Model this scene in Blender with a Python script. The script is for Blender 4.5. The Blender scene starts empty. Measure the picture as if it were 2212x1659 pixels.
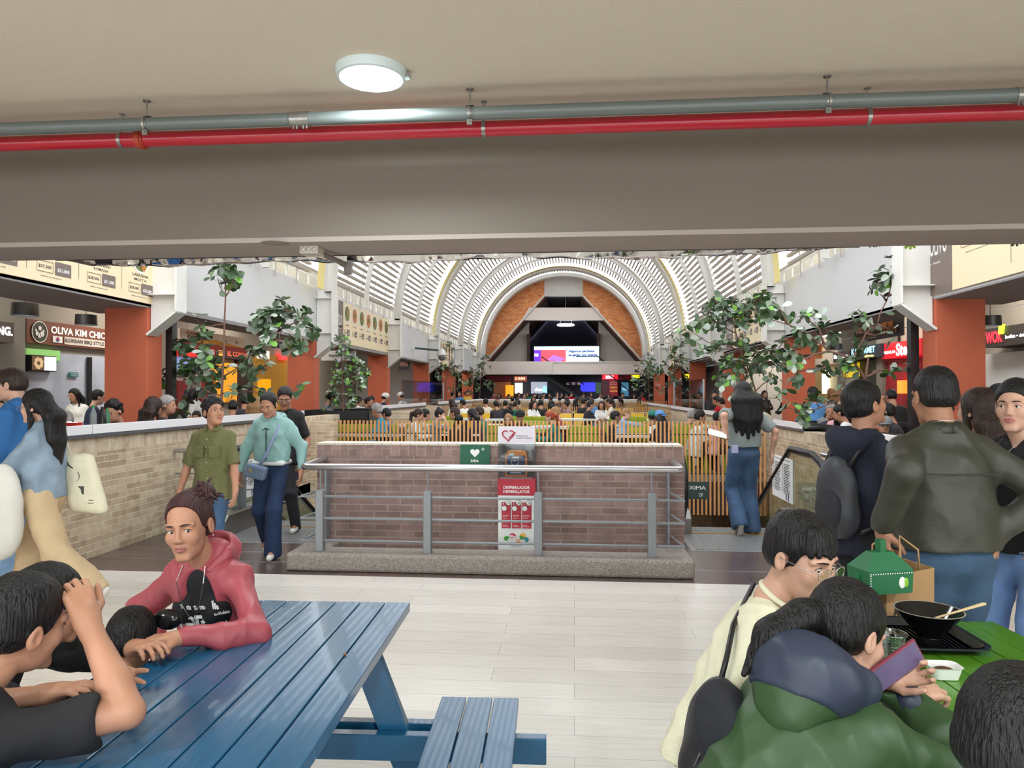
import bpy, math, random
import numpy as np
from mathutils import Vector, Matrix, Euler
sc = bpy.context.scene
COL = sc.collection
PI = math.pi
# ---------------------------------------------------------------- camera
F_PX = 1560.0; YAW = math.radians(4.91); PITCH = math.radians(0.68); CAM_H = 1.6
cd = bpy.data.cameras.new('camera'); cam = bpy.data.objects.new('camera', cd); COL.objects.link(cam)
cd.sensor_width = 36.0; cd.lens = 36.0 * F_PX / 2212.0; cd.clip_start = 0.05; cd.clip_end = 300
cam.location = (0, 0, CAM_H); cam.rotation_euler = (PI/2 + PITCH, 0, YAW)
sc.camera = cam
# ---------------------------------------------------------------- world: bright overcast sky
w = bpy.data.worlds.new('overcast_sky'); sc.world = w; w.use_nodes = True
nt = w.node_tree; bg = nt.nodes['Background']
tc = nt.nodes.new('ShaderNodeTexCoord'); ns = nt.nodes.new('ShaderNodeTexNoise'); ns.inputs['Scale'].default_value = 2.0
cr = nt.nodes.new('ShaderNodeValToRGB'); cr.color_ramp.elements[0].color = (.88, .92, .98, 1); cr.color_ramp.elements[1].color = (.98, .99, 1, 1)
nt.links.new(tc.outputs['Generated'], ns.inputs['Vector']); nt.links.new(ns.outputs['Fac'], cr.inputs['Fac']); nt.links.new(cr.outputs['Color'], bg.inputs['Color'])
bg.inputs['Strength'].default_value = 2.3
def area_light(name, loc, size, power, color, rot=(0, 0, 0), sy=None, parent=None):
    ld = bpy.data.lights.new(name, 'AREA'); ld.energy = power; ld.color = color
    ld.shape = 'RECTANGLE' if sy else 'DISK'; ld.size = size
    if sy: ld.size_y = sy
    o = bpy.data.objects.new(name, ld); COL.objects.link(o); o.location = loc; o.rotation_euler = rot
    if parent: o.parent = parent
    return o
vs = sc.view_settings
sc.display_settings.display_device = 'sRGB'
vs.view_transform = 'Standard'; vs.look = 'None'; vs.gamma = 1; vs.use_curve_mapping = False; vs.exposure = 0.75
cy = sc.cycles
cy.max_bounces = 7; cy.diffuse_bounces = 4; cy.glossy_bounces = 3; cy.transmission_bounces = 4; cy.transparent_max_bounces = 10
cy.caustics_reflective = False; cy.caustics_refractive = False; cy.sample_clamp_indirect = 6.0; cy.use_denoising = True
cy.use_adaptive_sampling = True; cy.adaptive_threshold = 0.02
# ---------------------------------------------------------------- photo pixel -> world helpers (used to measure where things stand)
_R = Euler((PI/2 + PITCH, 0, YAW)).to_matrix()
def ray(px, py):
    return _R @ Vector(((px - 1106) / F_PX, (829.5 - py) / F_PX, -1.0))
def atZ(px, py, z):
    d = ray(px, py); t = (z - CAM_H) / d.z; return Vector((d.x*t, d.y*t, z))
def atY(px, py, y):
    d = ray(px, py); t = y / d.y; return Vector((d.x*t, y, CAM_H + d.z*t))
def atX(px, py, x):
    d = ray(px, py); t = x / d.x; return Vector((x, d.y*t, CAM_H + d.z*t))
def atD(px, py, D):
    d = ray(px, py); return Vector((d.x*D, d.y*D, CAM_H + d.z*D))
# ---------------------------------------------------------------- materials
def lin(c):
    out = []
    for v in c[:3]:
        v = v / 255.0; out.append(v/12.92 if v <= .04045 else ((v+.055)/1.055)**2.4)
    return (*out, 1.0)
MATS = {}
def mat(name, c, rough=.6, metal=0., bump=0., bscale=40., var=0., vscale=3., emit=0., alpha=1., spec=.5, trans=0., coat=0., aniso=None):
    if name in MATS: return MATS[name]
    m = bpy.data.materials.new(name); m.use_nodes = True; MATS[name] = m
    t = m.node_tree; b = t.nodes['Principled BSDF']
    b.inputs['Base Color'].default_value = lin(c); b.inputs['Roughness'].default_value = rough; b.inputs['Metallic'].default_value = metal
    b.inputs['Specular IOR Level'].default_value = spec; b.inputs['Coat Weight'].default_value = coat
    if trans: b.inputs['Transmission Weight'].default_value = trans
    if alpha < 1: b.inputs['Alpha'].default_value = alpha
    if emit:
        b.inputs['Emission Color'].default_value = lin(c); b.inputs['Emission Strength'].default_value = emit
    if bump or var:
        co = t.nodes.new('ShaderNodeTexCoord'); mp = t.nodes.new('ShaderNodeMapping')
        t.links.new(co.outputs['Object'], mp.inputs['Vector'])
        if aniso: mp.inputs['Scale'].default_value = aniso
        if var:
            n = t.nodes.new('ShaderNodeTexNoise'); n.inputs['Scale'].default_value = vscale; n.inputs['Detail'].default_value = 4
            t.links.new(mp.outputs['Vector'], n.inputs['Vector'])
            r = t.nodes.new('ShaderNodeValToRGB'); L = lin(c)
            r.color_ramp.elements[0].position = .3; r.color_ramp.elements[1].position = .7
            r.color_ramp.elements[0].color = tuple(x*(1-var) for x in L[:3]) + (1,); r.color_ramp.elements[1].color = tuple(min(1, x*(1+var)) for x in L[:3]) + (1,)
            t.links.new(n.outputs['Fac'], r.inputs['Fac']); t.links.new(r.outputs['Color'], b.inputs['Base Color'])
        if bump:
            n2 = t.nodes.new('ShaderNodeTexNoise'); n2.inputs['Scale'].default_value = bscale; n2.inputs['Detail'].default_value = 3
            t.links.new(mp.outputs['Vector'], n2.inputs['Vector'])
            bp = t.nodes.new('ShaderNodeBump'); bp.inputs['Strength'].default_value = bump; bp.inputs['Distance'].default_value = .01
            t.links.new(n2.outputs['Fac'], bp.inputs['Height']); t.links.new(bp.outputs['Normal'], b.inputs['Normal'])
    return m
def brick_mat(name, c1, c2, mortar, axis='x', bw=.24, rh=.065, ms=.006, rot90=False, bias=0., rough=.85):
    """bricks laid on a wall whose long side runs along the given axis"""
    if name in MATS: return MATS[name]
    m = bpy.data.materials.new(name); m.use_nodes = True; MATS[name] = m
    t = m.node_tree; b = t.nodes['Principled BSDF']; b.inputs['Roughness'].default_value = rough
    ge = t.nodes.new('ShaderNodeNewGeometry'); sp = t.nodes.new('ShaderNodeSeparateXYZ'); cb = t.nodes.new('ShaderNodeCombineXYZ')
    t.links.new(ge.outputs['Position'], sp.inputs['Vector'])
    A = sp.outputs['X' if axis == 'x' else 'Y']; B = sp.outputs['Z'] if axis != 'floor' else sp.outputs['Y']
    if axis == 'floor': A = sp.outputs['X']
    if axis == 'floory': A = sp.outputs['Y']; B = sp.outputs['X']
    if rot90: A, B = B, A
    t.links.new(A, cb.inputs['X']); t.links.new(B, cb.inputs['Y'])
    br = t.nodes.new('ShaderNodeTexBrick'); t.links.new(cb.outputs['Vector'], br.inputs['Vector'])
    br.inputs['Scale'].default_value = 1; br.inputs['Brick Width'].default_value = bw; br.inputs['Row Height'].default_value = rh
    br.inputs['Mortar Size'].default_value = ms; br.inputs['Mortar Smooth'].default_value = .2; br.inputs['Bias'].default_value = bias
    br.inputs['Color1'].default_value = lin(c1); br.inputs['Color2'].default_value = lin(c2); br.inputs['Mortar'].default_value = lin(mortar)
    n = t.nodes.new('ShaderNodeTexNoise'); n.inputs['Scale'].default_value = 9; n.inputs['Detail'].default_value = 5
    t.links.new(ge.outputs['Position'], n.inputs['Vector'])
    mx = t.nodes.new('ShaderNodeMix'); mx.data_type = 'RGBA'; mx.blend_type = 'OVERLAY'; mx.inputs[0].default_value = .45
    t.links.new(br.outputs['Color'], mx.inputs[6]); t.links.new(n.outputs['Fac'], mx.inputs[7])
    t.links.new(mx.outputs[2], b.inputs['Base Color'])
    bp = t.nodes.new('ShaderNodeBump'); bp.inputs['Strength'].default_value = .6; bp.inputs['Distance'].default_value = .006; bp.invert = True
    t.links.new(br.outputs['Fac'], bp.inputs['Height']); t.links.new(bp.outputs['Normal'], b.inputs['Normal'])
    return m
def plank_mat(name, cols, axis='floor', bw=1.2, rh=.2, ms=.0015, mortar=(150, 145, 140), rough=.3, grain=(2, 30, 1), coat=0., gs=.5):
    m = bpy.data.materials.new(name); m.use_nodes = True; MATS[name] = m
    t = m.node_tree; b = t.nodes['Principled BSDF']; b.inputs['Roughness'].default_value = rough; b.inputs['Coat Weight'].default_value = coat
    ge = t.nodes.new('ShaderNodeNewGeometry'); mp0 = t.nodes.new('ShaderNodeMapping'); mp0.inputs['Rotation'].default_value = (0, 0, 0)
    t.links.new(ge.outputs['Position'], mp0.inputs['Vector'])
    br = t.nodes.new('ShaderNodeTexBrick'); t.links.new(mp0.outputs['Vector'], br.inputs['Vector']); br.offset = .37
    br.inputs['Scale'].default_value = 1; br.inputs['Brick Width'].default_value = bw; br.inputs['Row Height'].default_value = rh
    br.inputs['Mortar Size'].default_value = ms; br.inputs['Color1'].default_value = (0, 0, 0, 1); br.inputs['Color2'].default_value = (1, 1, 1, 1)
    mp = t.nodes.new('ShaderNodeMapping'); mp.inputs['Scale'].default_value = grain; t.links.new(ge.outputs['Position'], mp.inputs['Vector'])
    n = t.nodes.new('ShaderNodeTexNoise'); n.inputs['Scale'].default_value = 3; n.inputs['Detail'].default_value = 7; n.inputs['Roughness'].default_value = .7
    t.links.new(mp.outputs['Vector'], n.inputs['Vector'])
    ad = t.nodes.new('ShaderNodeMix'); ad.data_type = 'RGBA'; ad.inputs[0].default_value = 1 - gs
    t.links.new(n.outputs['Fac'], ad.inputs[6]); t.links.new(br.outputs['Color'], ad.inputs[7])
    r = t.nodes.new('ShaderNodeValToRGB'); r.color_ramp.elements[0].position = .25; r.color_ramp.elements[1].position = .75
    r.color_ramp.elements[0].color = lin(cols[0]); r.color_ramp.elements[1].color = lin(cols[1])
    t.links.new(ad.outputs[2], r.inputs['Fac'])
    mx = t.nodes.new('ShaderNodeMix'); mx.data_type = 'RGBA'; t.links.new(br.outputs['Fac'], mx.inputs[0]); t.links.new(r.outputs['Color'], mx.inputs[6]); mx.inputs[7].default_value = lin(mortar)
    t.links.new(mx.outputs[2], b.inputs['Base Color'])
    return m
def speckle_mat(name, c1, c2, c3, scale=140, rough=.6, bump=.3):
    m = bpy.data.materials.new(name); m.use_nodes = True; MATS[name] = m
    t = m.node_tree; b = t.nodes['Principled BSDF']; b.inputs['Roughness'].default_value = rough
    co = t.nodes.new('ShaderNodeTexCoord'); v = t.nodes.new('ShaderNodeTexVoronoi'); v.inputs['Scale'].default_value = scale
    t.links.new(co.outputs['Object'], v.inputs['Vector']); sp = t.nodes.new('ShaderNodeSeparateColor'); t.links.new(v.outputs['Color'], sp.inputs['Color'])
    r = t.nodes.new('ShaderNodeValToRGB'); e = r.color_ramp.elements; e[0].color = lin(c1); e[1].color = lin(c3); x = e.new(.5); x.color = lin(c2)
    t.links.new(sp.outputs['Red'], r.inputs['Fac']); t.links.new(r.outputs['Color'], b.inputs['Base Color'])
    bp = t.nodes.new('ShaderNodeBump'); bp.inputs['Strength'].default_value = bump; bp.inputs['Distance'].default_value = .004
    t.links.new(v.outputs['Distance'], bp.inputs['Height']); t.links.new(bp.outputs['Normal'], b.inputs['Normal'])
    return m
def glass_mat(name, tint=(235, 245, 242), op=.12, rough=.05):
    """clear sheet: mostly see-through, a little reflection"""
    if name in MATS: return MATS[name]
    m = bpy.data.materials.new(name); m.use_nodes = True; MATS[name] = m
    t = m.node_tree; t.nodes.remove(t.nodes['Principled BSDF']); out = t.nodes['Material Output']
    tr = t.nodes.new('ShaderNodeBsdfTransparent'); tr.inputs['Color'].default_value = lin(tint)
    gl = t.nodes.new('ShaderNodeBsdfGlossy'); gl.inputs['Roughness'].default_value = rough
    fr = t.nodes.new('ShaderNodeFresnel'); fr.inputs['IOR'].default_value = 1.45; a = t.nodes.new('ShaderNodeMath'); a.operation = 'MULTIPLY_ADD'; a.inputs[1].default_value = .3; a.inputs[2].default_value = op
    mx = t.nodes.new('ShaderNodeMixShader'); t.links.new(fr.outputs['Fac'], a.inputs[0]); t.links.new(a.outputs[0], mx.inputs[0])
    t.links.new(tr.outputs[0], mx.inputs[1]); t.links.new(gl.outputs[0], mx.inputs[2]); t.links.new(mx.outputs[0], out.inputs['Surface'])
    return m
# ---------------------------------------------------------------- mesh collector
class MB:
    def __init__(s): s.v = []; s.f = []; s.m = []
    def add(s, vs, fs, mi=0):
        n = len(s.v); s.v += [tuple(x) for x in vs]; s.f += [tuple(i + n for i in f) for f in fs]; s.m += [mi] * len(fs); return s
    def box(s, c, d, rz=0, mi=0, M=None):
        hx, hy, hz = d[0]/2, d[1]/2, d[2]/2; R = M if M is not None else Matrix.Rotation(rz, 3, 'Z'); c = Vector(c)
        vs = [c + R @ Vector((x*hx, y*hy, z*hz)) for z in (-1, 1) for y in (-1, 1) for x in (-1, 1)]
        return s.add(vs, [(0, 2, 3, 1), (4, 5, 7, 6), (0, 1, 5, 4), (2, 6, 7, 3), (0, 4, 6, 2), (1, 3, 7, 5)], mi)
    def bx(s, x0, x1, y0, y1, z0, z1, mi=0): return s.box(((x0+x1)/2, (y0+y1)/2, (z0+z1)/2), (x1-x0, y1-y0, z1-z0), mi=mi)
    def bar(s, p, q, w, h, mi=0, up=(0, 0, 1)):
        p = Vector(p); q = Vector(q); d = q - p; L = d.length; y = d.normalized(); u = Vector(up)
        x = y.cross(u)
        if x.length < 1e-5: x = y.cross(Vector((1, 0, 0)))
        x.normalize(); z = x.cross(y); R = Matrix((x, y, z)).transposed()
        return s.box((p+q)/2, (w, L, h), mi=mi, M=R)
    def tube(s, path, r, n=8, mi=0, caps=True, closed=False):
        P = [Vector(p) for p in path]; rs = r if isinstance(r, (list, tuple)) else [r]*len(P); vs = []; fs = []; ref = None
        N = len(P)
        for i, p in enumerate(P):
            a = P[(i-1) % N] if (i or closed) else p; b = P[(i+1) % N] if (i < N-1 or closed) else p
            t = (b - a).normalized()
            if ref is None:
                ref = t.orthogonal().normalized()
            x = ref - t * ref.dot(t)
            if x.length < 1e-5: x = t.orthogonal()
            x.normalize(); ref = x; y = t.cross(x)
            for k in range(n):
                an = 2*PI*k/n; vs.append(p + (x*math.cos(an) + y*math.sin(an))*rs[i])
        for i in range(N if closed else N-1):
            j = (i+1) % N
            for k in range(n): fs.append((i*n+k, i*n+(k+1) % n, j*n+(k+1) % n, j*n+k))
        if caps and not closed: fs.append(tuple(range(n-1, -1, -1))); fs.append(tuple((N-1)*n+k for k in range(n)))
        return s.add(vs, fs, mi)
    def cyl(s, p, q, r0, r1=None, n=16, mi=0): return s.tube([p, q], [r0, r0 if r1 is None else r1], n, mi)
    def lathe(s, prof, c=(0, 0, 0), n=24, mi=0, sx=1, sy=1, M=None):
        vs = []; fs = []; c = Vector(c)
        for (r, z) in prof:
            for k in range(n):
                a = 2*PI*k/n; p = Vector((r*math.cos(a)*sx, r*math.sin(a)*sy, z)); vs.append(c + (M @ p if M is not None else p))
        for i in range(len(prof)-1):
            for k in range(n): fs.append((i*n+k, i*n+(k+1) % n, (i+1)*n+(k+1) % n, (i+1)*n+k))
        return s.add(vs, fs, mi)
    def ell(s, c, r, n=12, mi=0, M=None):
        pr = [(math.sin(PI*i/n), -math.cos(PI*i/n)) for i in range(n+1)]; c = Vector(c); k0 = len(s.v)
        vs = []; fs = []; m_ = n*2
        for (a, z) in pr:
            for k in range(m_):
                t = 2*PI*k/m_; p = Vector((a*math.cos(t)*r[0], a*math.sin(t)*r[1], z*r[2])); vs.append(c + (M @ p if M is not None else p))
        for i in range(n):
            for k in range(m_): fs.append((i*m_+k, i*m_+(k+1) % m_, (i+1)*m_+(k+1) % m_, (i+1)*m_+k))
        return s.add(vs, fs, mi)
    def prism(s, poly, O, X, Y, N, depth, mi=0):
        """polygon (u,v) in the plane O,X,Y thickened by depth along N"""
        O = Vector(O); X = Vector(X); Y = Vector(Y); N = Vector(N); n = len(poly)
        a = [O + X*u + Y*v for u, v in poly]; b = [p + N*depth for p in a]
        return s.add(a + b, [tuple(range(n-1, -1, -1)), tuple(range(n, 2*n))] + [(i, (i+1) % n, n+(i+1) % n, n+i) for i in range(n)], mi)
    def build(s, name, mats, parent=None, smooth=False, world=False, bevel=0):
        me = bpy.data.meshes.new(name); me.from_pydata(s.v, [], s.f)
        for m in (mats if isinstance(mats, (list, tuple)) else [mats]): me.materials.append(m)
        if any(s.m): me.polygons.foreach_set('material_index', s.m)
        if smooth: me.polygons.foreach_set('use_smooth', [True]*len(me.polygons))
        me.validate(); me.update()
        if smooth == 'auto':
            try: me.set_sharp_from_angle(angle=math.radians(40))
            except Exception: pass
        return link(name, me, parent, world, bevel)
def wmat(o):
    return o.matrix_basis.copy() if o.parent is None else wmat(o.parent) @ o.matrix_parent_inverse @ o.matrix_basis
def link(name, me, parent=None, world=False, bevel=0):
    o = bpy.data.objects.new(name, me); COL.objects.link(o)
    if parent is not None:
        o.parent = parent
        if world:
            o.matrix_parent_inverse = wmat(parent).inverted()
    if bevel:
        b = o.modifiers.new('bevel', 'BEVEL'); b.width = bevel; b.segments = 2; b.limit_method = 'ANGLE'
    return o
def thing(name, label, cat, loc=(0, 0, 0), rz=0, group=None):
    o = bpy.data.objects.new(name, None); COL.objects.link(o); o.location = loc; o.rotation_euler = (0, 0, rz); o.empty_display_size = .1
    o['label'] = label; o['category'] = cat
    if group: o['group'] = group
    return o
def tag(o, label, cat, group=None, kind=None):
    o['label'] = label; o['category'] = cat
    if group: o['group'] = group
    if kind: o['kind'] = kind
    return o
def struct(o, label=None):
    o['kind'] = 'structure'
    if label: o['label'] = label
    return o
def dup(root, loc=None, rz=None, label=None, group=None, name=None, swap=None):
    def cp(o, par):
        c = o.copy(); COL.objects.link(c); c.parent = par
        if swap and o.type == 'MESH':
            for i, sl in enumerate(c.material_slots):
                nm_ = sl.material.name if sl.material else ''
                if nm_ in swap: sl.link = 'OBJECT'; sl.material = swap[nm_]
        for ch in list(o.children): cp(ch, c)
        return c
    r = cp(root, None)
    if loc is not None: r.location = loc
    if rz is not None: r.rotation_euler = (0, 0, rz)
    if label: r['label'] = label
    if group: r['group'] = group
    if name: r.name = name
    return r
# ---------------------------------------------------------------- lettering
_tc = {}
def text_mesh(s, bold=0.):
    k = (s, bold)
    if k in _tc: return _tc[k]
    cu = bpy.data.curves.new('t', 'FONT'); cu.body = s; cu.size = 1; cu.offset = bold; cu.resolution_u = 3; cu.align_x = 'LEFT'
    o = bpy.data.objects.new('t', cu); COL.objects.link(o)
    dg = bpy.context.evaluated_depsgraph_get(); dg.update(); me = bpy.data.meshes.new_from_object(o.evaluated_get(dg))
    bpy.data.objects.remove(o); vs = [v.co.copy() for v in me.vertices]; fs = [tuple(p.vertices) for p in me.polygons]; bpy.data.meshes.remove(me)
    if not vs: vs = [Vector((0, 0, 0))]
    x0 = min(v.x for v in vs); x1 = max(v.x for v in vs); y0 = min(v.y for v in vs); y1 = max(v.y for v in vs)
    _tc[k] = (vs, fs, x0, x1, y0, y1); return _tc[k]
def text_into(mb, s, O, X, Y, w, h, mi=0, off=.002, bold=.01, N=None, rel=False, slant=0.):
    """letters filling the box w x h whose lower-left corner is O; X,Y unit vectors in the sign plane"""
    vs, fs, x0, x1, y0, y1 = text_mesh(s, bold); O = Vector(O); X = Vector(X); Y = Vector(Y); N = X.cross(Y) if N is None else Vector(N)
    sx = w/max(1e-6, x1-x0); sy = h/max(1e-6, y1-y0)
    mb.add([O + X*((v.x-x0)*sx + slant*(v.y-y0)*sy) + Y*((v.y-y0)*sy) + N*off for v in vs], fs, mi)
def disc_into(mb, O, X, Y, u, v, r, mi=0, off=.002, n=20, ry=None, r_in=0, N=None, a0=0, a1=2*PI):
    O = Vector(O); X = Vector(X); Y = Vector(Y); N = X.cross(Y) if N is None else N; ry = ry or r
    P = [O + X*(u + r*math.cos(a0+(a1-a0)*k/n)) + Y*(v + ry*math.sin(a0+(a1-a0)*k/n)) + N*off for k in range(n+1)]
    if r_in:
        Q = [O + X*(u + r_in*math.cos(a0+(a1-a0)*k/n)) + Y*(v + r_in*ry/r*math.sin(a0+(a1-a0)*k/n)) + N*off for k in range(n+1)]
        mb.add(P+Q, [(k, k+1, n+2+k, n+1+k) for k in range(n)], mi)
    else: mb.add(P, [tuple(range(n+1))], mi)
def rect_into(mb, O, X, Y, u0, u1, v0, v1, mi=0, off=.002):
    O = Vector(O); X = Vector(X); Y = Vector(Y); N = X.cross(Y)
    mb.add([O + X*u + Y*v + N*off for u, v in ((u0, v0), (u1, v0), (u1, v1), (u0, v1))], [(0, 1, 2, 3)], mi)
def panel_into(mb, O, X, Y, w, h, d, mi=0):
    mb.prism([(0, 0), (w, 0), (w, h), (0, h)], Vector(O), X, Y, -Vector(X).cross(Vector(Y)), d, mi)
def poly_into(mb, O, X, Y, pts, mi=0, off=.003):
    O = Vector(O); X = Vector(X); Y = Vector(Y); N = X.cross(Y)
    mb.add([O + X*u + Y*v + N*off for u, v in pts], [tuple(range(len(pts)))], mi)
rnd = random.Random(7)
# ================================================================ the hall
CX = -0.67                       # centre line of the nave
XL, XR = -4.67, 3.35             # faces of the brick walls round the seating well
PL, PR = CX - 5.23, CX + 5.23    # inner faces of the orange pillars
PY = [9.55, 16.0, 22.45, 28.9, 35.35, 41.8]
YE = 44.6; ZS = 3.9; RI = 4.8    # end wall, springing height and inner radius of the vault ribs
ZF0, ZF1 = 2.8, 4.0
ZWL, ZWR = 1.165, 1.03           # tops of the two brick walls
m_light = plank_mat('pale_wood_look_floor', [(200, 192, 184), (232, 226, 218)], bw=1.25, rh=.2, mortar=(160, 155, 150), rough=.22, grain=(1.2, 22, 1), gs=.8)
m_dark = brick_mat('dark_brown_floor_tile', (76, 66, 62), (96, 76, 72), (52, 48, 46), 'floor', bw=.6, rh=.6, ms=.004, rough=.26)
m_wall = mat('beige_painted_plaster', (222, 212, 194), .85, bump=.15, bscale=60)
m_beam = mat('taupe_painted_beam', (122, 113, 103), .8, bump=.2, bscale=25)
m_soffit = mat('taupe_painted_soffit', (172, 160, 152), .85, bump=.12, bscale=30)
m_endp = mat('light_compensated_end_beige', (220, 208, 198), .8)  # beige lightened to make up for the weak light on the end wall
m_white = mat('white_painted_steel', (228, 226, 220), .45, var=.05, vscale=2)
m_fascia = mat('pale_grey_fascia', (214, 214, 214), .7)
m_orange = mat('terracotta_orange_plaster', (188, 96, 66), .75, bump=.1, bscale=50, var=.04)
m_black = mat('black_metal', (24, 24, 26), .4)
m_steel = mat('grey_painted_steel', (132, 136, 140), .38, metal=.25)
m_alu = mat('brushed_steel', (190, 190, 192), .25, metal=.9)
m_led = mat('white_light_diffuser', (245, 250, 255), .5, emit=6)
m_timber = mat('dark_timber', (74, 52, 44), .7, bump=.3, bscale=30, aniso=(1, 1, .1), var=.2)
m_conc = mat('grey_concrete', (206, 202, 196), .85, bump=.2, var=.06)
b_beige_y = brick_mat('beige_brick_long_wall', (202, 182, 152), (168, 144, 116), (206, 192, 170), 'y')
b_beige_x = brick_mat('beige_brick_cross_wall', (202, 182, 152), (172, 150, 122), (206, 194, 176), 'x')
b_sold_y = brick_mat('beige_soldier_brick_course', (214, 196, 166), (186, 166, 138), (206, 194, 176), 'y', bw=.12, rh=.06, rot90=False, ms=.005)
b_sold_y2 = brick_mat('beige_soldier_brick', (216, 198, 170), (188, 166, 138), (200, 188, 170), 'y', bw=.2, rh=.062, rot90=True)
b_mauve = brick_mat('mauve_brown_brick', (152, 126, 120), (128, 104, 98), (156, 140, 132), 'x', bw=.26, rh=.063, ms=.007)
b_mauve_s = brick_mat('mauve_soldier_brick', (154, 128, 122), (134, 110, 104), (156, 140, 132), 'x', bw=.3, rh=.085, rot90=True)
b_orange = brick_mat('orange_brick', (232, 156, 96), (198, 116, 68), (206, 150, 108), 'x', bw=.3, rh=.09, ms=.008)

def S(name, m, fn, bevel=0, smooth=False):
    b = MB(); fn(b); return struct(b.build(name, m, bevel=bevel, smooth=smooth))
YD = 6.18                                     # where the pale floor meets the dark tile
YW = 12.75                                    # near edge of the seating level
# floors
S('floor', m_light, lambda b: b.bx(-14, 14, -9, YD, -.2, 0))
def fl(b):
    b.bx(XL, XR, YD, 8.35, -.2, 0); b.bx(-13, XL, YD, 50, -.2, 0); b.bx(XR, 13, YD, 50, -.2, 0); b.bx(XL, XR, 36.2, 50, -.2, 0)
S('floor', m_dark, fl)
S('trim_1', m_alu, lambda b: [b.bx(XL, XR, y, y+.012, -.01, .003) for y in (6.62,)] + [b.bx(XL, -2.9, 7.02, 7.03, -.01, .003)])
S('floor', mat('seating_level_floor', (150, 140, 130), .4), lambda b: b.bx(XL, XR, YW+.07, 36.2, -.3, .06))
S('floor', mat('lower_level_floor', (70, 62, 58), .5), lambda b: b.bx(XL-1, XR+1, 6, 20, -4.2, -4.0))
S('wall_lower', brick_mat('lower_brick', (176, 150, 110), (150, 124, 88), (160, 145, 120), 'x'), lambda b: (b.bx(XL, XR, 18, 18.2, -4, -.3)))
# side walls of the well (brick with a soldier course on top)
def sidewall(name, x0, x1, y0, y1, zt):
    b = MB(); b.bx(x0, x1, y0, y1, -4.1, zt-.15); o = struct(b.build(name, b_beige_y))
    c = MB(); c.bx(x0, x1, y0, y1, zt-.15, zt); c.build('soldier_course', b_sold_y2, o, world=True); return o
sidewall('wall_left', XL-.25, XL, 4.2, 36.4, ZWL)
sidewall('wall_right', XR, XR+.25, 5.0, 36.4, ZWR)
b = MB(); b.bx(XL, XR, 36.2, 36.45, -.3, 1.08); struct(b.build('wall_far', b_beige_x))
# stub walls where the seating level meets the well
b = MB(); b.bx(XL, XL+.42, 12.5, 12.75, -4, 1.08); struct(b.build('wall_stub', b_beige_x))
# white ledge boards on top of the walls
m_ledge = mat('glossy_white_board', (236, 236, 238), .25)
m_edge = mat('grey_aluminium_edge', (96, 98, 102), .4, metal=.3)
def ledge(label, x, sgn, ys, h=.09):
    zb = (ZWL if x < 0 else ZWR) - 1.08
    t = thing('ledge_board', label, 'ledge', (x, ys[0], 1.08+zb))
    a = MB(); e = MB(); k = MB()
    for i in range(len(ys)-1):
        a.box((x + .03*sgn, (ys[i]+ys[i+1])/2, 1.115+h/2+zb), (.025, ys[i+1]-ys[i]-.012, h))
    e.bx(min(x, x+.05*sgn), max(x, x+.05*sgn), ys[0], ys[-1], 1.082+zb, 1.113+zb)
    k.bx(min(x-.6*sgn, x+.02*sgn), max(x-.6*sgn, x+.02*sgn), ys[0], ys[-1], 1.115+zb, 1.145+zb)
    a.build('white_fascia_board', m_ledge, t, world=True, bevel=.003); e.build('edge_strip', m_edge, t, world=True); k.build('counter_top', mat('black_counter_top', (34, 34, 36), .35), t, world=True)
    return t
ledge('white eating ledge on the left brick wall in front of the nearest orange pillar', XL, 1, [4.3, 6.6, 8.9, 10.6, 12.1])
ledge('white ledge on the left wall just beyond the black planter box', XL, 1, [16.4, 18.6, 20.8, 22.4])
ledge('white ledge far down the left wall behind the glass screen', XL, 1, [24.5, 28, 32, 36.2])
ledge('white eating ledge on the right brick wall beside the man with a backpack', XR, -1, [5.1, 7.3, 9.6])
ledge('white ledge on the right wall behind the woman with long black hair', XR, -1, [10.9, 12.4])
ledge('short white ledge under the red sleeved arms on the right wall', XR, -1, [15.2, 17.0, 18.8])
ledge('white ledge far down the right wall behind the glass screen', XR, -1, [20.5, 24, 28, 32, 36.2])
t = thing('ledge_board', 'long white ledge across the far end of the seating well', 'ledge', (CX, 36.2, 1.08))
b = MB(); b.bx(XL, XR, 36.14, 36.2, 1.09, 1.27); b.build('white_fascia_board', m_ledge, t, world=True)
b = MB(); b.bx(XL, XR, 36.2, 36.9, 1.11, 1.14); b.build('counter_top', MATS['black_counter_top'], t, world=True)
# near slab, beam
ZC = 3.56
S('ceiling', m_wall, lambda b: b.bx(-13, 13, -9, 5.95, ZC, ZC+.3))
S('ceiling_beam', m_beam, lambda b: b.bx(-13, 13, 5.46, 5.95, 2.81, ZC))
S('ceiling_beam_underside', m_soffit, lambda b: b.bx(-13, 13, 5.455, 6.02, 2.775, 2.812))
# pillars
def pillar(x0, x1, y):
    b = MB(); b.bx(x0, x1, y, y+.36, 0, ZF0); return struct(b.build('wall_pillar', m_orange, bevel=.01), None)
for i, y in enumerate(PY):
    pillar(PL-.63, PL, y); pillar(PR, PR+.60, y)
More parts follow.
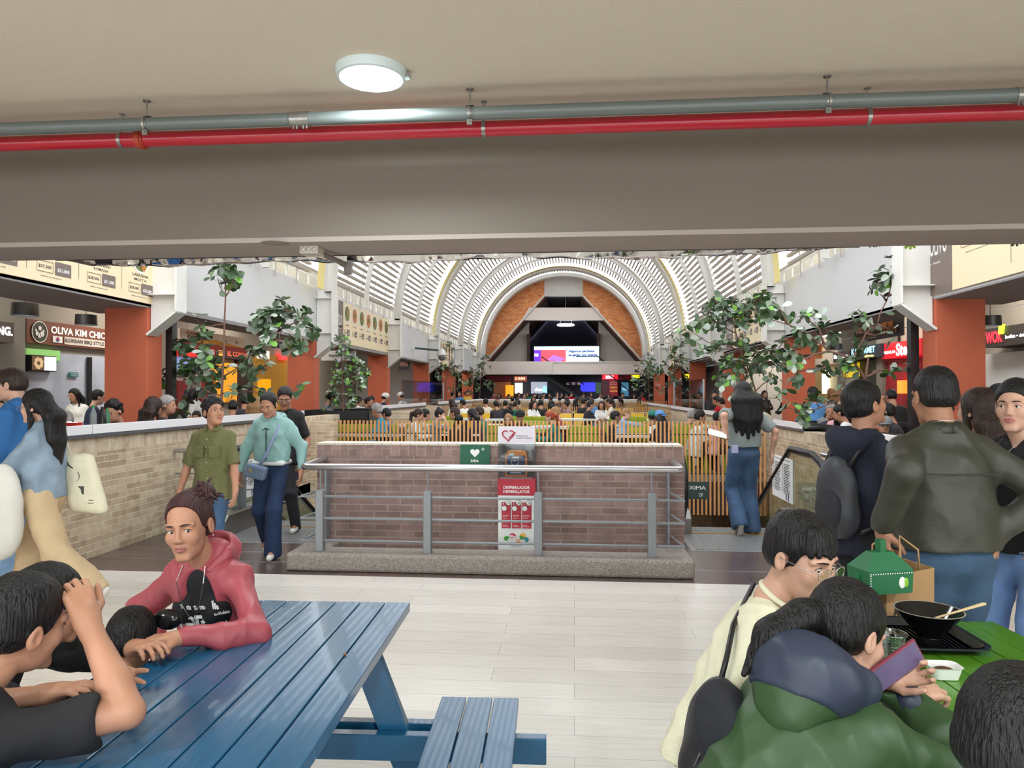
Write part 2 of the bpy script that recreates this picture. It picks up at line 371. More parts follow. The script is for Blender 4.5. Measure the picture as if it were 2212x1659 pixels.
# fascias with soffit boxes behind them
for sx, x in ((-1, PL), (1, PR)):
    b = MB(); b.bx(min(x, x+sx*.12), max(x, x+sx*.12), 6.2, YE, ZF0, ZF1); struct(b.build('wall_fascia_' + ('left' if sx < 0 else 'right'), m_fascia))
    b = MB(); b.bx(min(x, x+sx*1.15), max(x, x+sx*1.15), 6.2, 10.2, ZF0-.02, ZF0+.04); b.bx(min(x, x+sx*.6), max(x, x+sx*.6), 10.2, YE, ZF0-.02, ZF0+.04); struct(b.build('ceiling_soffit', mat('grey_soffit_paint', (150, 146, 146), .8)))
    b = MB(); b.bx(min(x+sx*1.1, x+sx*1.2), max(x+sx*1.1, x+sx*1.2), 6.2, 10.2, ZF0, 4.6); b.bx(min(x+sx*.55, x+sx*.65), max(x+sx*.55, x+sx*.65), 10.2, YE, ZF0, 4.6); struct(b.build('wall_bulkhead', m_wall))
    # gutter with railing above the fascia
    b = MB(); b.bx(min(x, x+sx*.35), max(x, x+sx*.35), 6.3, YE, ZF1, ZF1+.03)
    for k in range(60):
        yy = 6.5 + k*.63
        b.box((x + sx*.12, yy, ZF1+.16), (.03, .03, .3))
    b.bx(x-.015+sx*.12, x+.015+sx*.12, 6.3, YE, ZF1+.29, ZF1+.32)
    struct(b.build('trim_gutter_rail', m_white))
# ---------------- vault
m_roofg = bpy.data.materials.new('clear_roof_sheet'); m_roofg.use_nodes = True
_t = m_roofg.node_tree; _t.nodes.remove(_t.nodes['Principled BSDF']); _b = _t.nodes.new('ShaderNodeBsdfTransparent'); _b.inputs['Color'].default_value = (.93, .95, .97, 1)
_t.links.new(_b.outputs[0], _t.nodes['Material Output'].inputs['Surface'])
def arc_beam(b, y0, y1, r0, r1, a0=0., a1=PI, n=64, mi=0):
    vs = []; fs = []
    for i in range(n+1):
        a = a0 + (a1-a0)*i/n; c, s_ = math.cos(a), math.sin(a)
        for (r, y) in ((r0, y0), (r1, y0), (r1, y1), (r0, y1)): vs.append((CX + r*c, y, ZS + r*s_))
    for i in range(n):
        for k in range(4): fs.append((i*4+k, i*4+(k+1) % 4, i*4+4+(k+1) % 4, i*4+4+k))
    fs += [(0, 1, 2, 3), (n*4+3, n*4+2, n*4+1, n*4)]
    b.add(vs, fs, mi)
m_sheet = mat('pale_yellow_roof_sheet', (246, 230, 150), .6)
for i, y in enumerate(PY + [YE-.55]):
    b = MB(); big = i in (1, 3, 5, 6); wd = .30 if big else .16
    arc_beam(b, y, y+wd, RI, RI+.03); arc_beam(b, y, y+wd, RI+.20, RI+.23); arc_beam(b, y+wd/2-.02, y+wd/2+.02, RI+.03, RI+.20)
    if big:
        arc_beam(b, y-.02, y+.0, RI+.03, RI+.20)
    if i == 6: arc_beam(b, YE-.2, YE-.02, RI-.02, RI+.5)
    struct(b.build('ceiling_arch_rib', m_white))
    # vertical leg with tapered foot, one per side
    for sx in (-1, 1):
        b = MB(); xi = CX + sx*RI; xo = CX + sx*(RI+.42)
        poly = [(abs(xi-CX), 2.72), (abs(xo-CX), 2.4), (abs(xo-CX), ZS+.05), (abs(xi-CX), ZS+.05)]
        b.prism(poly, (CX, y+wd/2-.02, 0), (sx, 0, 0), (0, 0, 1), (0, 1, 0), .04)
        b.bar((xi, y+wd/2, 2.72), (xi, y+wd/2, ZS+.05), .03, wd+.1, up=(0, 1, 0)); b.bar((xi, y+wd/2, 2.72), (xo, y+wd/2, 2.4), wd+.1, .03, up=(0, 0, 1))
        for z in (2.95, 3.75): b.bx(min(xi, xo), max(xi, xo), y+wd/2-.14, y+wd/2+.14, z, z+.015)
        struct(b.build('wall_bracket', m_white))
    if i in (1, 3, 5):
        b = MB(); arc_beam(b, y-.66, y-.30, RI+.10, RI+.12); struct(b.build('ceiling_roof_sheet', m_sheet))
        b = MB(); arc_beam(b, y-.30, y-.04, RI+.12, RI+.14); struct(b.build('ceiling_roof_sheet', m_white))
for y in [ (PY[k]+PY[k+1])/2 for k in range(5)]:
    b = MB(); arc_beam(b, y, y+.08, RI+.12, RI+.24); struct(b.build('ceiling_arch_rib', m_white))
m_slat = mat('weathered_taupe_louvre', (178, 168, 158), .8)
for i in range(len(PY)):
    y0 = PY[i] + .3; y1 = (PY[i+1] if i < 5 else YE-.55) - (.66 if i+1 in (1, 3, 5) else .0)
    if i == 0: y0 = 9.9
    b = MB(); A0 = 4.0; n = 92
    for k in range(n+1):
        a = math.radians(A0 + (180-2*A0)*k/n); R = Matrix.Rotation(-a, 3, 'Y')
        b.box((CX + (RI+.32)*math.cos(a), (y0+y1)/2, ZS + (RI+.32)*math.sin(a)), (.09, y1-y0, .06), M=R)
    nt_ = max(3, int((y1-y0)/1.05))
    for k in range(nt_):
        yy = y0 + (k+.5)*(y1-y0)/nt_; arc_beam(b, yy, yy+.02, RI+.37, RI+.39, n=48)
    struct(b.build('ceiling_louvres', m_slat))
b = MB(); b.bx
vs = []; fs = []
for i in range(49):
    a = PI*i/48; vs += [(CX + 5.5*math.cos(a), 6.2, ZS+.1 + 5.5*math.sin(a)), (CX + 5.5*math.cos(a), YE, ZS+.1 + 5.5*math.sin(a))]
for i in range(48): fs.append((i*2, i*2+1, i*2+3, i*2+2))
b.add(vs, fs); struct(b.build('window_roof_glazing', m_roofg))
# ---------------- end wall
def EP(px, py, y=YE): p = atY(px, py, y); return (p.x - CX, p.z)
def epoly(name, pts, m, y=YE, d=.3):
    b = MB(); b.prism([EP(*p) for p in pts], (CX, y, 0), (1, 0, 0), (0, 0, 1), (0, 1, 0), d); return struct(b.build(name, m))
def arcpts(a0, a1, n=24, r=RI+.4):
    return [(r*math.cos(math.radians(a0+(a1-a0)*k/n)), ZS + r*math.sin(math.radians(a0+(a1-a0)*k/n))) for k in range(n+1)]
tl, tr = EP(1178, 640), EP(1257, 640)
bl, br_ = EP(1050, 784), EP(1388, 784)
for nm, side in (('left', -1), ('right', 1)):
    top = tl if side < 0 else tr; bot = bl if side < 0 else br_
    ap = arcpts(180-3, 180-82) if side < 0 else arcpts(3, 82)
    b = MB(); b.prism([bot] + ap + [(top[0], 8.9), top], (CX, YE, 0), (1, 0, 0), (0, 0, 1), (0, 1, 0), .3); struct(b.build('wall_end_brick_' + nm, b_orange))
    # soldier course along the slope, and the concrete raker under it
    b = MB(); b.bar((CX+bot[0], YE-.03, bot[1]+.1), (CX+top[0], YE-.03, top[1]+.1), .1, .3, up=(0, 1, 0)); struct(b.build('trim_raker', m_conc))
epoly('wall_end_block', [(1176, 600), (1259, 600), (1259, 640), (1176, 640)], m_conc, YE-.1, .5)
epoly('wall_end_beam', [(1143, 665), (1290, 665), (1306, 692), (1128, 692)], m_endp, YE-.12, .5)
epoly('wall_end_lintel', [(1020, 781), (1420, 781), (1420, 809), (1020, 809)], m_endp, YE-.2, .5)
# roof behind the opening: dark timber rafters running back
mp = mat('plum_dark_plaster', (66, 60, 84), .8)
b = MB()
for side in (-1, 1):
    top = tl if side < 0 else tr; bot = bl if side < 0 else br_
    for k in range(9):
        yy = YE + .5 + k*1.1; b.bar((CX+bot[0]*1.0, yy, bot[1]-.05), (CX+top[0], yy, top[1]-.05), .12, .22, up=(0, 1, 0))
struct(b.build('ceiling_rafters', m_timber))
b = MB()
for side in (-1, 1):
    top = tl if side < 0 else tr; bot = bl if side < 0 else br_
    b.prism([(bot[0], bot[1]+.12), (top[0], top[1]+.12), (top[0], top[1]+.2), (bot[0], bot[1]+.2)], (CX, YE+.3, 0), (1, 0, 0), (0, 0, 1), (0, 1, 0), 12)
b.bx(CX+tl[0], CX+tr[0], YE+.3, YE+12, tl[1]+.1, tl[1]+.2)
struct(b.build('ceiling_far', mat('dark_roof_lining', (52, 46, 56), .8)))
b = MB(); b.bx(CX-3.9, CX+3.9, 57, 57.2, 3, 8.4); struct(b.build('wall_back', mp)); b = MB(); b.bx(-12, 11, 49.06, 49.2, 0, 3.0); struct(b.build('wall_lobby', mat('charcoal_wall', (44, 41, 48), .8)))
for sx in (-1, 1):
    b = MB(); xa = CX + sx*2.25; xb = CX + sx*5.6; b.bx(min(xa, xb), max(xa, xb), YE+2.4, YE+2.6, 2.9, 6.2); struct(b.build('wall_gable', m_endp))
    b = MB(); b.bx(xa-.1, xa+.1, YE+1.9, YE+2.35, 2.9, 5.4); struct(b.build('wall_post', m_timber))
# LED screen
sc0 = atY(1154, 782, YE+1.6); sc1 = atY(1294, 748, YE+1.6)
t = thing('led_screen', 'wide lit advertising screen with purple and pale blue picture under the far roof beam', 'screen', (sc0.x, YE+1.6, sc0.z))
W_, H_ = sc1.x-sc0.x, sc1.z-sc0.z; O = (sc0.x, YE+1.6, sc0.z); X = (1, 0, 0); Y = (0, 0, 1)
b = MB(); panel_into(b, (O[0]-.05, O[1]+.01, O[2]-.05), X, Y, W_+.1, H_+.1, .15); b.build('housing', m_black, t, world=True)
ems = [mat('screen_pale_blue', (190, 232, 246), .5, emit=1.0), mat('screen_violet', (96, 40, 190), .5, emit=.9), mat('screen_red_wood', (176, 70, 84), .5, emit=.9), mat('screen_lilac', (150, 96, 240), .5, emit=1.), mat('screen_navy_text', (40, 30, 120), .5, emit=.6), mat('screen_white', (240, 250, 250), .5, emit=1.0)]
b = MB(); rect_into(b, O, X, Y, 0, W_, 0, H_, 0, .0)
rect_into(b, O, X, Y, 0, W_*.10, 0, H_*.78, 1, .01); rect_into(b, O, X, Y, W_*.10, W_*.49, 0, H_*.78, 2, .01)
poly_into(b, O, X, Y, [(W_*.2, H_*.12), (W_*.4, H_*.02), (W_*.47, H_*.2), (W_*.3, H_*.46)], 3, .02)
text_into(b, 'Algunos partidos', Vector(O)+Vector((W_*.53, 0, H_*.58)), X, Y, W_*.40, H_*.19, 4, .02, .05)
text_into(b, 'se ganan con suerte,', Vector(O)+Vector((W_*.53, 0, H_*.33)), X, Y, W_*.45, H_*.19, 4, .02, .05)
text_into(b, 'nu', Vector(O)+Vector((0.02, 0, H_*.35)), X, Y, W_*.06, H_*.2, 5, .02, .03)
b.build('picture', ems, t, world=True)
p = atY(1222, 702, YE+1.0)
b = MB(); b.tube([(p.x+0.5*math.cos(a*PI/16), p.y+0.5*math.sin(a*PI/16), p.z) for a in range(32)], .05, 8, closed=True)
t = thing('ring_lamp', 'glowing white ring lamp hanging above the advertising screen', 'lamp', tuple(p))
b.build('light_ring', m_led, t, world=True)
b = MB(); [b.cyl((p.x+0.5*math.cos(a), p.y+0.5*math.sin(a), p.z), (p.x, p.y, p.z+1.1), .008, n=4) for a in (.5, 2.6, 4.7)]; b.cyl((p.x, p.y, p.z+1.1), (p.x, p.y, p.z+2.2), .008, n=4); b.build('suspension_wires', m_alu, t, world=True)
# ---------------- side aisles: ceilings, back walls, timber beams
for sx in (-1, 1):
    nm = 'left' if sx < 0 else 'right'
    xw = -9.7 if sx < 0 else 8.5; xa = (PL if sx < 0 else PR) + sx*.6
    b = MB(); b.bx(min(xw, xw+sx*.2), max(xw, xw+sx*.2), -2, 57, 0, 4.6); struct(b.build('wall_' + nm + '_back', mat('warm_grey_plaster', (150, 142, 132), .8)))
    b = MB(); b.bx(min(xw, xa), max(xw, xa), 6.1, 57, 4.55, 4.7); struct(b.build('ceiling_aisle', mat('beige_board_ceiling', (168, 156, 140), .8)))
    b = MB()
    for k in range(14):
        y = 7.4 + k*3.2; b.bx(min(xw, xa), max(xw, xa), y, y+.2, 4.25, 4.53)
        b.bar((xa+sx*.1, y+.1, 3.1), (xa+sx*1.3, y+.1, 4.3), .16, .2, up=(0, 1, 0)); b.bx(min(xa+sx*1.2, xa+sx*1.45), max(xa+sx*1.2, xa+sx*1.45), y, y+.2, 3.4, 4.3)
    struct(b.build('ceiling_timber_beams', m_timber))
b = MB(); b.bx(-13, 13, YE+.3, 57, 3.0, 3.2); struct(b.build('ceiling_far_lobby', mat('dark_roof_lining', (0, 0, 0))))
# lights the place has: rows of lamps in the aisles
for y in (9.5, 14, 19, 25, 32, 40):
    area_light('aisle_lamp_light', (-8.2, y, 4.1), 1.0, 70, (1, .93, .82)); area_light('aisle_lamp_light', (7.2, y, 4.1), 1.0, 70, (1, .93, .82))
for x in (-3, 2): area_light('lobby_lamp_light', (x, 47, 2.95), 1.0, 60, (.85, .85, 1))
# ================================================================ things under the near slab
def disc_lamp(label, x, y, power, real=True):
    t = thing('ceiling_lamp', label, 'ceiling lamp', (x, y, ZC))
    b = MB(); b.lathe([(0.001, -.0), (.215, 0), (.215, -.02), (.205, -.05), (.19, -.055)], n=40); b.build('rim', mat('white_lamp_rim', (214, 228, 230), .4), t, smooth='auto')
    b = MB(); b.lathe([(.192, -.052), (.15, -.06), (.001, -.063)], n=40); b.build('diffuser', m_led, t, smooth=True)
    b = MB(); b.box((.215, .03, -.03), (.03, .05, .03)); b.build('clip', m_alu, t)
    area_light('lamp_light', (0, 0, -.08), .38, power, (.86, .97, 1.0), parent=t)
    return t
p = atZ(802, 152, ZC)
disc_lamp('round white surface-mounted ceiling lamp, switched on, in front of the grey pipe', p.x, p.y, 26)
for x, y in ((-3.6, 0.2), (0.3, -.8), (3.8, .2), (-3.4, -4.5), (3.2, -4.5)):  # unseen lamps added behind the camera to brighten floor and ceiling
    disc_lamp('round white ceiling lamp behind the viewer', x, y, 52)['group'] = 'unseen fill lamps added behind the viewer'
# pipes
def pipe_y(px, py, z): return atZ(px, py, z)
zg, zr = 3.40, 3.375
pg = [atZ(0, 273, zg), atZ(2212, 212, zg)]; pr_ = [atZ(0, 307, zr), atZ(2212, 246, zr)]
def ext(P, a=.35): d = P[1]-P[0]; return [P[0]-d*a, P[1]+d*a]
yg = (pg[0].y+pg[1].y)/2; yr = (pr_[0].y+pr_[1].y)/2
t = thing('conduit_pipe', 'grey conduit pipe running across under the ceiling above the red pipe', 'pipe', (0, yg, zg))
b = MB(); b.cyl((-9, yg, zg), (9, yg, zg), .043, n=20); b.build('tube', mat('grey_conduit', (108, 116, 114), .42, metal=.2), t, world=True, smooth='auto')
m_galv = mat('galvanised_steel', (150, 150, 146), .35, metal=.8, var=.1, vscale=20)
for px in (660, 2205):
    q = atZ(px, 268 if px < 1000 else 212, zg); b = MB(); b.cyl((q.x-.062, yg, zg), (q.x+.062, yg, zg), .0485, n=20)
    b.cyl((q.x-.004, yg, zg), (q.x+.004, yg, zg), .051, n=20)
    for dx in (-.045, -.022, .022, .045): b.cyl((q.x+dx, yg-.01, zg-.045), (q.x+dx, yg-.012, zg-.068), .006, n=8)
    b.build('coupling', m_galv, t, world=True)
for px, py in ((311, 265), (1017, 250), (1778, 230)):
    q = atZ(px, py, zg); b = MB()
    b.tube([(q.x, yg+.049*math.cos(a*PI/12), zg+.049*math.sin(a*PI/12)) for a in range(24)], .006, 4, closed=True)
    b.cyl((q.x-.014, yg, zg), (q.x+.014, yg, zg), .047, n=20); b.box((q.x, yg-.02, zg-.062), (.034, .012, .034)); b.cyl((q.x, yg-.025, zg-.062), (q.x, yg-.036, zg-.062), .008, n=6)
    b.box((q.x, yg, zg+.052), (.05, .03, .006)); b.cyl((q.x, yg, zg+.05), (q.x, yg, ZC), .006, n=8); b.cyl((q.x, yg, ZC-.008), (q.x, yg, ZC), .024, n=12)
    b.build('pipe_hanger', m_galv, t, world=True)
t = thing('sprinkler_pipe', 'bright red fire pipe running across in front of the beam', 'pipe', (0, yr, zr))
b = MB(); b.cyl((-9, yr, zr), (9, yr, zr), .052, n=20); b.build('tube', mat('red_pipe_paint', (178, 22, 44), .3, coat=.3), t, world=True, smooth='auto')
for px, py in ((268, 305), (1048, 285), (1871, 255)):
    q = atZ(px, py, zr); b = MB(); b.cyl((q.x-.013, yr, zr), (q.x+.013, yr, zr), .056, n=20); b.cyl((q.x, yr, zr+.05), (q.x, yr, ZC), .005, n=8); b.cyl((q.x, yr, ZC-.006), (q.x, yr, ZC), .02, n=10)
    b.build('pipe_hanger', m_galv, t, world=True)
q = atZ(312, 305, zr); b = MB(); b.cyl((q.x-.03, yr, zr), (q.x+.03, yr, zr), .06, n=20); b.cyl((q.x-.012, yr, zr), (q.x+.012, yr, zr), .067, n=20); b.box((q.x-.03, yr-.03, zr+.06), (.03, .03, .03))
b.build('grooved_coupling', mat('orange_red_casting', (176, 62, 40), .5), t, world=True)
# junction box and conduit under the beam
q = atZ(674, 535, 2.775); t = thing('junction_box', 'off-white electrical junction box with conduit under the beam', 'junction box', (q.x, q.y, 2.775))
b = MB(); b.box((q.x, q.y, 2.745), (.15, .15, .06)); b.build('box_body', mat('ivory_plastic', (206, 200, 186), .5), t, world=True, bevel=.004)
b = MB(); [b.tube([(q.x+dx+.018*math.cos(a*PI/8), q.y-.077, 2.745+.018*math.sin(a*PI/8)) for a in range(16)], .0025, 4, closed=True) for dx in (-.045, 0, .045)]; b.build('knockout_rings', mat('knockout_grey', (150, 146, 136), .6), t, world=True)
b = MB(); b.cyl((q.x+.05, q.y+.05, 2.74), (q.x+.16, q.y+.35, 2.70), .022, n=10); b.box((q.x+.18, q.y+.38, 2.67), (.06, .06, .1)); b.build('conduit_elbow', mat('grey_brown_conduit', (120, 112, 106), .5), t, world=True)
q = atZ(595, 525, 2.775); b = MB(); b.lathe([(.001, -.012), (.05, -.012), (.09, -.003), (.095, 0)], (q.x, q.y, 2.775), 24, sx=1.2); tag(b.build('ceiling_patch', mat('rough_plaster_patch', (150, 138, 128), .9, bump=.6, bscale=80)), 'rough oval plaster patch on the underside of the beam', 'plaster patch')
# crinkled mirror foil hanging along the beam's rear edge
m_foil = mat('mirror_foil', (225, 222, 220), .06, metal=1.)
b = MB(); n = 260; x0 = atY(110, 550, 6.1).x; x1 = atY(1850, 530, 6.1).x; vs = []
for i in range(n+1):
    u = i/n; x = x0 + (x1-x0)*u; e = min(1, u*18, (1-u)*9)
    for k in range(5):
        v = k/4; wv = .012*math.sin(x*9+v*2) + .007*math.sin(x*23+1.7) + .004*math.sin(x*61)
        vs.append((x, 6.06 + .05*v + wv*(.3+v), 2.80 - (.070+.012*math.sin(x*3.1)+.006*math.sin(x*17))*v*e))
b.add(vs, [(i*5+k, i*5+k+1, i*5+k+6, i*5+k+5) for i in range(n) for k in range(4)])
o = b.build('mirror_foil_strip', m_foil, smooth=True); so = o.modifiers.new('s', 'SOLIDIFY'); so.thickness = .003
tag(o, 'crinkled mirror-like foil strip hanging along the rear edge of the beam', 'foil strip')
b = MB(); b.bx(x0+.1, x1, 6.025, 6.045, 2.772, 2.80); tag(b.build('mounting_rail', m_black), 'thin black rail behind the beam carrying the mirror foil', 'rail')
# monstera leaves peeking under the beam
m_mon = mat('dark_green_monstera', (58, 96, 40), .4, spec=.5); m_mon2 = mat('bright_green_monstera', (150, 200, 50), .4)
def monstera(px, py, s, rot, m, lab):
    q = atY(px, py, 6.10); b = MB(); pts = []
    N = 36
    for i in range(N):
        a = 2*PI*i/N; r = s*(1-.25*math.cos(a))*(.55 + (.45 if i % 4 in (0, 1, 2) else .0)); pts.append((r*math.sin(a), r*math.cos(a)))
    c, s_ = math.cos(rot), math.sin(rot); pts = [(u*c-v*s_, u*s_+v*c) for u, v in pts]
    vs = [(q.x, q.y-.01, q.z)] + [(q.x+u, q.y+.25*(u*u+v*v)/s+.4*v*.3, q.z+v) for u, v in pts]
    b.add(vs, [(0, 1+i, 1+(i+1) % N) for i in range(N)]); lf = b
    t = thing('hanging_leaf', lab, 'leaf', tuple(q), group='monstera leaves hanging behind the beam')
    lf.build('leaf_blade', m, t, world=True, smooth=True)
    k = MB(); k.tube([(q.x, q.y, q.z), (q.x+.01, q.y-.02, q.z+.04), (q.x+.01, 5.95, 2.95)], .004, 6); k.build('stalk', m, t, world=True)
for px, py, s, r, m, l in ((1880, 522, .06, 2.6, m_mon, 'dark green split leaf at the left end of the hanging leaves'), (1898, 520, .065, 3.6, m_mon, 'dark green split leaf just right of the first hanging leaf'), (1945, 516, .05, 2.9, m_mon, 'small dark split leaf between the bright leaf and the leftmost pair'),
        (1967, 524, .075, 3.3, m_mon2, 'bright lime green split leaf hanging below the beam'), (1985, 516, .05, 2.8, m_mon, 'small dark split leaf touching the bright lime leaf'), (2130, 513, .045, 3.1, m_mon, 'small dark leaf above the cream menu sign'), (2195, 517, .075, 3.5, m_mon, 'dark split leaf nearest the right end of the beam')):
    monstera(px, py, s, r, m, l)
# ---------------- the brick box with railing, plinth and defibrillator
YB = 6.95; BX0, BX1 = -2.53, 1.04
def bw(b):
    b.bx(BX0, BX1, YB, YB+.25, -.6, .98); b.bx(BX0, BX0+.25, YB+.25, 8.3, -1, .98); b.bx(BX1-.25, BX1, YB+.25, 8.3, -1, .98); b.bx(BX0, BX0+.25, 8.3, 12.7, -4, -.4); b.bx(BX1-.25, BX1, 8.3, 12.7, -4, -.4)
S('wall_centre_brick', b_mauve, bw)
S('wall_centre_soldier', b_mauve_s, lambda b: (b.bx(BX0, BX1, YB, YB+.25, .98, 1.085)))
S('trim_coping', mat('pale_brick_coping', (214, 202, 186), .8), lambda b: [b.bx(BX0+k*.0935, BX0+(k+1)*.0935-.006, YB-.004, YB+.256, 1.085, 1.105) for k in range(38)])
m_terr = speckle_mat('grey_terrazzo', (150, 142, 134), (112, 102, 94), (176, 168, 160), 170)
def pl(b):
    xa, xb = atZ(612, 1236, 0).x, atZ(1500, 1250, 0).x
    b.bx(xa, xb, 6.30, 6.62, 0, .16); b.bx(xa, xa+.3, 6.62, 7.15, 0, .16); b.bx(xb-.3, xb, 6.62, 7.15, 0, .16)
S('trim_plinth', m_terr, pl, bevel=.025)
RX0, RX1 = atZ(640, 1013, .92).x, atZ(1478, 1020, .92).x; YR = 6.42
t = thing('safety_railing', 'grey steel railing with round top rail standing on the terrazzo plinth', 'railing', (CX, YR, .16))
b = MB(); b.tube([(RX0+.02, 7.0, .955), (RX0, YR+.02, .925), (RX0+.04, YR, .925), (RX1-.04, YR, .925), (RX1, YR+.02, .925), (RX1-.02, 7.0, .955)], .03, 14); b.build('top_rail', m_alu, t, world=True, smooth='auto')
posts = [atY(x, 1100, YR).x for x in (692, 924, 1163, 1408)]
for x in posts:
    b = MB(); b.prism([(-.036, .155), (.036, .155), (.036, .70), (.03, .715), (-.03, .715), (-.036, .70)], (x, YR-.04, 0), (1, 0, 0), (0, 0, 1), (0, 1, 0), .085); b.build('post', m_steel, t, world=True, bevel=.008)
    b = MB(); b.cyl((x, YR, .71), (x, YR, .91), .008, n=8); b.build('post_pin', m_steel, t, world=True)
for x, xx in ((RX0+.06, 1), (RX1-.06, -1)):
    b = MB(); b.prism([(6.95, .15), (6.83, .15), (6.83, .9), (6.95, .9)], (x-.01, 0, 0), (0, 1, 0), (0, 0, 1), (1, 0, 0), .02); b.build('end_post', m_steel, t, world=True, bevel=.004)
for z in (.655, .455, .255):
    b = MB(); b.tube([(RX0+.05, 6.9, z+.01), (RX0-.02, YR+.0, z), (RX0+.1, YR-.0, z), (RX1-.1, YR, z), (RX1+.02, YR, z), (RX1-.05, 6.9, z+.01)], .011, 8); b.build('cross_bar', m_steel, t, world=True)
# DEA sign
m_sgreen = mat('dark_green_sign', (20, 92, 66), .5); m_swhite = mat('sign_white', (238, 238, 236), .5)
a = atY(994, 1003, YB-.03); c = atY(1058, 961, YB-.03); W_, H_ = c.x-a.x, c.z-a.z
t = thing('first_aid_sign', 'dark green DEA sign with a white heart on the brick wall', 'sign', tuple(a))
b = MB(); panel_into(b, a, (1, 0, 0), (0, 0, 1), W_, H_, .025); b.build('plate', m_sgreen, t, world=True)
def heart(cx, cy, s, n=28):
    return [(cx + s*.0625*16*math.sin(q)**3, cy + s*.0625*(13*math.cos(q)-5*math.cos(2*q)-2*math.cos(3*q)-math.cos(4*q))) for q in [2*PI*k/n for k in range(n)]]
b = MB(); poly_into(b, a, (1, 0, 0), (0, 0, 1), heart(W_*.5, H_*.6, H_*.24), 0); rect_into(b, a, (1, 0, 0), (0, 0, 1), W_*.72, W_*.82, H_*.76, H_*.80, 0); rect_into(b, a, (1, 0, 0), (0, 0, 1), W_*.755, W_*.785, H_*.7, H_*.86, 0)
text_into(b, 'DEA', a+Vector((W_*.36, 0, H_*.12)), (1, 0, 0), (0, 0, 1), W_*.27, H_*.13, 0, bold=.03); b.build('lettering', m_swhite, t, world=True)
# defibrillator cabinet
YC = YB - .2
a = atY(1076, 1199, YC); c = atY(1155, 921, YC); x0, x1 = a.x, c.x; zt = c.z; W_ = x1-x0
def zz(py): return atY(1115, py, YC).z
m_dred = mat('cabinet_red', (172, 28, 52), .4); m_cab = mat('cabinet_white', (226, 230, 228), .4)
t = thing('defibrillator_cabinet', 'white and red defibrillator column with glass case standing against the brick wall', 'defibrillator cabinet', ((x0+x1)/2, YC, 0))
b = MB(); b.bx(x0, x1, YC, YB-.01, 0.0, zz(1070)); rect_into(b, (x0, YC, 0), (1, 0, 0), (0, 0, 1), 0, W_, .0, zz(1194), 1); b.build('column_body', [m_cab, m_dred], t, world=True, bevel=.003)
b = MB(); b.bx(x0-.004, x1+.004, YC-.006, YB-.01, zz(1070), zz(1035)); b.build('red_band', m_dred, t, world=True)
O = Vector((x0, YC-.008, 0)); X = (1, 0, 0); Y = (0, 0, 1)
b = MB(); text_into(b, 'DESFIBRILADOR', O+Vector((W_*.14, 0, zz(1056))), X, Y, W_*.72, .028, bold=.012, slant=.15); text_into(b, 'DEFIBRILLATOR', O+Vector((W_*.14, 0, zz(1065))), X, Y, W_*.72, .028, bold=.012, slant=.15); b.build('band_lettering', m_swhite, t, world=True)
b = MB()
for k in range(3):
    u = W_*(.10+.28*k); rect_into(b, O, X, Y, u, u+W_*.25, zz(1141), zz(1085), 0, -.0); disc_into(b, O, X, Y, u+W_*.18, zz(1086), .026, 2, .001); disc_into(b, O, X, Y, u+W_*.18, zz(1086), .023, 1, .002); disc_into(b, O, X, Y, u+W_*.07, zz(1098), .026, 2, .001); disc_into(b, O, X, Y, u+W_*.07, zz(1098), .023, 1, .002); disc_into(b, O, X, Y, u+W_*.06, zz(1088), .014, 0, .002)
    for j, py in enumerate((1113, 1116, 1119, 1125, 1128, 1134, 1137)): rect_into(b, O, X, Y, u+.008, u+W_*(.2-.03*(j % 3)), zz(py)-.0025, zz(py), 1, .001)
    text_into(b, '123'[k], O+Vector((u+W_*.04, 0, zz(1090))), X, Y, .008, .016, 1, .003)
    b.tube([O+Vector((u+W_*.15, -.004, zz(1090))), O+Vector((u+W_*.2, -.004, zz(1083))), O+Vector((u+W_*.22, -.004, zz(1088)))], .003, 4, 2)
b.build('instruction_panels', [m_dred, m_swhite, mat('print_dark', (50, 50, 54), .6)], t, world=True)
b = MB(); cl = [(60, 150, 60), (190, 30, 60), (236, 170, 60), (20, 140, 140), (226, 120, 40)]
for k, (u, py, r) in enumerate(((.24, 1163, .028), (.4, 1157, .03), (.68, 1156, .028), (.75, 1165, .03), (.55, 1168, .028), (.62, 1161, .026))): disc_into(b, O, X, Y, W_*u, zz(py), r, 1 + k % 5, .001 + .0006*k, ry=r*.8)
text_into(b, 'Plaza', O+Vector((W_*.33, 0, zz(1163))), X, Y, W_*.27, .035, 0, .006, .03); text_into(b, 'Américas', O+Vector((W_*.25, 0, zz(1170))), X, Y, W_*.5, .034, 0, .006, .03); text_into(b, 'Tu lugar de siempre', O+Vector((W_*.33, 0, zz(1180))), X, Y, W_*.33, .012, 6, .004)
text_into(b, 'Protege tu corazón', O+Vector((W_*.28, 0, zz(1199))), X, Y, W_*.44, .012, 0, .004)
b.build('logo', [m_swhite] + [mat('logo_%s' % n_, c_, .5) for n_, c_ in zip(('green', 'crimson', 'amber', 'teal', 'orange'), cl)] + [MATS['print_dark']], t, world=True)
b = MB(); b.bx(x0, x1, YC+.0, YC+.006, zz(1035), zz(957)); b.bx(x0, x0+.006, YC, YB-.01, zz(1035), zz(957)); b.bx(x1-.006, x1, YC, YB-.01, zz(1035), zz(957)); b.bx(x0, x1, YB-.02, YB-.012, zz(1035), zz(957)); b.build('glass_case', glass_mat('clear_acrylic', (240, 244, 244), .06), t, world=True)
b = MB(); panel_into(b, (x0-.003, YC-.01, zz(957)), X, Y, W_+.006, zt-zz(957), .012); b.build('header_plate', mat('header_white', (224, 218, 228), .5), t, world=True)
hp = heart(W_*.28, (zt-zz(957))*.48, .055); O2 = Vector((x0, YC-.012, zz(957)))
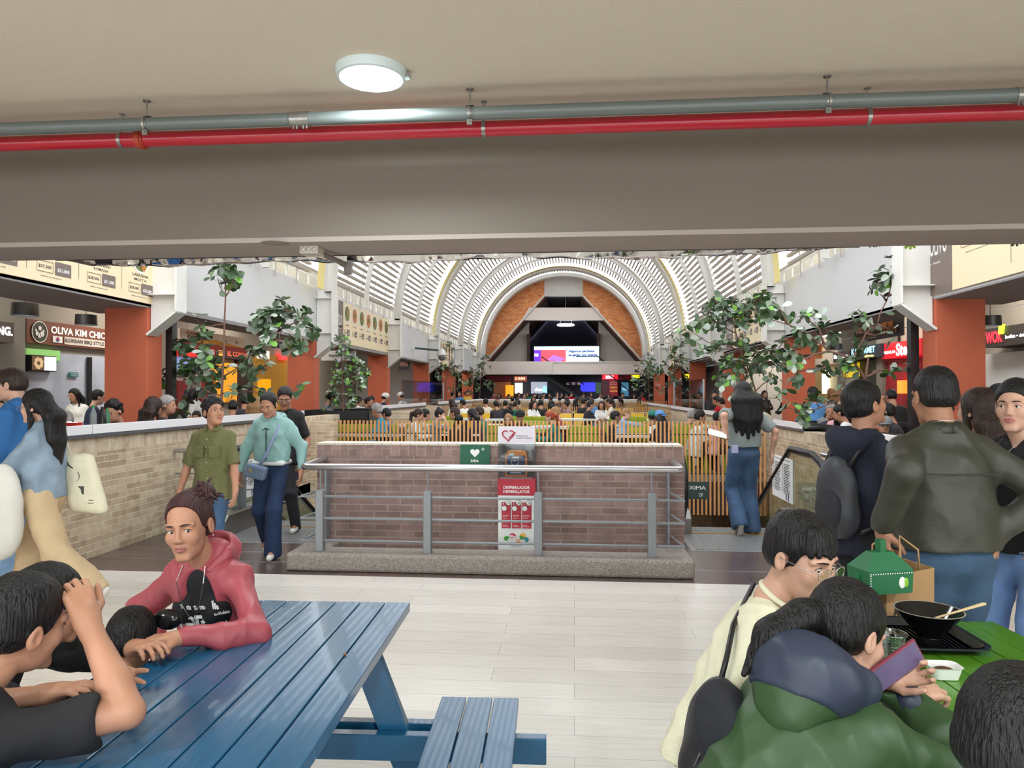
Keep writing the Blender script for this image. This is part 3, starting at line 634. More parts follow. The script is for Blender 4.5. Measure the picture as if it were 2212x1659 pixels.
b = MB(); b.tube([O2+Vector((u, -.004, v)) for u, v in hp[3:27]], .0055, 6)
for k in range(3): b.tube([O2+Vector((W_*(.3+.05*k), -.005, .05+.012*k)), O2+Vector((W_*(.38+.04*k), -.005, .075+.012*k)), O2+Vector((W_*(.45+.02*k), -.005, .10-.002*k))], .004, 5)
b.build('heart_logo', m_dred, t, world=True)
b = MB(); text_into(b, 'El idioma del', O2+Vector((W_*.5, 0, .062)), X, Y, W_*.3, .014, 0, .003); text_into(b, 'corazón es universal', O2+Vector((W_*.5, 0, .042)), X, Y, W_*.42, .014, 0, .003); b.build('header_lettering', mat('print_grey', (110, 104, 120), .6), t, world=True)
u = thing('defibrillator', 'navy defibrillator unit in orange frame inside the glass case', 'defibrillator', ((x0+x1)/2, YC+.08, zz(1034)))
xa, xb = atY(1091, 1000, YC+.06).x, atY(1138, 1000, YC+.06).x; za, zb = zz(1032)+.003, zz(975)
b = MB(); b.prism([(xa, za), (xb, za), (xb, zb-.04), (xb-.025, zb), (xa+.025, zb), (xa, zb-.04)], (0, YC+.06, 0), X, Y, (0, 1, 0), .07); b.build('frame', mat('orange_plastic', (232, 138, 44), .45), u, world=True, bevel=.006)
b = MB(); b.prism([(xa+.015, za+.02), (xb-.015, za+.02), (xb-.015, zb-.055), (xb-.03, zb-.045), (xa+.03, zb-.045), (xa+.015, zb-.055)], (0, YC+.05, 0), X, Y, (0, 1, 0), .02); b.build('face', mat('navy_plastic', (32, 42, 78), .4), u, world=True)
b = MB(); O3 = Vector((xa, YC+.048, za)); w3 = xb-xa; b.tube([O3+Vector((p_[0], -.003, p_[1])) for p_ in heart(w3*.45, .13, .035)], .002, 4, closed=True); text_into(b, 'mindray', O3+Vector((w3*.25, 0, .028)), X, Y, w3*.5, .02, 0, .003, .02); rect_into(b, O3, X, Y, w3*.35, w3*.65, .175, .19, 0); rect_into(b, O3, X, Y, w3*.18, w3*.42, .2, .225, 0); b.build('lettering', m_swhite, u, world=True)
b = MB(); b.tube([(xa+.035, YC+.09, zb-.01), (xa+.045, YC+.09, zb+.03), (xb-.045, YC+.09, zb+.03), (xb-.035, YC+.09, zb-.01)], .011, 8); b.build('carry_handle', m_black, u, world=True)
# side railings near the two side walls
def side_rail(label, pts, posts_, zs=(.655, .455, .255)):
    t = thing('hand_railing', label, 'railing', (pts[0][0], pts[0][1], 0))
    b = MB(); b.tube([(x, y, .92) for x, y in pts], .028, 12); b.build('top_rail', m_alu, t, world=True, smooth='auto')
    for z in zs:
        b = MB(); b.tube([(x, y, z) for x, y in pts], .010, 8); b.build('cross_bar', m_steel, t, world=True)
    for (x, y, full) in posts_:
        b = MB()
        if full: b.prism([(-.04, 0), (.04, 0), (.04, .70), (.03, .72), (-.03, .72), (-.04, .70)], (x, y-.03, 0), (1, 0, 0), (0, 0, 1), (0, 1, 0), .07)
        else: b.cyl((x, y, .66), (x, y, .9), .01, n=8)
        b.build('post', m_steel, t, world=True, bevel=.006 if full else 0)
    return t
y1 = 8.05
side_rail('grey steel railing bent against the left brick wall behind the boy in the olive shirt', [(XL+.02, y1+.05), (XL+.75, y1+.05), (XL+1.15, y1+.65), (XL+1.15, y1+1.1)], [(XL+.80, y1+.1, 1), (XL+.12, y1+.05, 0), (XL+.74, y1+.06, 0)])
xr = atY(1850, 1000, 7.6).x
side_rail('grey steel railing beside the escalator next to the man with a backpack', [(2.72, 8.2), (2.72, 7.55), (3.33, 6.6)], [(2.74, 7.5, 1), (3.0, 7.1, 1), (2.72, 7.75, 0)])
# ---------------- escalators
m_comb = mat('ribbed_steel', (150, 150, 150), .45, metal=.5)
m_rub = mat('black_rubber_handrail', (22, 22, 24), .45)
def escalator(label, x0, x1, signside, y0=7.35):
    t = thing('escalator', label, 'escalator', ((x0+x1)/2, y0+1, 0))
    b = MB()
    for k in range(int((x1-x0-.1)/.03)):
        b.bx(x0+.06+k*.03, x0+.06+k*.03+.018, y0+.15, y0+.95, .001, .008)
    b.bx(x0, x1, y0+.1, y0+1.0, -.02, .002); b.build('landing_plate', m_comb, t, world=True)
    s = math.tan(math.radians(30))
    for k in range(10):
        yy = y0+1.0+k*.4; z = -.21*max(0, k-0) ; b = MB(); b.bx(x0+.12, x1-.12, yy, yy+.4, z-.25, z)
        for j in range(int((x1-x0-.26)/.025)): b.bx(x0+.13+j*.025, x0+.145+j*.025, yy, yy+.39, z, z+.008)
        b.bx(x0+.12, x1-.12, yy, yy+.012, z, z+.01, 1); b.build('step', [m_comb, mat('yellow_step_line', (226, 166, 40), .6)], t, world=True)
    ya = y0
    for x, sg in ((x0+.04, -1), (x1-.04, 1)):
        y0 = ya + (.75 if sg != signside else 0)
        pr = [(y0+.25, .86), (y0+.05, .68), (y0+.0, .5), (y0+.06, .3), (y0+.3, .18)]
        far = ya+5.2; zf = .95 - (far-(y0+1.3))*s
        top = [(y0+.05, .70), (y0+.25, .88), (y0+.55, .95), (y0+1.3, .95), (far, zf)]
        path = [(x, y0+.5, .14), (x, y0+.2, .2), (x, y0+.03, .38), (x, y0+.0, .55)] + [(x, y, z) for y, z in top]
        b = MB(); b.tube(path, .036, 10); b.build('handrail', m_rub, t, world=True, smooth=True)
        g = [(y0+.3, .22), (y0+.08, .4), (y0+.06, .66), (y0+.26, .84), (y0+.55, .91), (y0+1.3, .91), (far, zf-.04), (far, zf-.7), (y0+1.3, .2)]
        b = MB(); b.prism(g, (x-.006, 0, 0), (0, 1, 0), (0, 0, 1), (1, 0, 0), .012); b.build('glass_panel', glass_mat('balustrade_glass', (225, 236, 230), .04), t, world=True)
        b = MB(); b.tube([(x, y+.0, z-.045) for y, z in top], .016, 6); b.build('inner_rail_profile', m_alu, t, world=True)
        sk = [(y0+.25, 0), (y0+.25, .17), (y0+.35, .25), (y0+1.4, .25), (far, zf-.68), (far, zf-1.2), (y0+1.3, -.3)]
        b = MB(); b.prism(sk, (x-.11, 0, 0), (0, 1, 0), (0, 0, 1), (1, 0, 0), .22); b.build('skirt_panel', mat('satin_skirt_steel', (128, 122, 116), .35, metal=.7), t, world=True, bevel=.01)
    return t
EX0, EX1 = 1.18, 2.55
escalator('down escalator with glass sides to the right of the brick box', EX0, EX1, 1)
escalator('escalator with glass sides to the left of the brick box', -3.95, -2.62, -1)
def instruction(name, label, px0, py0, px1, py1, x, lines=9):
    a = atX(px0, py0, x); c = atX(px1, py1, x); t = thing(name, label, 'notice', tuple(a))
    O = Vector((x, a.y, a.z)); sg = -1 if x > 0 else 1; X = Vector((0, 1 if c.y > a.y else -1, 0)); W_ = abs(c.y-a.y); H_ = c.z-a.z; Y = Vector((0, 0, 1))
    if X.cross(Y).x * sg < 0:
        O = O + X*W_; X = -X
    b = MB(); panel_into(b, O, X, Y, W_, H_, .006); b.build('notice_plate', m_swhite, t, world=True, bevel=.002)
    b = MB(); text_into(b, 'Normas de uso de escaleras eléctricas', O+X*W_*.1+Y*H_*.93, X, Y, W_*.8, H_*.03, 0)
    for c_ in (0, 1):
        for k in range(lines):
            v = H_*(.84-.075*k)
            for j in range(3): rect_into(b, O, X, Y, W_*(.14+.45*c_), W_*(.14+.45*c_+.3-.04*((k+j) % 3)), v-.018*j, v-.018*j+.007, 0)
            disc_into(b, O, X, Y, W_*(.08+.45*c_), v-.01, .018, 0, r_in=.013)
    b.build('print', MATS['print_dark'], t, world=True)
    b = MB(); rect_into(b, O, X, Y, W_*.7, W_*.74, H_*.03, H_*.17, 0); rect_into(b, O, X, Y, W_*.8, W_*.84, H_*.03, H_*.13, 0); disc_into(b, O, X, Y, W_*.82, H_*.14, .02); b.build('cutlery_symbol', mat('print_purple', (84, 60, 130), .6), t, world=True)
    return t
instruction('rules_notice', 'white notice of escalator rules on the right glass balustrade', 1712, 1090, 1668, 980, EX1-.06)
instruction('rules_notice', 'white notice on the left escalator glass seen between the boy and the woman in mint', 520, 1080, 552, 990, -3.9, 7)
# plates on the balustrade base
t = thing('base_notice', 'small white notice lying on the sloping escalator base at right', 'notice', (2.5, 7.6, .26))
b = MB(); b.box((EX1-.04, 7.95, .258), (.17, .55, .006)); b.build('sheet', m_swhite, t, world=True)
b = MB(); [b.box((EX1-.04, 7.75+k*.045, .262), (.12, .008, .001)) for k in range(9)]; b.build('print', MATS['print_dark'], t, world=True)
# hanging green direction sign
a = atY(1484, 1078, 10.4); c = atY(1531, 1041, 10.4); x0 = a.x-.20; W_ = c.x-x0; H_ = c.z-a.z
t = thing('direction_sign', 'dark green hanging board with white letters XIMA beside the slatted fence', 'sign', (x0, 10.4, a.z))
b = MB(); panel_into(b, (x0, 10.4, a.z), (1, 0, 0), (0, 0, 1), W_, H_, .03); b.build('plate', mat('slate_green_board', (52, 66, 62), .6), t, world=True)
b = MB(); text_into(b, 'PRÓXIMA', Vector((x0+W_*.1, 10.4, a.z+H_*.55)), (1, 0, 0), (0, 0, 1), W_*.82, H_*.27); text_into(b, 'OS', Vector((x0+W_*.72, 10.4, a.z+H_*.15)), (1, 0, 0), (0, 0, 1), W_*.1, H_*.2, slant=.2); b.build('lettering', m_swhite, t, world=True)
b = MB(); b.cyl((x0+.1, 10.41, a.z), (x0+.1, 10.41, -.05), .01, n=6); b.build('bracket', m_steel, t, world=True)
# small litter under the railing
q = atY(1287, 1195, 6.85); b = MB(); b.add([(q.x-.06, 6.8, .002), (q.x+.05, 6.79, .02), (q.x+.06, 6.86, .05), (q.x-.02, 6.88, .09), (q.x-.06, 6.85, .06), (q.x, 6.82, .07)], [(0, 1, 5), (1, 2, 5), (2, 3, 5), (3, 4, 5), (4, 0, 5), (0, 4, 3, 2, 1)]); tag(b.build('crumpled_wrapper', mat('yellow_wrapper', (190, 160, 50), .4)), 'crumpled yellow and dark wrapper at the foot of the brick wall', 'wrapper')
# ================================================================ figures: distance-field bodies meshed as one surface
def _nrm(v): v = Vector(v); return v.normalized()
class SDF:
    def __init__(s): s.p = []; s.subs = []
    def cap(s, a, b, ra, rb=None, k=.02): s.p.append(('c', np.array(a, float), np.array(b, float), ra, ra if rb is None else rb, k, 0)); return s
    def ell(s, c, r, M=None, k=.02, sub=0): s.p.append(('e', np.array(c, float), np.array(r, float), None if M is None else np.array(M, float), 0, k, sub)); return s
    def scap(s, a, b, ra, rb=None, k=.01): s.p.append(('c', np.array(a, float), np.array(b, float), ra, ra if rb is None else rb, k, 1)); return s
    def plane(s, o, n, k=.004): s.p.append(('p', np.array(o, float), np.array(n, float), 0, 0, k, 1)); return s
    def bounds(s):
        lo = np.full(3, 1e9); hi = -lo
        for t, a, b, ra, rb, k, sub in s.p:
            if sub: continue
            if t == 'c': r = max(ra, rb); lo = np.minimum(lo, np.minimum(a, b)-r); hi = np.maximum(hi, np.maximum(a, b)+r)
            else: r = b.max(); lo = np.minimum(lo, a-r); hi = np.maximum(hi, a+r)
        for g, k in s.subs: l2, h2 = g.bounds(); lo = np.minimum(lo, l2); hi = np.maximum(hi, h2)
        return lo, hi
    def mesh(s, res, warp=None):
        lo, hi = s.bounds(); lo = lo - 2.5*res - .01; hi = hi + 2.5*res + .01
        n = np.ceil((hi-lo)/res).astype(int) + 1
        ax = [lo[i] + np.arange(n[i])*res for i in range(3)]; D = s.field(lo, hi, n, ax, res)
        for g, k in s.subs: v = g.field(lo, hi, n, ax, res); hh = np.maximum(k-np.abs(D-v), 0)/k; D = np.minimum(D, v) - hh*hh*k*.25
        if warp is not None: D = D + warp(ax[0][:, None, None], ax[1][None, :, None], ax[2][None, None, :]).astype(np.float32)
        return nets(D, lo, res)
    def field(s, lo, hi, n, ax, res):
        D = np.full(n, .5, np.float32)
        for t, a, b, ra, rb, k, sub in s.p:
            if t == 'c': r = max(ra, rb); l = np.minimum(a, b)-r; h = np.maximum(a, b)+r
            elif t == 'e': r = b.max(); l = a-r; h = a+r
            else: l = lo; h = hi
            m = k + 3*res; i0 = np.clip(((l-m-lo)/res).astype(int), 0, n); i1 = np.clip(((h+m-lo)/res).astype(int)+2, 0, n)
            if (i1 <= i0).any(): continue
            X = ax[0][i0[0]:i1[0], None, None]; Y = ax[1][None, i0[1]:i1[1], None]; Z = ax[2][None, None, i0[2]:i1[2]]
            if t == 'c':
                d = b-a; L = float(d@d) + 1e-12; px, py, pz = X-a[0], Y-a[1], Z-a[2]
                h_ = np.clip((px*d[0]+py*d[1]+pz*d[2])/L, 0, 1)
                v = np.sqrt((px-h_*d[0])**2+(py-h_*d[1])**2+(pz-h_*d[2])**2) - (ra + (rb-ra)*h_)
            elif t == 'e':
                px, py, pz = X-a[0], Y-a[1], Z-a[2]
                if ra is not None:
                    M = ra; px, py, pz = px*M[0, 0]+py*M[1, 0]+pz*M[2, 0], px*M[0, 1]+py*M[1, 1]+pz*M[2, 1], px*M[0, 2]+py*M[1, 2]+pz*M[2, 2]
                k0 = np.sqrt((px/b[0])**2+(py/b[1])**2+(pz/b[2])**2); k1 = np.sqrt((px/b[0]**2)**2+(py/b[1]**2)**2+(pz/b[2]**2)**2) + 1e-9
                v = k0*(k0-1)/k1
            else:
                v = -((X-a[0])*b[0]+(Y-a[1])*b[1]+(Z-a[2])*b[2])
            sl = D[i0[0]:i1[0], i0[1]:i1[1], i0[2]:i1[2]]
            if sub: v = -v; hh = np.maximum(k-np.abs(sl-v), 0)/k; sl[...] = np.maximum(sl, v) + hh*hh*k*.25
            else: hh = np.maximum(k-np.abs(sl-v), 0)/k; sl[...] = np.minimum(sl, v) - hh*hh*k*.25
        return D
def nets(D, lo, res):
    I = D < 0; n = D.shape
    c = np.zeros([m-1 for m in n], np.int8)
    for dx in (0, 1):
        for dy in (0, 1):
            for dz in (0, 1): c += I[dx:n[0]-1+dx, dy:n[1]-1+dy, dz:n[2]-1+dz]
    act = (c > 0) & (c < 8); idx = np.full(c.shape, -1, np.int32); ii = np.argwhere(act); idx[act] = np.arange(len(ii))
    acc = np.zeros((len(ii), 3)); cnt = np.zeros(len(ii))
    for axis in range(3):
        o = [k for k in range(3) if k != axis]
        for a in (0, 1):
            for b in (0, 1):
                p0 = ii.copy(); p0[:, o[0]] += a; p0[:, o[1]] += b; p1 = p0.copy(); p1[:, axis] += 1
                d0 = D[p0[:, 0], p0[:, 1], p0[:, 2]]; d1 = D[p1[:, 0], p1[:, 1], p1[:, 2]]; m = (d0 < 0) != (d1 < 0)
                t = d0/(d0-d1+1e-12); q = p0.astype(float); q[:, axis] += t
                acc[m] += q[m]; cnt[m] += 1
    V = lo + acc/cnt[:, None]*res; F = []
    for axis in range(3):
        o = [(axis+1) % 3, (axis+2) % 3]
        s0 = [slice(1, n[k]-1) for k in range(3)]; s1 = list(s0); s0[axis] = slice(0, n[axis]-1); s1[axis] = slice(1, n[axis])
        a = I[tuple(s0)]; b = I[tuple(s1)]; e = np.argwhere(a != b); 
        if not len(e): continue
        flip = a[e[:, 0], e[:, 1], e[:, 2]]; e = e + np.array([0 if k == axis else 1 for k in range(3)])
        def g(u, v):
            q = e.copy(); q[:, o[0]] -= u; q[:, o[1]] -= v; return idx[q[:, 0], q[:, 1], q[:, 2]]
        q = np.stack([g(1, 1), g(0, 1), g(0, 0), g(1, 0)], 1); q[~flip] = q[~flip][:, ::-1]; F.append(q)
    return V, np.concatenate(F)
def np_mesh(name, parts, mats, smooth=True):
    """parts: list of (V, F, material index or array)"""
    vs, fs, ms = [], [], []; n = 0
    for V, Fc, m in parts:
        vs.append(np.asarray(V, float)); Fc = np.asarray(Fc, int); fs.append(Fc+n); ms.append(np.full(len(Fc), m, int) if np.isscalar(m) else np.asarray(m, int)); n += len(V)
    V = np.concatenate(vs); Fq = np.concatenate(fs); M = np.concatenate(ms)
    me = bpy.data.meshes.new(name); me.vertices.add(len(V)); me.vertices.foreach_set('co', V.astype(np.float32).ravel())
    me.loops.add(Fq.size); me.loops.foreach_set('vertex_index', Fq.astype(np.int32).ravel()); me.polygons.add(len(Fq))
    me.polygons.foreach_set('loop_start', np.arange(0, Fq.size, 4, dtype=np.int32)); me.polygons.foreach_set('loop_total', np.full(len(Fq), 4, np.int32))
    for m in mats: me.materials.append(m)
    me.polygons.foreach_set('material_index', M.astype(np.int32)); me.polygons.foreach_set('use_smooth', np.full(len(Fq), smooth)); me.update(calc_edges=True); me.validate()
    return me
def mb_quads(b):
    """a collector's faces as quads for np_mesh"""
    Fq = [f if len(f) == 4 else (f[0], f[1], f[2], f[2]) for f in b.f if len(f) in (3, 4)]
    return np.array(b.v), Fq
# ---- materials for people
def hair_mat(name, c, c2=None):
    if name in MATS: return MATS[name]
    m = mat(name, c, rough=.40, bump=1.0, bscale=95, aniso=(1.6, 1.6, .10), var=.4, vscale=26, spec=.35)
    return m
SK = {k: mat('skin_' + k, c, rough=.48, spec=.4, var=.05, vscale=8) for k, c in dict(warm=(182, 132, 106), tan=(162, 115, 90), brown=(142, 98, 76), light=(200, 156, 134), dark=(84, 56, 44)).items()}
LIP = {k: mat('lips_' + k, c, rough=.4) for k, c in dict(warm=(158, 98, 88), tan=(140, 86, 76), brown=(120, 74, 64), light=(176, 108, 102), dark=(80, 48, 44)).items()}
HR = dict(black=hair_mat('hair_black', (17, 15, 16)), brown=hair_mat('hair_dark_brown', (48, 32, 26)), auburn=hair_mat('hair_auburn', (64, 34, 36)), grey=hair_mat('hair_grey', (150, 146, 142)), red=hair_mat('hair_copper', (150, 62, 34)), fair=hair_mat('hair_light_brown', (150, 112, 74)))
m_scl = mat('eye_white', (214, 206, 200), .25); m_iris = mat('eye_dark_brown', (40, 24, 18), .15); m_brow = mat('brow_dark', (40, 28, 24), .8)
CLOTH = {}
def cloth(name, c, rough=.85, kind='cotton'):
    if name in MATS: return MATS[name]
    if kind == 'denim': return mat(name, c, .85, bump=.35, bscale=220, var=.22, vscale=7)
    if kind == 'shell': return mat(name, c, .5, bump=.35, bscale=14, var=.08, vscale=5)
    return mat(name, c, rough, bump=.25, bscale=120, var=.07, vscale=5)
def eulm(yaw=0, pitch=0, roll=0):
    """head turn: yaw>0 to the figure's left, pitch>0 looks down, roll>0 tilts to its right"""
    return Matrix.Rotation(math.radians(yaw), 3, 'Z') @ Matrix.Rotation(-math.radians(pitch), 3, 'X') @ Matrix.Rotation(math.radians(roll), 3, 'Y')
def ik(a, t, l1, l2, hint):
    a = Vector(a); t = Vector(t); d = t-a; L = d.length
    if L > (l1+l2)*.999: t = a + d*((l1+l2)*.999/L); d = t-a; L = d.length
    u = d/L; x = (l1*l1-l2*l2+L*L)/(2*L); h = math.sqrt(max(0, l1*l1-x*x)); hv = Vector(hint); hv = hv-u*hv.dot(u); hv.normalize()
    return a + u*x + hv*h, t
def head_sdf(S_, P, R, s=1., fem=False, detail=True, jaw=1.):
    """add a head to S_; P centre, R 3x3, s scale"""
    T = lambda x, y, z: P + R @ Vector((x*s, y*s, z*s)); E = lambda c, r, k=.02, sub=0: S_.ell(T(*c), [q*s for q in r], R, k*s, sub)
    C = lambda a, b, ra, rb, k=.01: S_.cap(T(*a), T(*b), ra*s, rb*s, k*s)
    if fem: jaw = jaw*.95
    E((0, -.014, .038), (.073, .094, .082)); E((0, .028, -.028), (.058*jaw, .064, .078), .03); E((0, .036, -.072), (.042*jaw, .048, .038), .03)
    if not detail: C((0, .088, .0), (0, .106, -.022), .009, .012, .012); E((.074, -.008, -.008), (.012, .02, .03), .006); E((-.074, -.008, -.008), (.012, .02, .03), .006); return
    C((-.014, .078, -.098), (.014, .078, -.098), .015 if not fem else .012, .015 if not fem else .012, .02)
    for q in (-1, 1):
        E((q*.036, .064, -.022), (.024, .022, .026), .02)
        C((q*.012, .086 if not fem else .083, .026), (q*.048, .073 if not fem else .070, .024), .010 if not fem else .008, .009 if not fem else .007, .014)
        S_.ell(T(q*.030, .098, .006), [.0165*s, .014*s, .0125*s], R, .012*s, 1)
        E((q*.030, .0735, .005), (.0165, .0145, .0125), .004)
        S_.ell(T(q*.030, .0885, .004), [.0152*s, .008*s, .0060*s], R, .002*s, 1)
        E((q*.010, .094, -.030), (.0085, .011, .0075), .007)
        # ear
        E((q*.076, -.012, -.006), (.009, .019, .031), .005); S_.ell(T(q*.084, -.008, -.003), [.006*s, .010*s, .017*s], R, .004*s, 1)
    C((0, .086, .018), (0, .105 if not fem else .101, -.024), .0078 if not fem else .0066, .0115 if not fem else .0100, .010)
    C((-.020, .083, -.0565), (.020, .083, -.0565), .0045, .0045, .008); E((0, .0895, -.0535), (.019, .0095, .0055), .005); E((0, .0885, -.0655), (.017, .0095, .0065), .005)
    S_.ell(T(0, .1015, -.0592), [.020*s, .006*s, .0012*s], R, .002*s, 1)
    S_.ell(T(0, .103, -.043), [.003*s, .006*s, .007*s], R, .004*s, 1)
def head_extra(P, R, s, lid=0., look=(0, 0), brow=True, far=False):
    """eyeballs, irises, brows; returned as (V,F,matindex) with 1 sclera 2 iris 4 brow"""
    out = []; T = lambda x, y, z: P + R @ Vector((x*s, y*s, z*s))
    for q in (-1, 1):
        b = MB(); b.ell(T(q*.030, .0735 if not far else .070, .004), (.0128*s, .0128*s, .0128*s), 8, M=R)
        if not far: out.append((*mb_quads(b), 1))
        g = Vector((look[0], 1, look[1])).normalized(); c = T(q*.030+g.x*.0072, .0735+g.y*.0085, .004+g.z*.0072)
        b = MB(); b.ell(c, (.0068*s, .0048*s, .0068*s), 7, M=R); out.append((*mb_quads(b), 2))
        # upper lid lash line and brow
        b = MB(); b.tube([T(q*.030+.0145*math.cos(a), .0885-.006*abs(math.cos(a)), .0045-lid*.006+.0066*math.sin(a)) for a in [PI*k/8 for k in range(9)]], .0011*s, 5); out.append((*mb_quads(b), 4))
        if brow:
            b = MB(); b.tube([T(q*(.013+.034*k/6), .0985-.0145*(k/6)**2, .0262+.0035*math.sin(PI*.75*k/6)-.003*(k/6)**2) for k in range(7)], [.0022*s*x for x in (.8, 1.3, 1.4, 1.3, 1.1, .8, .4)], 6); out.append((*mb_quads(b), 4))
    return out
def hand_sdf(S_, P, Y, palm, thumb, s=1., curl=.35, spread=.12, tcurl=.3, curls=None):
    """hand: P wrist, Y finger direction, palm = palm normal, thumb=+1/-1 side"""
    Y = _nrm(Y); Z = -_nrm(Vector(palm) - Y*Vector(palm).dot(Y)); X = Y.cross(Z)*thumb; N = -Z
    T = lambda x, y, z: P + (X*x + Y*y + N*z)*s
    kn = [(.030, .088), (.010, .094), (-.011, .090), (-.030, .080)]; ln = [.070, .078, .072, .056]
    for i, (x, y) in enumerate(kn): S_.cap(T(x*.55, .006, 0), T(x, y, -.002), .0165*s, .0105*s, .014*s)
    S_.cap(T(0, -.02, 0), T(0, .03, 0), .024*s, .024*s, .02*s)
    for i, (x, y) in enumerate(kn):
        a = T(x, y, -.002); c = curls[i] if curls else curl*(1+.12*i); sp = spread*(1.5-i)*.67; ang = c*.6
        for j, f in enumerate((.45, .31, .24)):
            d = (Y*math.cos(ang) + N*math.sin(ang)); d = (d + X*sp*math.cos(ang)).normalized(); L = ln[i]*f*s
            b = a + d*L; S_.cap(a, b, (.0095-.0012*j)*s, (.0086-.0012*j)*s, .003*s); a = b; ang += c*1.05
    a = T(.022, .020, .004); d1 = (X*(.75-.35*tcurl) + Y*.65 + N*(.15+.5*tcurl)).normalized(); b = a + d1*.042*s; S_.cap(a, b, .0155*s, .0115*s, .012*s)
    d2 = (X*(.35-.5*tcurl) + Y*.9 + N*(.1+.6*tcurl)).normalized(); c = b + d2*.032*s; S_.cap(b, c, .0108*s, .0095*s, .004*s); S_.cap(c, c + (d2+Y*.2-X*.15*tcurl).normalized()*.024*s, .0095*s, .0075*s, .003*s)
def fold_noise(V, amp, sc_, seed=0, ax=(1, 1, .6)):
    r = np.random.RandomState(seed); o = np.zeros(len(V)); Q = V*np.array(ax)
    for k in range(7):
        d = r.normal(size=3); d /= np.linalg.norm(d); f = sc_*(.6+.35*k); o += (1-2*np.abs(np.sin(.5*(Q@d*f + r.uniform(0, 6.3) + 1.6*np.sin(Q@np.roll(d, 1)*f*.5)))))/(1+.3*k)
    return (o/1.9*.72+.22)*amp
def normals(V, Fq):
    n = np.cross(V[Fq[:, 2]]-V[Fq[:, 0]], V[Fq[:, 3]]-V[Fq[:, 1]]); N = np.zeros_like(V)
    for k in range(4): np.add.at(N, Fq[:, k], n)
    return N/(np.linalg.norm(N, axis=1)[:, None]+1e-12)
def displace(V, Fq, amp, sc_, seed=0, ax=(1, 1, .6)): return V + normals(V, Fq)*fold_noise(V, amp, sc_, seed, ax)[:, None]
def clamp_hands(o): return o
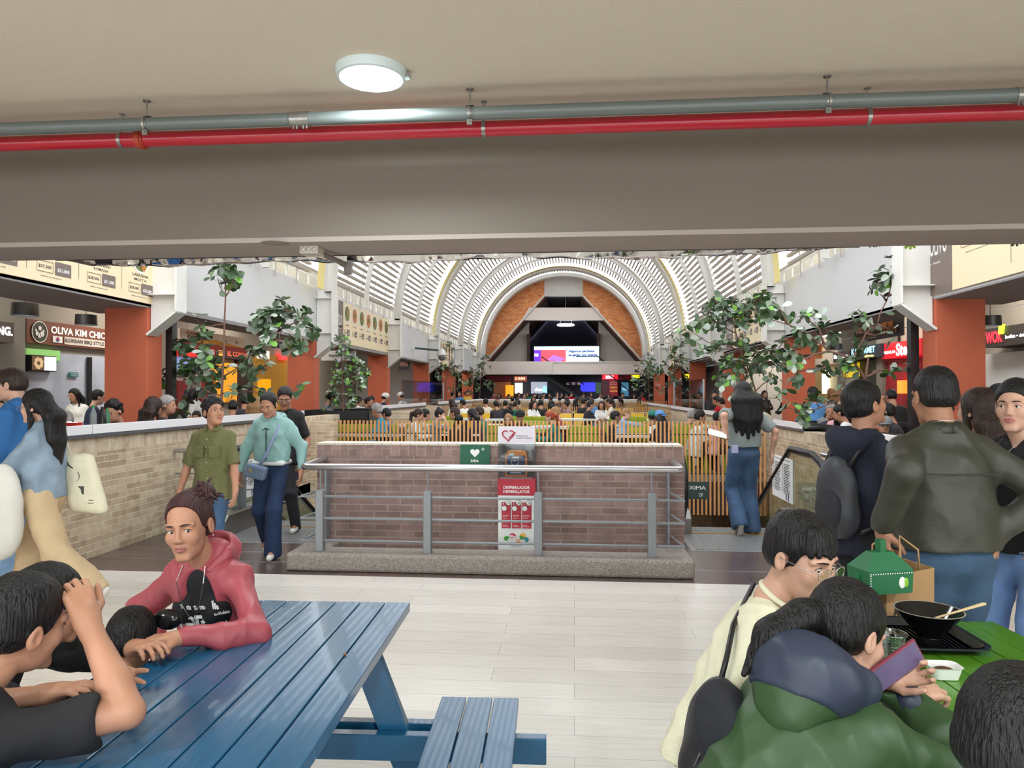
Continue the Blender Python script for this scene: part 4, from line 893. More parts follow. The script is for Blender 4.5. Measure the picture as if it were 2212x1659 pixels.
def person(label, loc, yaw, H=1.70, sit=None, lean=0, side=0, twist=0, head=(0, 0, 0), arms=None, legs=None, skin='warm', fem=False, build=1., q=1,
           hair=('short', 'black'), top=None, bottom=None, shoes=None, glasses=None, look=(0, 0), name='person', group=None, cat='person', face=True, neckf=0., headoff=(0, 0, 0), parts_fn=None, only=None, bust=0., jaw=1.):
    """a figure. loc: where its feet (or its seat's foot) stand; yaw degrees, 0 = facing away along +Y, positive = turning left.
    q: 0 far, 1 middle distance, 2 near.  top=(kind, material, opts)"""
    root = thing(name, label, cat, loc, math.radians(yaw), group); s = H/1.70
    pel = Vector((0, 0, .93*s)) if sit is None else Vector((0, 0, sit + .09*s))
    TR = Matrix.Rotation(math.radians(twist), 3, 'Z') @ Matrix.Rotation(math.radians(side), 3, 'Y') @ Matrix.Rotation(-math.radians(lean), 3, 'X')
    t = lambda x, y, z: pel + TR @ Vector((x*s, y*s, z*s))
    bw_ = build; ab = build**.45; sw = (.142 if fem else .158)*(.5+.5*bw_)
    nb = t(0, -.01, .50); sh = {1: t(sw, 0, .430), -1: t(-sw, 0, .430)}; hp = {1: pel + TR.to_3x3() @ Vector((.085*s, 0, -.02*s)), -1: pel + TR @ Vector((-.085*s, 0, -.02*s))}
    HRm = TR @ eulm(0, 0, 0) @ eulm(*head) if head is not None else TR
    HRm = eulm(twist, 0, side) @ eulm(*head)
    nk = t(0, .015+neckf, .55); hc = nk + HRm @ Vector((0, .03*s, .115*s)) + Vector(headoff)
    hs = (.97 if fem else 1.)*(s**.35)*1.02
    A = {}
    arms = arms or {}
    l1, l2 = .285*s, .255*s
    for sd in (1, -1):
        a = dict(t=(sd*.25, .02, .80) if sit is None else (sd*.16, .34, sit+.20), hint=(sd*.5, -1, -.3), dir=None, palm=(-sd, 0, 0), curl=.4, spread=.08, tcurl=.35); a.update(arms.get(sd, {}))
        tg = Vector(a['t']) if 'w' not in a else Matrix.Rotation(-math.radians(yaw), 3, 'Z') @ (Vector(a['w']) - Vector(loc)); el, wr = ik(sh[sd], tg, l1, l2, a['hint']); a['el'] = el; a['wr'] = wr; a['d'] = _nrm(wr-el) if a['dir'] is None else _nrm(a['dir']); A[sd] = a
    Lg = {}
    legs = legs or {}
    for sd in (1, -1):
        a = dict(t=(sd*.10, -.02, .085*s) if sit is None else (sd*.13, .42*s, .085), hint=(0, 1, .0 if sit is None else 1), foot=(sd*.12, 1, 0)); a.update(legs.get(sd, {}))
        kn, an = ik(hp[sd], a['t'], .43*s, .415*s, a['hint']); a['kn'] = kn; a['an'] = an; Lg[sd] = a
    res = {0: .022, 1: .013, 2: .009}[q]; rh = {0: .011, 1: .0058, 2: .0036}[q]; rhand = {0: .012, 1: .0058, 2: .0034}[q]
    # ---- body
    B = SDF(); k = .05*s
    B.ell(t(0, 0, .0), (.125*s*bw_, .085*s*bw_, .10*s), TR, k); B.ell(t(0, 0, .16), (.115*s*bw_, .078*s*bw_, .14*s), TR, k); B.ell(t(0, .0, .32), (.13*s*bw_, .085*s*bw_, .14*s), TR, k); B.cap(t(-sw*.7, 0, .43), t(sw*.7, 0, .43), .05*s, .05*s, k)
    SL = (top[2].get('sleeve', .6) if top and len(top) > 2 else 0)
    for sd in (1, -1):
        a = A[sd]; g1 = min(1, SL); md = sh[sd].lerp(a['el'], max(0, g1-.12)); B.cap(sh[sd], md, .034*s*ab, .032*s*ab, k*.4)
        if SL < 1.2: B.cap(md, a['el'], .041*s*ab, .036*s*ab, .01); B.cap(a['el'], a['el'].lerp(a['wr'], .35), .036*s*ab, .0385*s*ab, .015); B.cap(a['el'].lerp(a['wr'], .35), a['wr'], .0385*s*ab, .026*s, .015)
        else: B.cap(md, a['el'], .030*s*ab, .027*s*ab, .01); B.cap(a['el'], a['el'].lerp(a['wr'], .75), .027*s*ab, .024*s*ab, .01); B.cap(a['el'].lerp(a['wr'], .75), a['wr'], .024*s, .024*s, .01)
        L = Lg[sd]; B.cap(hp[sd], L['kn'], .062*s, .044*s, k*.5); B.cap(L['kn'], L['an'], .044*s, .034*s, .02); f = _nrm(L['foot']); B.cap(L['an'], L['an'] + f*.10*s + Vector((0, 0, -.04*s)), .034*s, .028*s, .02)
    B.cap(nb, nk + HRm @ Vector((0, 0, .03*s)), .058*s*(.9 if fem else 1), .052*s*(.9 if fem else 1), .03)
    if q == 0: 
        head_sdf(B, hc, HRm, hs, fem, False, jaw)
        for sd in (1, -1): B.cap(A[sd]['wr'], A[sd]['wr'] + A[sd]['d']*.10*s, .024*s, .02*s, .02); B.cap(A[sd]['wr'] + A[sd]['d']*.09*s, A[sd]['wr'] + A[sd]['d']*.165*s + Vector(A[sd]['palm'])*.02, .019*s, .014*s, .02)
    skm = [SK[skin], m_scl, m_iris, LIP[skin], m_brow]
    parts = [(*B.mesh(res if q else .016), 0)]
    def facemats(V, Fq):
        c = V[Fq].mean(1) - np.array(hc); L = c @ np.array(HRm); L = L/hs
        lip = (np.abs(L[:, 0]) < .0205) & (L[:, 1] > .081) & (L[:, 2] < -.0465 - .12*np.abs(L[:, 0])) & (L[:, 2] > -.0715 + .25*np.abs(L[:, 0]))
        return np.where(lip, 3, 0)
    if q:
        Hd = SDF(); head_sdf(Hd, hc, HRm, hs, fem, True, jaw); Hd.cap(nb.lerp(nk, .3), nk + HRm @ Vector((0, -.005, .05*s)), .052*s*(.88 if fem else 1), .050*s*(.88 if fem else 1), .03); V, Fq = Hd.mesh(rh); parts.append((V, Fq, facemats(V, Fq))); parts += head_extra(hc, HRm, hs, look=look)
        for sd in (1, -1):
            a = A[sd]
            if a.get('nohand'): continue
            Hn = SDF(); Hn.cap(a['wr'] - _nrm(a['wr']-a['el'])*(.09 if SL < 1.2 else .03)*s, a['wr'], (.031 if SL < 1.2 else .026)*s*ab, .0265*s, .01); hand_sdf(Hn, a['wr'] + a['d']*.008, a['d'], a['palm'], sd*a.get('th', 1), s*(.93 if fem else 1), a['curl'], a['spread'], a['tcurl'], a.get('curls')); parts.append((*Hn.mesh(rhand), 0))
    elif face:
        parts += head_extra(hc, HRm, hs, look=look, far=True)
    o = link('body', np_mesh('body', parts, skm), root)
    ctx = dict(root=root, s=s, t=t, TR=TR, sh=sh, hp=hp, A=A, L=Lg, hc=hc, HR=HRm, hs=hs, nb=nb, nk=nk, pel=pel, q=q, bw=bw_, ab=ab, res=res, fem=fem, sit=sit, seed=(abs(hash(label)) if False else sum(map(ord, label))) % 9973)
    if hair: make_hair(ctx, *hair)
    if top: ctx['top'] = make_top(ctx, *top)
    if bottom: make_bottom(ctx, *bottom)
    if shoes: make_shoes(ctx, *shoes)
    if glasses: make_glasses(ctx, glasses)
    root['_x'] = 0; del root['_x']
    return root, ctx
def make_hair(c, style, col, opt=None):
    P, R, s = c['hc'], c['HR'], c['hs']; opt = opt or {}; H = SDF(); q = c['q']
    T = lambda x, y, z: P + R @ Vector((x*s, y*s, z*s)); E = lambda cc, r, k=.02, sub=0: H.ell(T(*cc), [v*s for v in r], R, k*s, sub); C = lambda a, b, ra, rb, k=.02: H.cap(T(*a), T(*b), ra*s, rb*s, k*s)
    th = opt.get('th', .008); hl = opt.get('hairline', 0.) + .010
    top_ = (.073+th, .094+th, .082+th*1.3)
    E((0, -.016, .042), top_)
    if style in ('short', 'fade'):
        E((0, -.05, -.005), (.070+th*.6, .062+th*.4, .055), .02)
        E((0, .095, -.035+hl), (.105, .085, .098), .006, 1)                       # face
        H.plane(T(0, 0, -.048), R @ Vector((0, 0, -1)), .01*s); E((0, .03, -.07), (.2, .055, .062), .008, 1)
        for g in (-1, 1): E((g*.082, -.004, -.010), (.02, .024, .036), .004, 1)
        if opt.get('quiff'): C((-.03, .07, .105), (.035, .06, .11), .022, .02)
        if opt.get('fringe'):
            for k in range(7): C((-.048+.016*k, .045, .100), (-.054+.018*k, .090-abs(k-3)**2*.0026, .040+.005*((k*5) % 3)), .015, .008, .010)
        if opt.get('curly'):
            r = random.Random(5)
            for k in range(70):
                a = r.uniform(0, 2*PI); e = r.uniform(.12, 1.45); x, y, z = math.cos(a)*math.cos(e), math.sin(a)*math.cos(e), math.sin(e)
                if y > .55 and z < .62: continue
                E((x*.083, -.016+y*.1, .045+z*.09), (.018, .018, .017), .012)
    elif style in ('long', 'pony', 'bun', 'tied'):
        E((0, -.05, -.01), (.070+th*.5, .06, .06), .02)
        E((0, .098, -.033+hl), (.098 if style != 'long' else .078, .08, .095), .008, 1)
        if style != 'long':
            H.plane(T(0, 0, -.055), R @ Vector((0, 0, -1)), .01*s); E((0, .03, -.075), (.2, .055, .062), .008, 1)
            for g in (-1, 1): E((g*.084, -.006, -.010), (.02, .02, .032), .004, 1)
        if style == 'bun': 
            bc = opt.get('at', (0, -.085, .095)); br = opt.get('r', .038); E(bc, (br, br*.9, br), .015)
            if opt.get('messy'):
                r = random.Random(3)
                for k in range(26):
                    d = Vector((r.gauss(0, 1), r.gauss(0, 1), r.gauss(.2, 1))).normalized(); b0 = Vector(bc); C(tuple(b0 + d*br*.5), tuple(b0 + d*br*(1.1+r.random()*.5) + Vector((r.gauss(0, .01), r.gauss(0, .01), -.008))), .009, .0035, .006)
        if style == 'pony':
            L = opt.get('len', .26); x = opt.get('x', 0); a = T(x, -.105, .045); b = T(x*1.3, -.15, .0); gd = _nrm(R @ Vector(opt['dir'])) if 'dir' in opt else Vector((0, 0, -1)); H.cap(T(x, -.09, .04), b, .024*s, .034*s, .02)
            e = b + gd*L*.5 + (R @ Vector((x*.3, -.02, 0))); pr_ = opt.get('rad', .034); H.cap(b, e, pr_*s, pr_*.9*s, .02); H.cap(e, e + gd*L*.5 + Vector((0, 0, -.04 if 'dir' in opt else 0)), pr_*.9*s, .008*s, .02)
        if style == 'long':
            L = opt.get('len', .38); bk = c['TR'] @ Vector((0, -1, 0)); n0 = T(0, -.055, -.05); dn = (c['TR'] @ Vector((0, 0, -1)))*(.8) + Vector((0, 0, -.2)); wd = opt.get('w', .075)
            for g in (-1, -.5, 0, .5, 1):
                a = T(g*.05, -.045 - .02*(1-abs(g)), .02); m_ = n0 + (c['TR'] @ Vector((g*wd, -.035 - opt.get('off', 0) - .02*(1-abs(g)), -.02))); e = m_ + dn*L*(.92+.08*math.cos(g*3)) + bk*(.02 if c['sit'] is None else .01)
                hr_ = opt.get('rad', .038); H.cap(a, m_, .040*s, hr_*s, .03); H.cap(m_, m_.lerp(e, .55), hr_*s, hr_*.92*s, .03); H.cap(m_.lerp(e, .55), e, hr_*.92*s, hr_*.35*s, .03)
            for g in (-1, 1):
                if opt.get('front', 1): H.cap(T(g*.070, .02, .03), T(g*.078, .0, -.09), .018*s, .018*s, .02); H.cap(T(g*.078, .0, -.09), T(g*.085, .01, -.15) + Vector((0, 0, -opt.get('fl', .1))), .02*s, .008*s, .02)
    V, Fq = H.mesh({0: .013, 1: .007, 2: .0045}[q])
    V = displace(V, Fq, {0: .003, 1: .0022, 2: .0018}[q]*s*(2 if opt.get('curly') else 1), 160 if not opt.get('curly') else 210, c['seed'], (1, 1, .22) if not opt.get('curly') else (1, 1, 1))
    o = link('hair', np_mesh('hair', [(V, Fq, 0)], [HR[col]]), c['root'])
    if opt.get('ends'): pass
    c['hair_o'] = o; return o
def hood_part(c, m, par, big=1., lining=None, res=None):
    TR = c['TR']; n_ = c['nb']; G = SDF(); v = lambda x, y, z: n_ + TR @ Vector((x*big, y*big, z*big))
    G.ell(v(0, -.085, -.005), (.125*big, .095*big, .085*big), TR, .03); G.ell(v(0, -.10, -.07), (.08*big, .05*big, .08*big), TR, .04)
    for g in (-1, 1): G.cap(v(g*.095, -.03, .02), v(g*.065, .06, .0), .036*big, .022*big, .03)
    G.ell(v(0, -.045, .06), (.098*big, .085*big, .085*big), TR, .015, 1)
    V, Fq = G.mesh(res or max(.007, c['res']*.7)); V = displace(V, Fq, .007, 34, c['seed'])
    ho = link('hood', np_mesh('hood', [(V, Fq, 0)], [m]), par)
    if lining is not None and lining is not m:
        G.p = [(a[0], a[1], a[2]+.004 if a[0] == 'e' and not a[6] else a[2], (a[3]+.004) if a[0] == 'c' else a[3], (a[4]+.004) if a[0] == 'c' else a[4], a[5], a[6]) for a in G.p]
        G.plane(v(0, 0, -.055), TR @ Vector((0, .15, -1))); V, Fq = G.mesh(res or max(.007, c['res']*.7)); V = displace(V, Fq, .007, 34, c['seed']); link('hood_lining', np_mesh('hl', [(V, Fq, 0)], [lining]), ho)
    return ho
def make_top(c, kind, m, o=None):
    """kind: tee / shirt / hoodie / jacket;  o: sleeve 0..2 (1 = elbow, 2 = wrist), hem (below pelvis), fat, open, m2 (inner or collar)"""
    o = o or {}; s, t, TR, A, sh = c['s'], c['t'], c['TR'], c['A'], c['sh']; bw_ = c['bw']; ab = c['ab']; f = o.get('fat', .014); sl = o.get('sleeve', .6); hem = o.get('hem', .06); S_ = SDF(); k = .05*s
    sit = c['sit'] is not None
    e = lambda z, rx, ry, rz, y=0: S_.ell(t(0, y, z), ((rx*bw_)*s+f, (ry*bw_)*s+f, rz*s), TR, k)
    e(.33, .150, .104, .17); e(.17, .138, .100, .17)
    lo = -.06 if sit else -hem-.06
    for g in (-1, 1): S_.cap(t(g*.048*bw_, 0, .20), t(g*(.052 if hem < .04 else .072)*bw_, 0, lo), .092*s*bw_+f, (.104 if hem < .04 else .118)*s*bw_+f*1.05, k)
    S_.cap(t(-.09*bw_, 0, .435), t(.09*bw_, 0, .435), .052*s+f*.4, .052*s+f*.4, k)
    if c['fem']:
        for g in (-1, 1): S_.ell(t(g*.065, .082, .33), (.055*s, .05*s, .055*s), TR, .04)
    if kind in ('hoodie', 'jacket'): S_.cap(c['nb'] + TR @ Vector((-.03, -.0, .0)), c['nb'] + TR @ Vector((.03, 0, 0)), .062*s+f*.3, .062*s+f*.3, .04)
    S_.plane(t(0, 0, -hem if not sit else -.09), TR @ Vector((0, 0, -1)))
    S_.ell(c['nk'] + TR @ Vector((0, .03, .02)), (.062*s, .066*s, .055*s+o.get('vneck', 0)), TR, .008, 1)
    if o.get('open'): S_.ell(t(o.get('ox', 0), .17, .30), (o['open'], .14, .36), TR, .008, 1)
    sf = o.get('sfat', f*.8)
    for sd in (1, -1):
        a = A[sd]; T0_ = S_; S_ = SDF(); T0_.subs.append((S_, .05*s)); S_.cap(t(sd*.05, 0, .475), sh[sd], .038*s+f*.3, .045*s*ab+sf*.6, .04)
        if sl <= 1:
            e_ = sh[sd].lerp(a['el'], sl); d_ = _nrm(a['el']-sh[sd]); S_.cap(sh[sd], e_, .046*s*ab+sf*.6, .044*s*ab+sf*.95, .03); S_.scap(e_+d_*.115, e_+d_*.13, .10, .10, .006)
        else:
            w_ = a['el'].lerp(a['wr'], min(1, sl-1)); d_ = _nrm(a['wr']-a['el']); S_.cap(sh[sd], a['el'], .046*s*ab+sf*.7, .041*s*ab+sf*.9, .025); S_.cap(a['el'], w_, .042*s*ab+sf*.9, .031*s*ab+sf*.7, .02)
            if kind in ('hoodie', 'jacket') and sl > 1.8: S_.cap(w_ - _nrm(w_-a['el'])*.02, w_, .035*s*ab+sf*.5, .033*s*ab+sf*.5, .008)
            S_.scap(w_+d_*.092, w_+d_*.1, .075, .075, .005)
        S_ = T0_
    V, Fq = S_.mesh(c['res']*(.8 if c['q'] else 1)); V = displace(V, Fq, (o.get('fold', .006)*2.3 + (.004 if c['q'] == 2 else 0))*s, o.get('fs', 24), c['seed']+1, (1, 1, .55))
    ob = link(o.get('name', {'tee': 't_shirt', 'shirt': 'shirt', 'hoodie': 'hoodie', 'jacket': 'jacket'}[kind]), np_mesh('top', [(V, Fq, 0)], [m]), c['root'])
    if kind == 'hoodie' or o.get('hood'): hood_part(c, o.get('hm', m), ob, o.get('hbig', 1.)*s, o.get('m2'))
    if kind == 'shirt' or o.get('collar'):
        b = MB(); n_ = c['nb'] + TR @ Vector((0, .012, .035*s)); 
        for g in (-1, 1):
            pts = []
            for j in range(7):
                a = j/6*PI*.86; rr = (.060*s+.012); pts.append((n_ + TR @ Vector((g*rr*math.sin(a+.0), -rr*math.cos(a), .018-.02*j/6)), n_ + TR @ Vector((g*(rr+.016)*math.sin(a), -(rr+.014)*math.cos(a), -.024-.02*j/6))))
            vs = [x for p in pts for x in p]; b.add(vs, [(2*j, 2*j+1, 2*j+3, 2*j+2) for j in range(6)])
        cb = b.build('collar', o.get('m2', m), ob, smooth=True); so = cb.modifiers.new('s', 'SOLIDIFY'); so.thickness = .005
    return ob
def make_bottom(c, kind, m, o=None):
    """trousers, o: flare, fat, len"""
    o = o or {}; s = c['s']; t = c['t']; TR = c['TR']; f = o.get('fat', .016); fl = o.get('flare', 0.); S_ = SDF(); bw_ = c['bw']
    S_.ell(t(0, 0, .0), (.146*s*bw_+f*.3, .100*s*bw_+f*.3, .11*s), TR, .05)
    if c['fem']: 
        for g in (-1, 1): S_.ell(t(g*.055, -.03, -.03), (.085*s*bw_, .08*s*bw_, .09*s), TR, .04)
    for sd in (1, -1):
        L = c['L'][sd]; hp = c['hp'][sd]; an = L['an']; kn = L['kn']; end = kn.lerp(an, o.get('len', 1.0))
        G = SDF(); S_.subs.append((G, .045*s)); G.cap(hp, kn, .077*s*bw_+f, .056*s+f+fl*.3, .05); d_ = (an-kn).normalized(); e_ = end + d_*.03; G.cap(kn, e_, .056*s+f+fl*.3, .044*s+f+fl, .03); G.scap(e_+d_*.165, e_+d_*.18, .15, .15, .006)
    S_.plane(t(0, 0, .085), TR @ Vector((0, 0, 1)))
    V, Fq = S_.mesh(c['res']*(.8 if c['q'] else 1)); V = displace(V, Fq, o.get('fold', .006)*s, 30, c['seed']+5, (1, 1, .8))
    if c['sit'] is None: V[:, 2] = np.maximum(V[:, 2], .012)
    return link(o.get('name', 'trousers'), np_mesh('bottom', [(V, Fq, 0)], [m]), c['root'])
def make_shoes(c, m, m2, o=None):
    s = c['s']
    for sd in (1, -1):
        L = c['L'][sd]; an = L['an']; f = _nrm(L['foot']); rt = f.cross(Vector((0, 0, 1)))
        if rt.length < .1: rt = Vector((1, 0, 0))
        rt.normalize(); up = rt.cross(f); B_ = Matrix((rt, f, up)).transposed(); T = lambda x, y, z: an + B_ @ Vector((x*s, y*s, z*s))
        S_ = SDF(); S_.cap(T(0, -.045, -.04), T(0, .0, -.0), .036*s, .048*s, .02); S_.cap(T(0, .0, -.035), T(0, .13, -.055), .042*s, .032*s, .03); S_.plane(T(0, 0, -.084), B_ @ Vector((0, 0, -1)))
        V, Fq = S_.mesh(.009 if c['q'] else .016); lz = (V[Fq].mean(1) - np.array(an)) @ np.array(B_); mi = np.where(lz[:, 2] < -.062*s, 1, 0)
        link('shoe', np_mesh('shoe', [(V, Fq, mi)], [m, m2]), c['root'])
def make_glasses(c, kind='wire'):
    P, R, s = c['hc'], c['HR'], c['hs']; T = lambda x, y, z: P + R @ Vector((x*s, y*s, z*s)); b = MB(); r = .0012 if kind == 'wire' else .0026
    for g in (-1, 1):
        ww, hh = (.023, .017); b.tube([T(g*.033+ww*math.cos(a)*(1+.12*abs(math.sin(2*a))), .109-.006*abs(math.cos(a))*(1 if math.cos(a)*g > 0 else 0), -.001+hh*math.sin(a)*(1+.12*abs(math.sin(2*a)))) for a in [2*PI*j/20 for j in range(20)]], r*s, 6, closed=True)
        b.tube([T(g*.058, .102, .005), T(g*.076, .06, .006), T(g*.080, -.01, .006), T(g*.078, -.03, -.008)], r*s, 6)
    b.tube([T(-.010, .108, .004), T(0, .113, .007), T(.010, .108, .004)], r*s, 6)
    o = b.build('eyeglasses', m_alu if kind == 'wire' else m_black, c['root'], smooth=True)
    g_ = MB()
    for g in (-1, 1): g_.add([T(g*.033+.021*math.cos(a), .107, -.001+.016*math.sin(a)) for a in [2*PI*j/16 for j in range(16)]], [tuple(range(16))])
    g_.build('lens', glass_mat('spectacle_lens', (245, 248, 250), .02, .02), o, smooth=False)
# ================================================================ the people who stand out
def cw(X, Z, z=0):
    """camera-ground coordinates (right, ahead) -> world"""
    c, s_ = math.cos(YAW), math.sin(YAW); return Vector((X*c - Z*s_, X*s_ + Z*c, z))
def at_px(px, D, z=0): return cw((px-1106)/F_PX*D, D, z)
YD_ = math.degrees(YAW)
jb = cloth('jeans_mid_blue', (60, 86, 118), kind='denim'); jd = cloth('jeans_dark_blue', (30, 50, 84), kind='denim'); jl = cloth('jeans_light_blue', (132, 164, 200), kind='denim'); jk = cloth('black_trousers', (26, 26, 30)); kh = cloth('khaki_trousers', (200, 174, 138))
w_sh = mat('white_shoe_leather', (222, 220, 214), .45); w_so = mat('white_shoe_sole', (205, 202, 196), .6); k_sh = mat('black_shoe', (28, 28, 30), .5); g_sh = mat('grey_shoe', (130, 130, 128), .6)
# ---- woman in the pink jacket
pk = cloth('dusty_pink_shell', (168, 76, 86), kind='shell'); bt = cloth('black_tee', (20, 20, 24))
rt = cw(-1.11, 2.88)
r, c = person('woman with auburn hair tied up in an open dusty pink jacket at the blue table', rt, 168+YD_, H=1.62, sit=.45, lean=24, q=2, fem=True, skin='warm', build=.84,
    head=(12, 5, 6), look=(-.3, -.1), hair=('bun', 'auburn', {'at': (-.040, -.070, .108), 'r': .042, 'messy': 1, 'hairline': .030}), top=('tee', bt, {'sleeve': .3, 'fat': .002, 'fold': -.001, 'name': 't_shirt'}), bottom=('trousers', jk, {}),
    arms={-1: dict(w=atZ(395, 1378, .80), hint=(-1, .2, -.6), palm=(0, 0, -1), curl=.5), 1: dict(t=(.16, .22, .62), hint=(1, -.3, -.8), palm=(0, 0, -1), curl=.5)})
def jacket_over(c, m, hoodm=None, fat=.028, openw=.07, name='open_jacket', ox=0.):
    s, t, TR, A, sh = c['s'], c['t'], c['TR'], c['A'], c['sh']; S_ = SDF(); k = .05*s
    for z, rx, ry, rz in ((.33, .155, .108, .17), (.17, .148, .108, .18)): S_.ell(t(0, 0, z), (rx*s*c['bw']+fat, ry*s*c['bw']+fat, rz*s), TR, k)
    for g in (-1, 1): S_.cap(t(g*.045, 0, .2), t(g*.055, 0, -.12), .092*s*c['bw']+fat, .108*s*c['bw']+fat, k)
    S_.cap(t(-.09, 0, .435), t(.09, 0, .435), .055*s+fat*.5, .055*s+fat*.5, k); S_.cap(t(-.06, -.05, .52), t(.06, -.05, .52), .045, .045, .03)
    S_.plane(t(0, 0, -.10), TR @ Vector((0, 0, -1)))
    S_.ell(c['nk'] + TR @ Vector((0, .035, .03)), (.066*s, .07*s, .065*s), TR, .008, 1)
    S_.ell(t(ox, .19, .29), (openw, .16, .40), TR, .008, 1)
    for sd in (1, -1):
        a = A[sd]; w_ = a['el'].lerp(a['wr'], .97); S_.cap(t(sd*.05, 0, .475), sh[sd], .04*s+fat*.4, .044*s+fat*.5, .04); S_.cap(sh[sd], a['el'], .044*s+fat*.5, .040*s+fat*.6, .025); S_.cap(a['el'], w_, .040*s+fat*.6, .032*s+fat*.4, .02); S_.cap(w_ - _nrm(w_-a['el'])*.02, w_, .036*s, .033*s, .006)
    V, Fq = S_.mesh(.0065); V = displace(V, Fq, .017, 24, 5, (1, 1, .6)); ob = link(name, np_mesh(name, [(V, Fq, 0)], [m]), c['root'])
    hood_part(c, hoodm or m, ob, .84); return ob
m_prw = mat('print_white', (226, 228, 226), .7); m_prg = mat('print_lime', (130, 210, 60), .7)
def on_chest(c, u, v, y=0.): s = c['s']; return c['t'](u, math.sqrt(max(0, 1-(u/.17)**2))*.112 + .012 + y, v)
G1 = [(0, .9, 1, .9), (0, .9, 0, 0), (1, .9, 1, 0), (0, .45, 1, .45), (0, 0, 1, 0), (.5, 1.15, .5, 0)]; G2 = [(0, 1, .9, 1), (.1, 1, 0, .1), (.3, .8, .35, .1), (.3, .8, .8, .8), (.8, .8, .85, 0), (.5, .6, .7, .5), (.45, .3, .75, .35), (1, .9, 1.1, .1), (.95, .55, 1.25, .6)]; G3 = [(0, .8, .6, .9), (.3, 1, .2, 0), (.2, 0, .7, .2), (.6, .5, .8, .4)]
b = MB()
for gl, u0, v0, sz in ((G1, .085, .26, .075), (G2, .0, .245, .09), (G3, .05, .372, .018), (G1, .02, .372, .015), (G3, -.01, .372, .018), (G2, -.035, .372, .016)):
    for x0, y0, x1, y1 in gl: b.bar(on_chest(c, u0-x0*sz, v0+y0*sz), on_chest(c, u0-x1*sz, v0+y1*sz), sz*.13, .004, up=(0, 1, 0))
b.build('shirt_print', m_prw, c['top'])
b = MB(); r_ = random.Random(4); tq = c['t']
for k in range(46):
    x = r_.uniform(-.10, .10); z = r_.uniform(.06, .2); q_ = Vector(on_chest(c, x, z, .002)); L_ = r_.uniform(.008, .03); a = r_.uniform(0, 3); d_ = Vector((math.cos(a), 0, math.sin(a)))*L_; b.tube([q_-d_*.5, q_+d_*.5], .0025, 4, k % 3 == 0)
b.build('ink_splatter', [m_prg, mat('print_pink', (220, 120, 160), .7)], c['top'])
oj = jacket_over(c, pk, fat=.024, openw=.088, ox=-.01)
b = MB(); q_ = on_chest(c, -.108, .375, .018); 
for k, h_ in enumerate((.014, .022, .030)): b.bar(Vector(q_)+Vector((k*.009, 0, 0)), Vector(q_)+Vector((k*.009+.006, 0, h_)), .006, .004)
b.build('chest_logo', m_prw, oj)
b = MB(); text_into(b, 'adidas', on_chest(c, -.095, .355, .026), c['TR'] @ Vector((-1, -.45, 0)), c['TR'] @ Vector((0, 0, 1)), .05, .014, 0, 0, .03, N=(0, 1, 0)); b.build('chest_lettering', m_prw, oj)
b = MB(); tt = c['t']; b.tube([c['nk'] + c['TR'] @ Vector(v) for v in ((-.045, .03, -.03), (-.055, .075, -.07), (-.035, .105, -.15), (0, .118, -.22), (.035, .105, -.15), (.055, .075, -.07), (.045, .03, -.03))], .0016, 5); b.build('necklace', m_alu, r)
b = MB(); [b.ell(c['hc'] + c['HR'] @ Vector((g*.078, -.008, -.042)), (.004, .004, .004), 5) for g in (-1, 1)]; b.build('earrings', m_alu, r)
# small black camera / gadget she holds
q_ = atD(362, 1338, 2.45); t = thing('handheld_gadget', 'small glossy black gadget held at the chest of the woman in pink', 'gadget', tuple(q_))
b = MB(); b.ell((0, 0, 0), (.05, .03, .035), 8); b.build('casing', mat('gloss_black', (18, 18, 22), .15), t, smooth=True); b = MB(); b.cyl((.01, -.025, .0), (.01, -.04, .0), .018, n=14); b.build('lens_ring', m_black, t)
# ---- child
rt = cw(-1.27, 2.24)
person('small black haired child between the woman in pink and the blue table', rt, -15+YD_, H=1.04, sit=.34, lean=16, q=2, skin='warm', head=(20, 18, 0), hair=('short', 'black', {'th': .014}), top=('tee', cloth('child_dark_top', (36, 34, 40)), {'sleeve': .6}), bottom=('trousers', jk, {}),
    arms={1: dict(t=(.12, .24, .62)), -1: dict(t=(-.12, .24, .62))})
# ---- man with hand at his temple, front left
hd_t = atD(168, 1300, 1.80)
r, c = person('man in a black shirt, elbow on the blue table, hand at his forehead', cw(-1.44, 1.47), -30+YD_, H=1.62, sit=.44, lean=38, side=6, q=2, skin='warm', build=1.1, head=(6, 10, 4), hair=('fade', 'black', {'th': .009}), top=('tee', cloth('black_knit', (24, 24, 28)), {'sleeve': .66, 'fat': .02, 'sfat': .022}), bottom=('trousers', jk, {}),
    arms={1: dict(w=atD(192, 1352, 1.80), hint=(1.0, .3, -.9), dir=(-.55, .0, .8), palm=(-.8, .1, -.5), curl=.75, tcurl=.2), -1: dict(w=cw(-1.25, 1.95, .79), hint=(-1, 0, -.4), palm=(0, 0, -1))}, neckf=.0)
# ---- second man, behind him
r, c = person('half hidden man in black, his open hand spread on the blue table', cw(-1.86, 2.08), -66+YD_, H=1.60, sit=.42, lean=50, q=2, skin='warm', build=1.05, head=(25, 10, 0), hair=('short', 'black', {'th': .012}), top=('tee', cloth('black_top', (22, 22, 25)), {'sleeve': 1.5, 'fat': .02}), bottom=('trousers', jk, {}),
    arms={1: dict(w=atZ(262, 1462, .80), hint=(.6, -.6, -.6), dir=(1, .3, .12), palm=(-.1, .8, -.6), curl=.12, spread=.36, tcurl=-.4), -1: dict(w=cw(-1.2, 2.3, .79), hint=(-1, 0, -.4), palm=(0, 0, -1))})
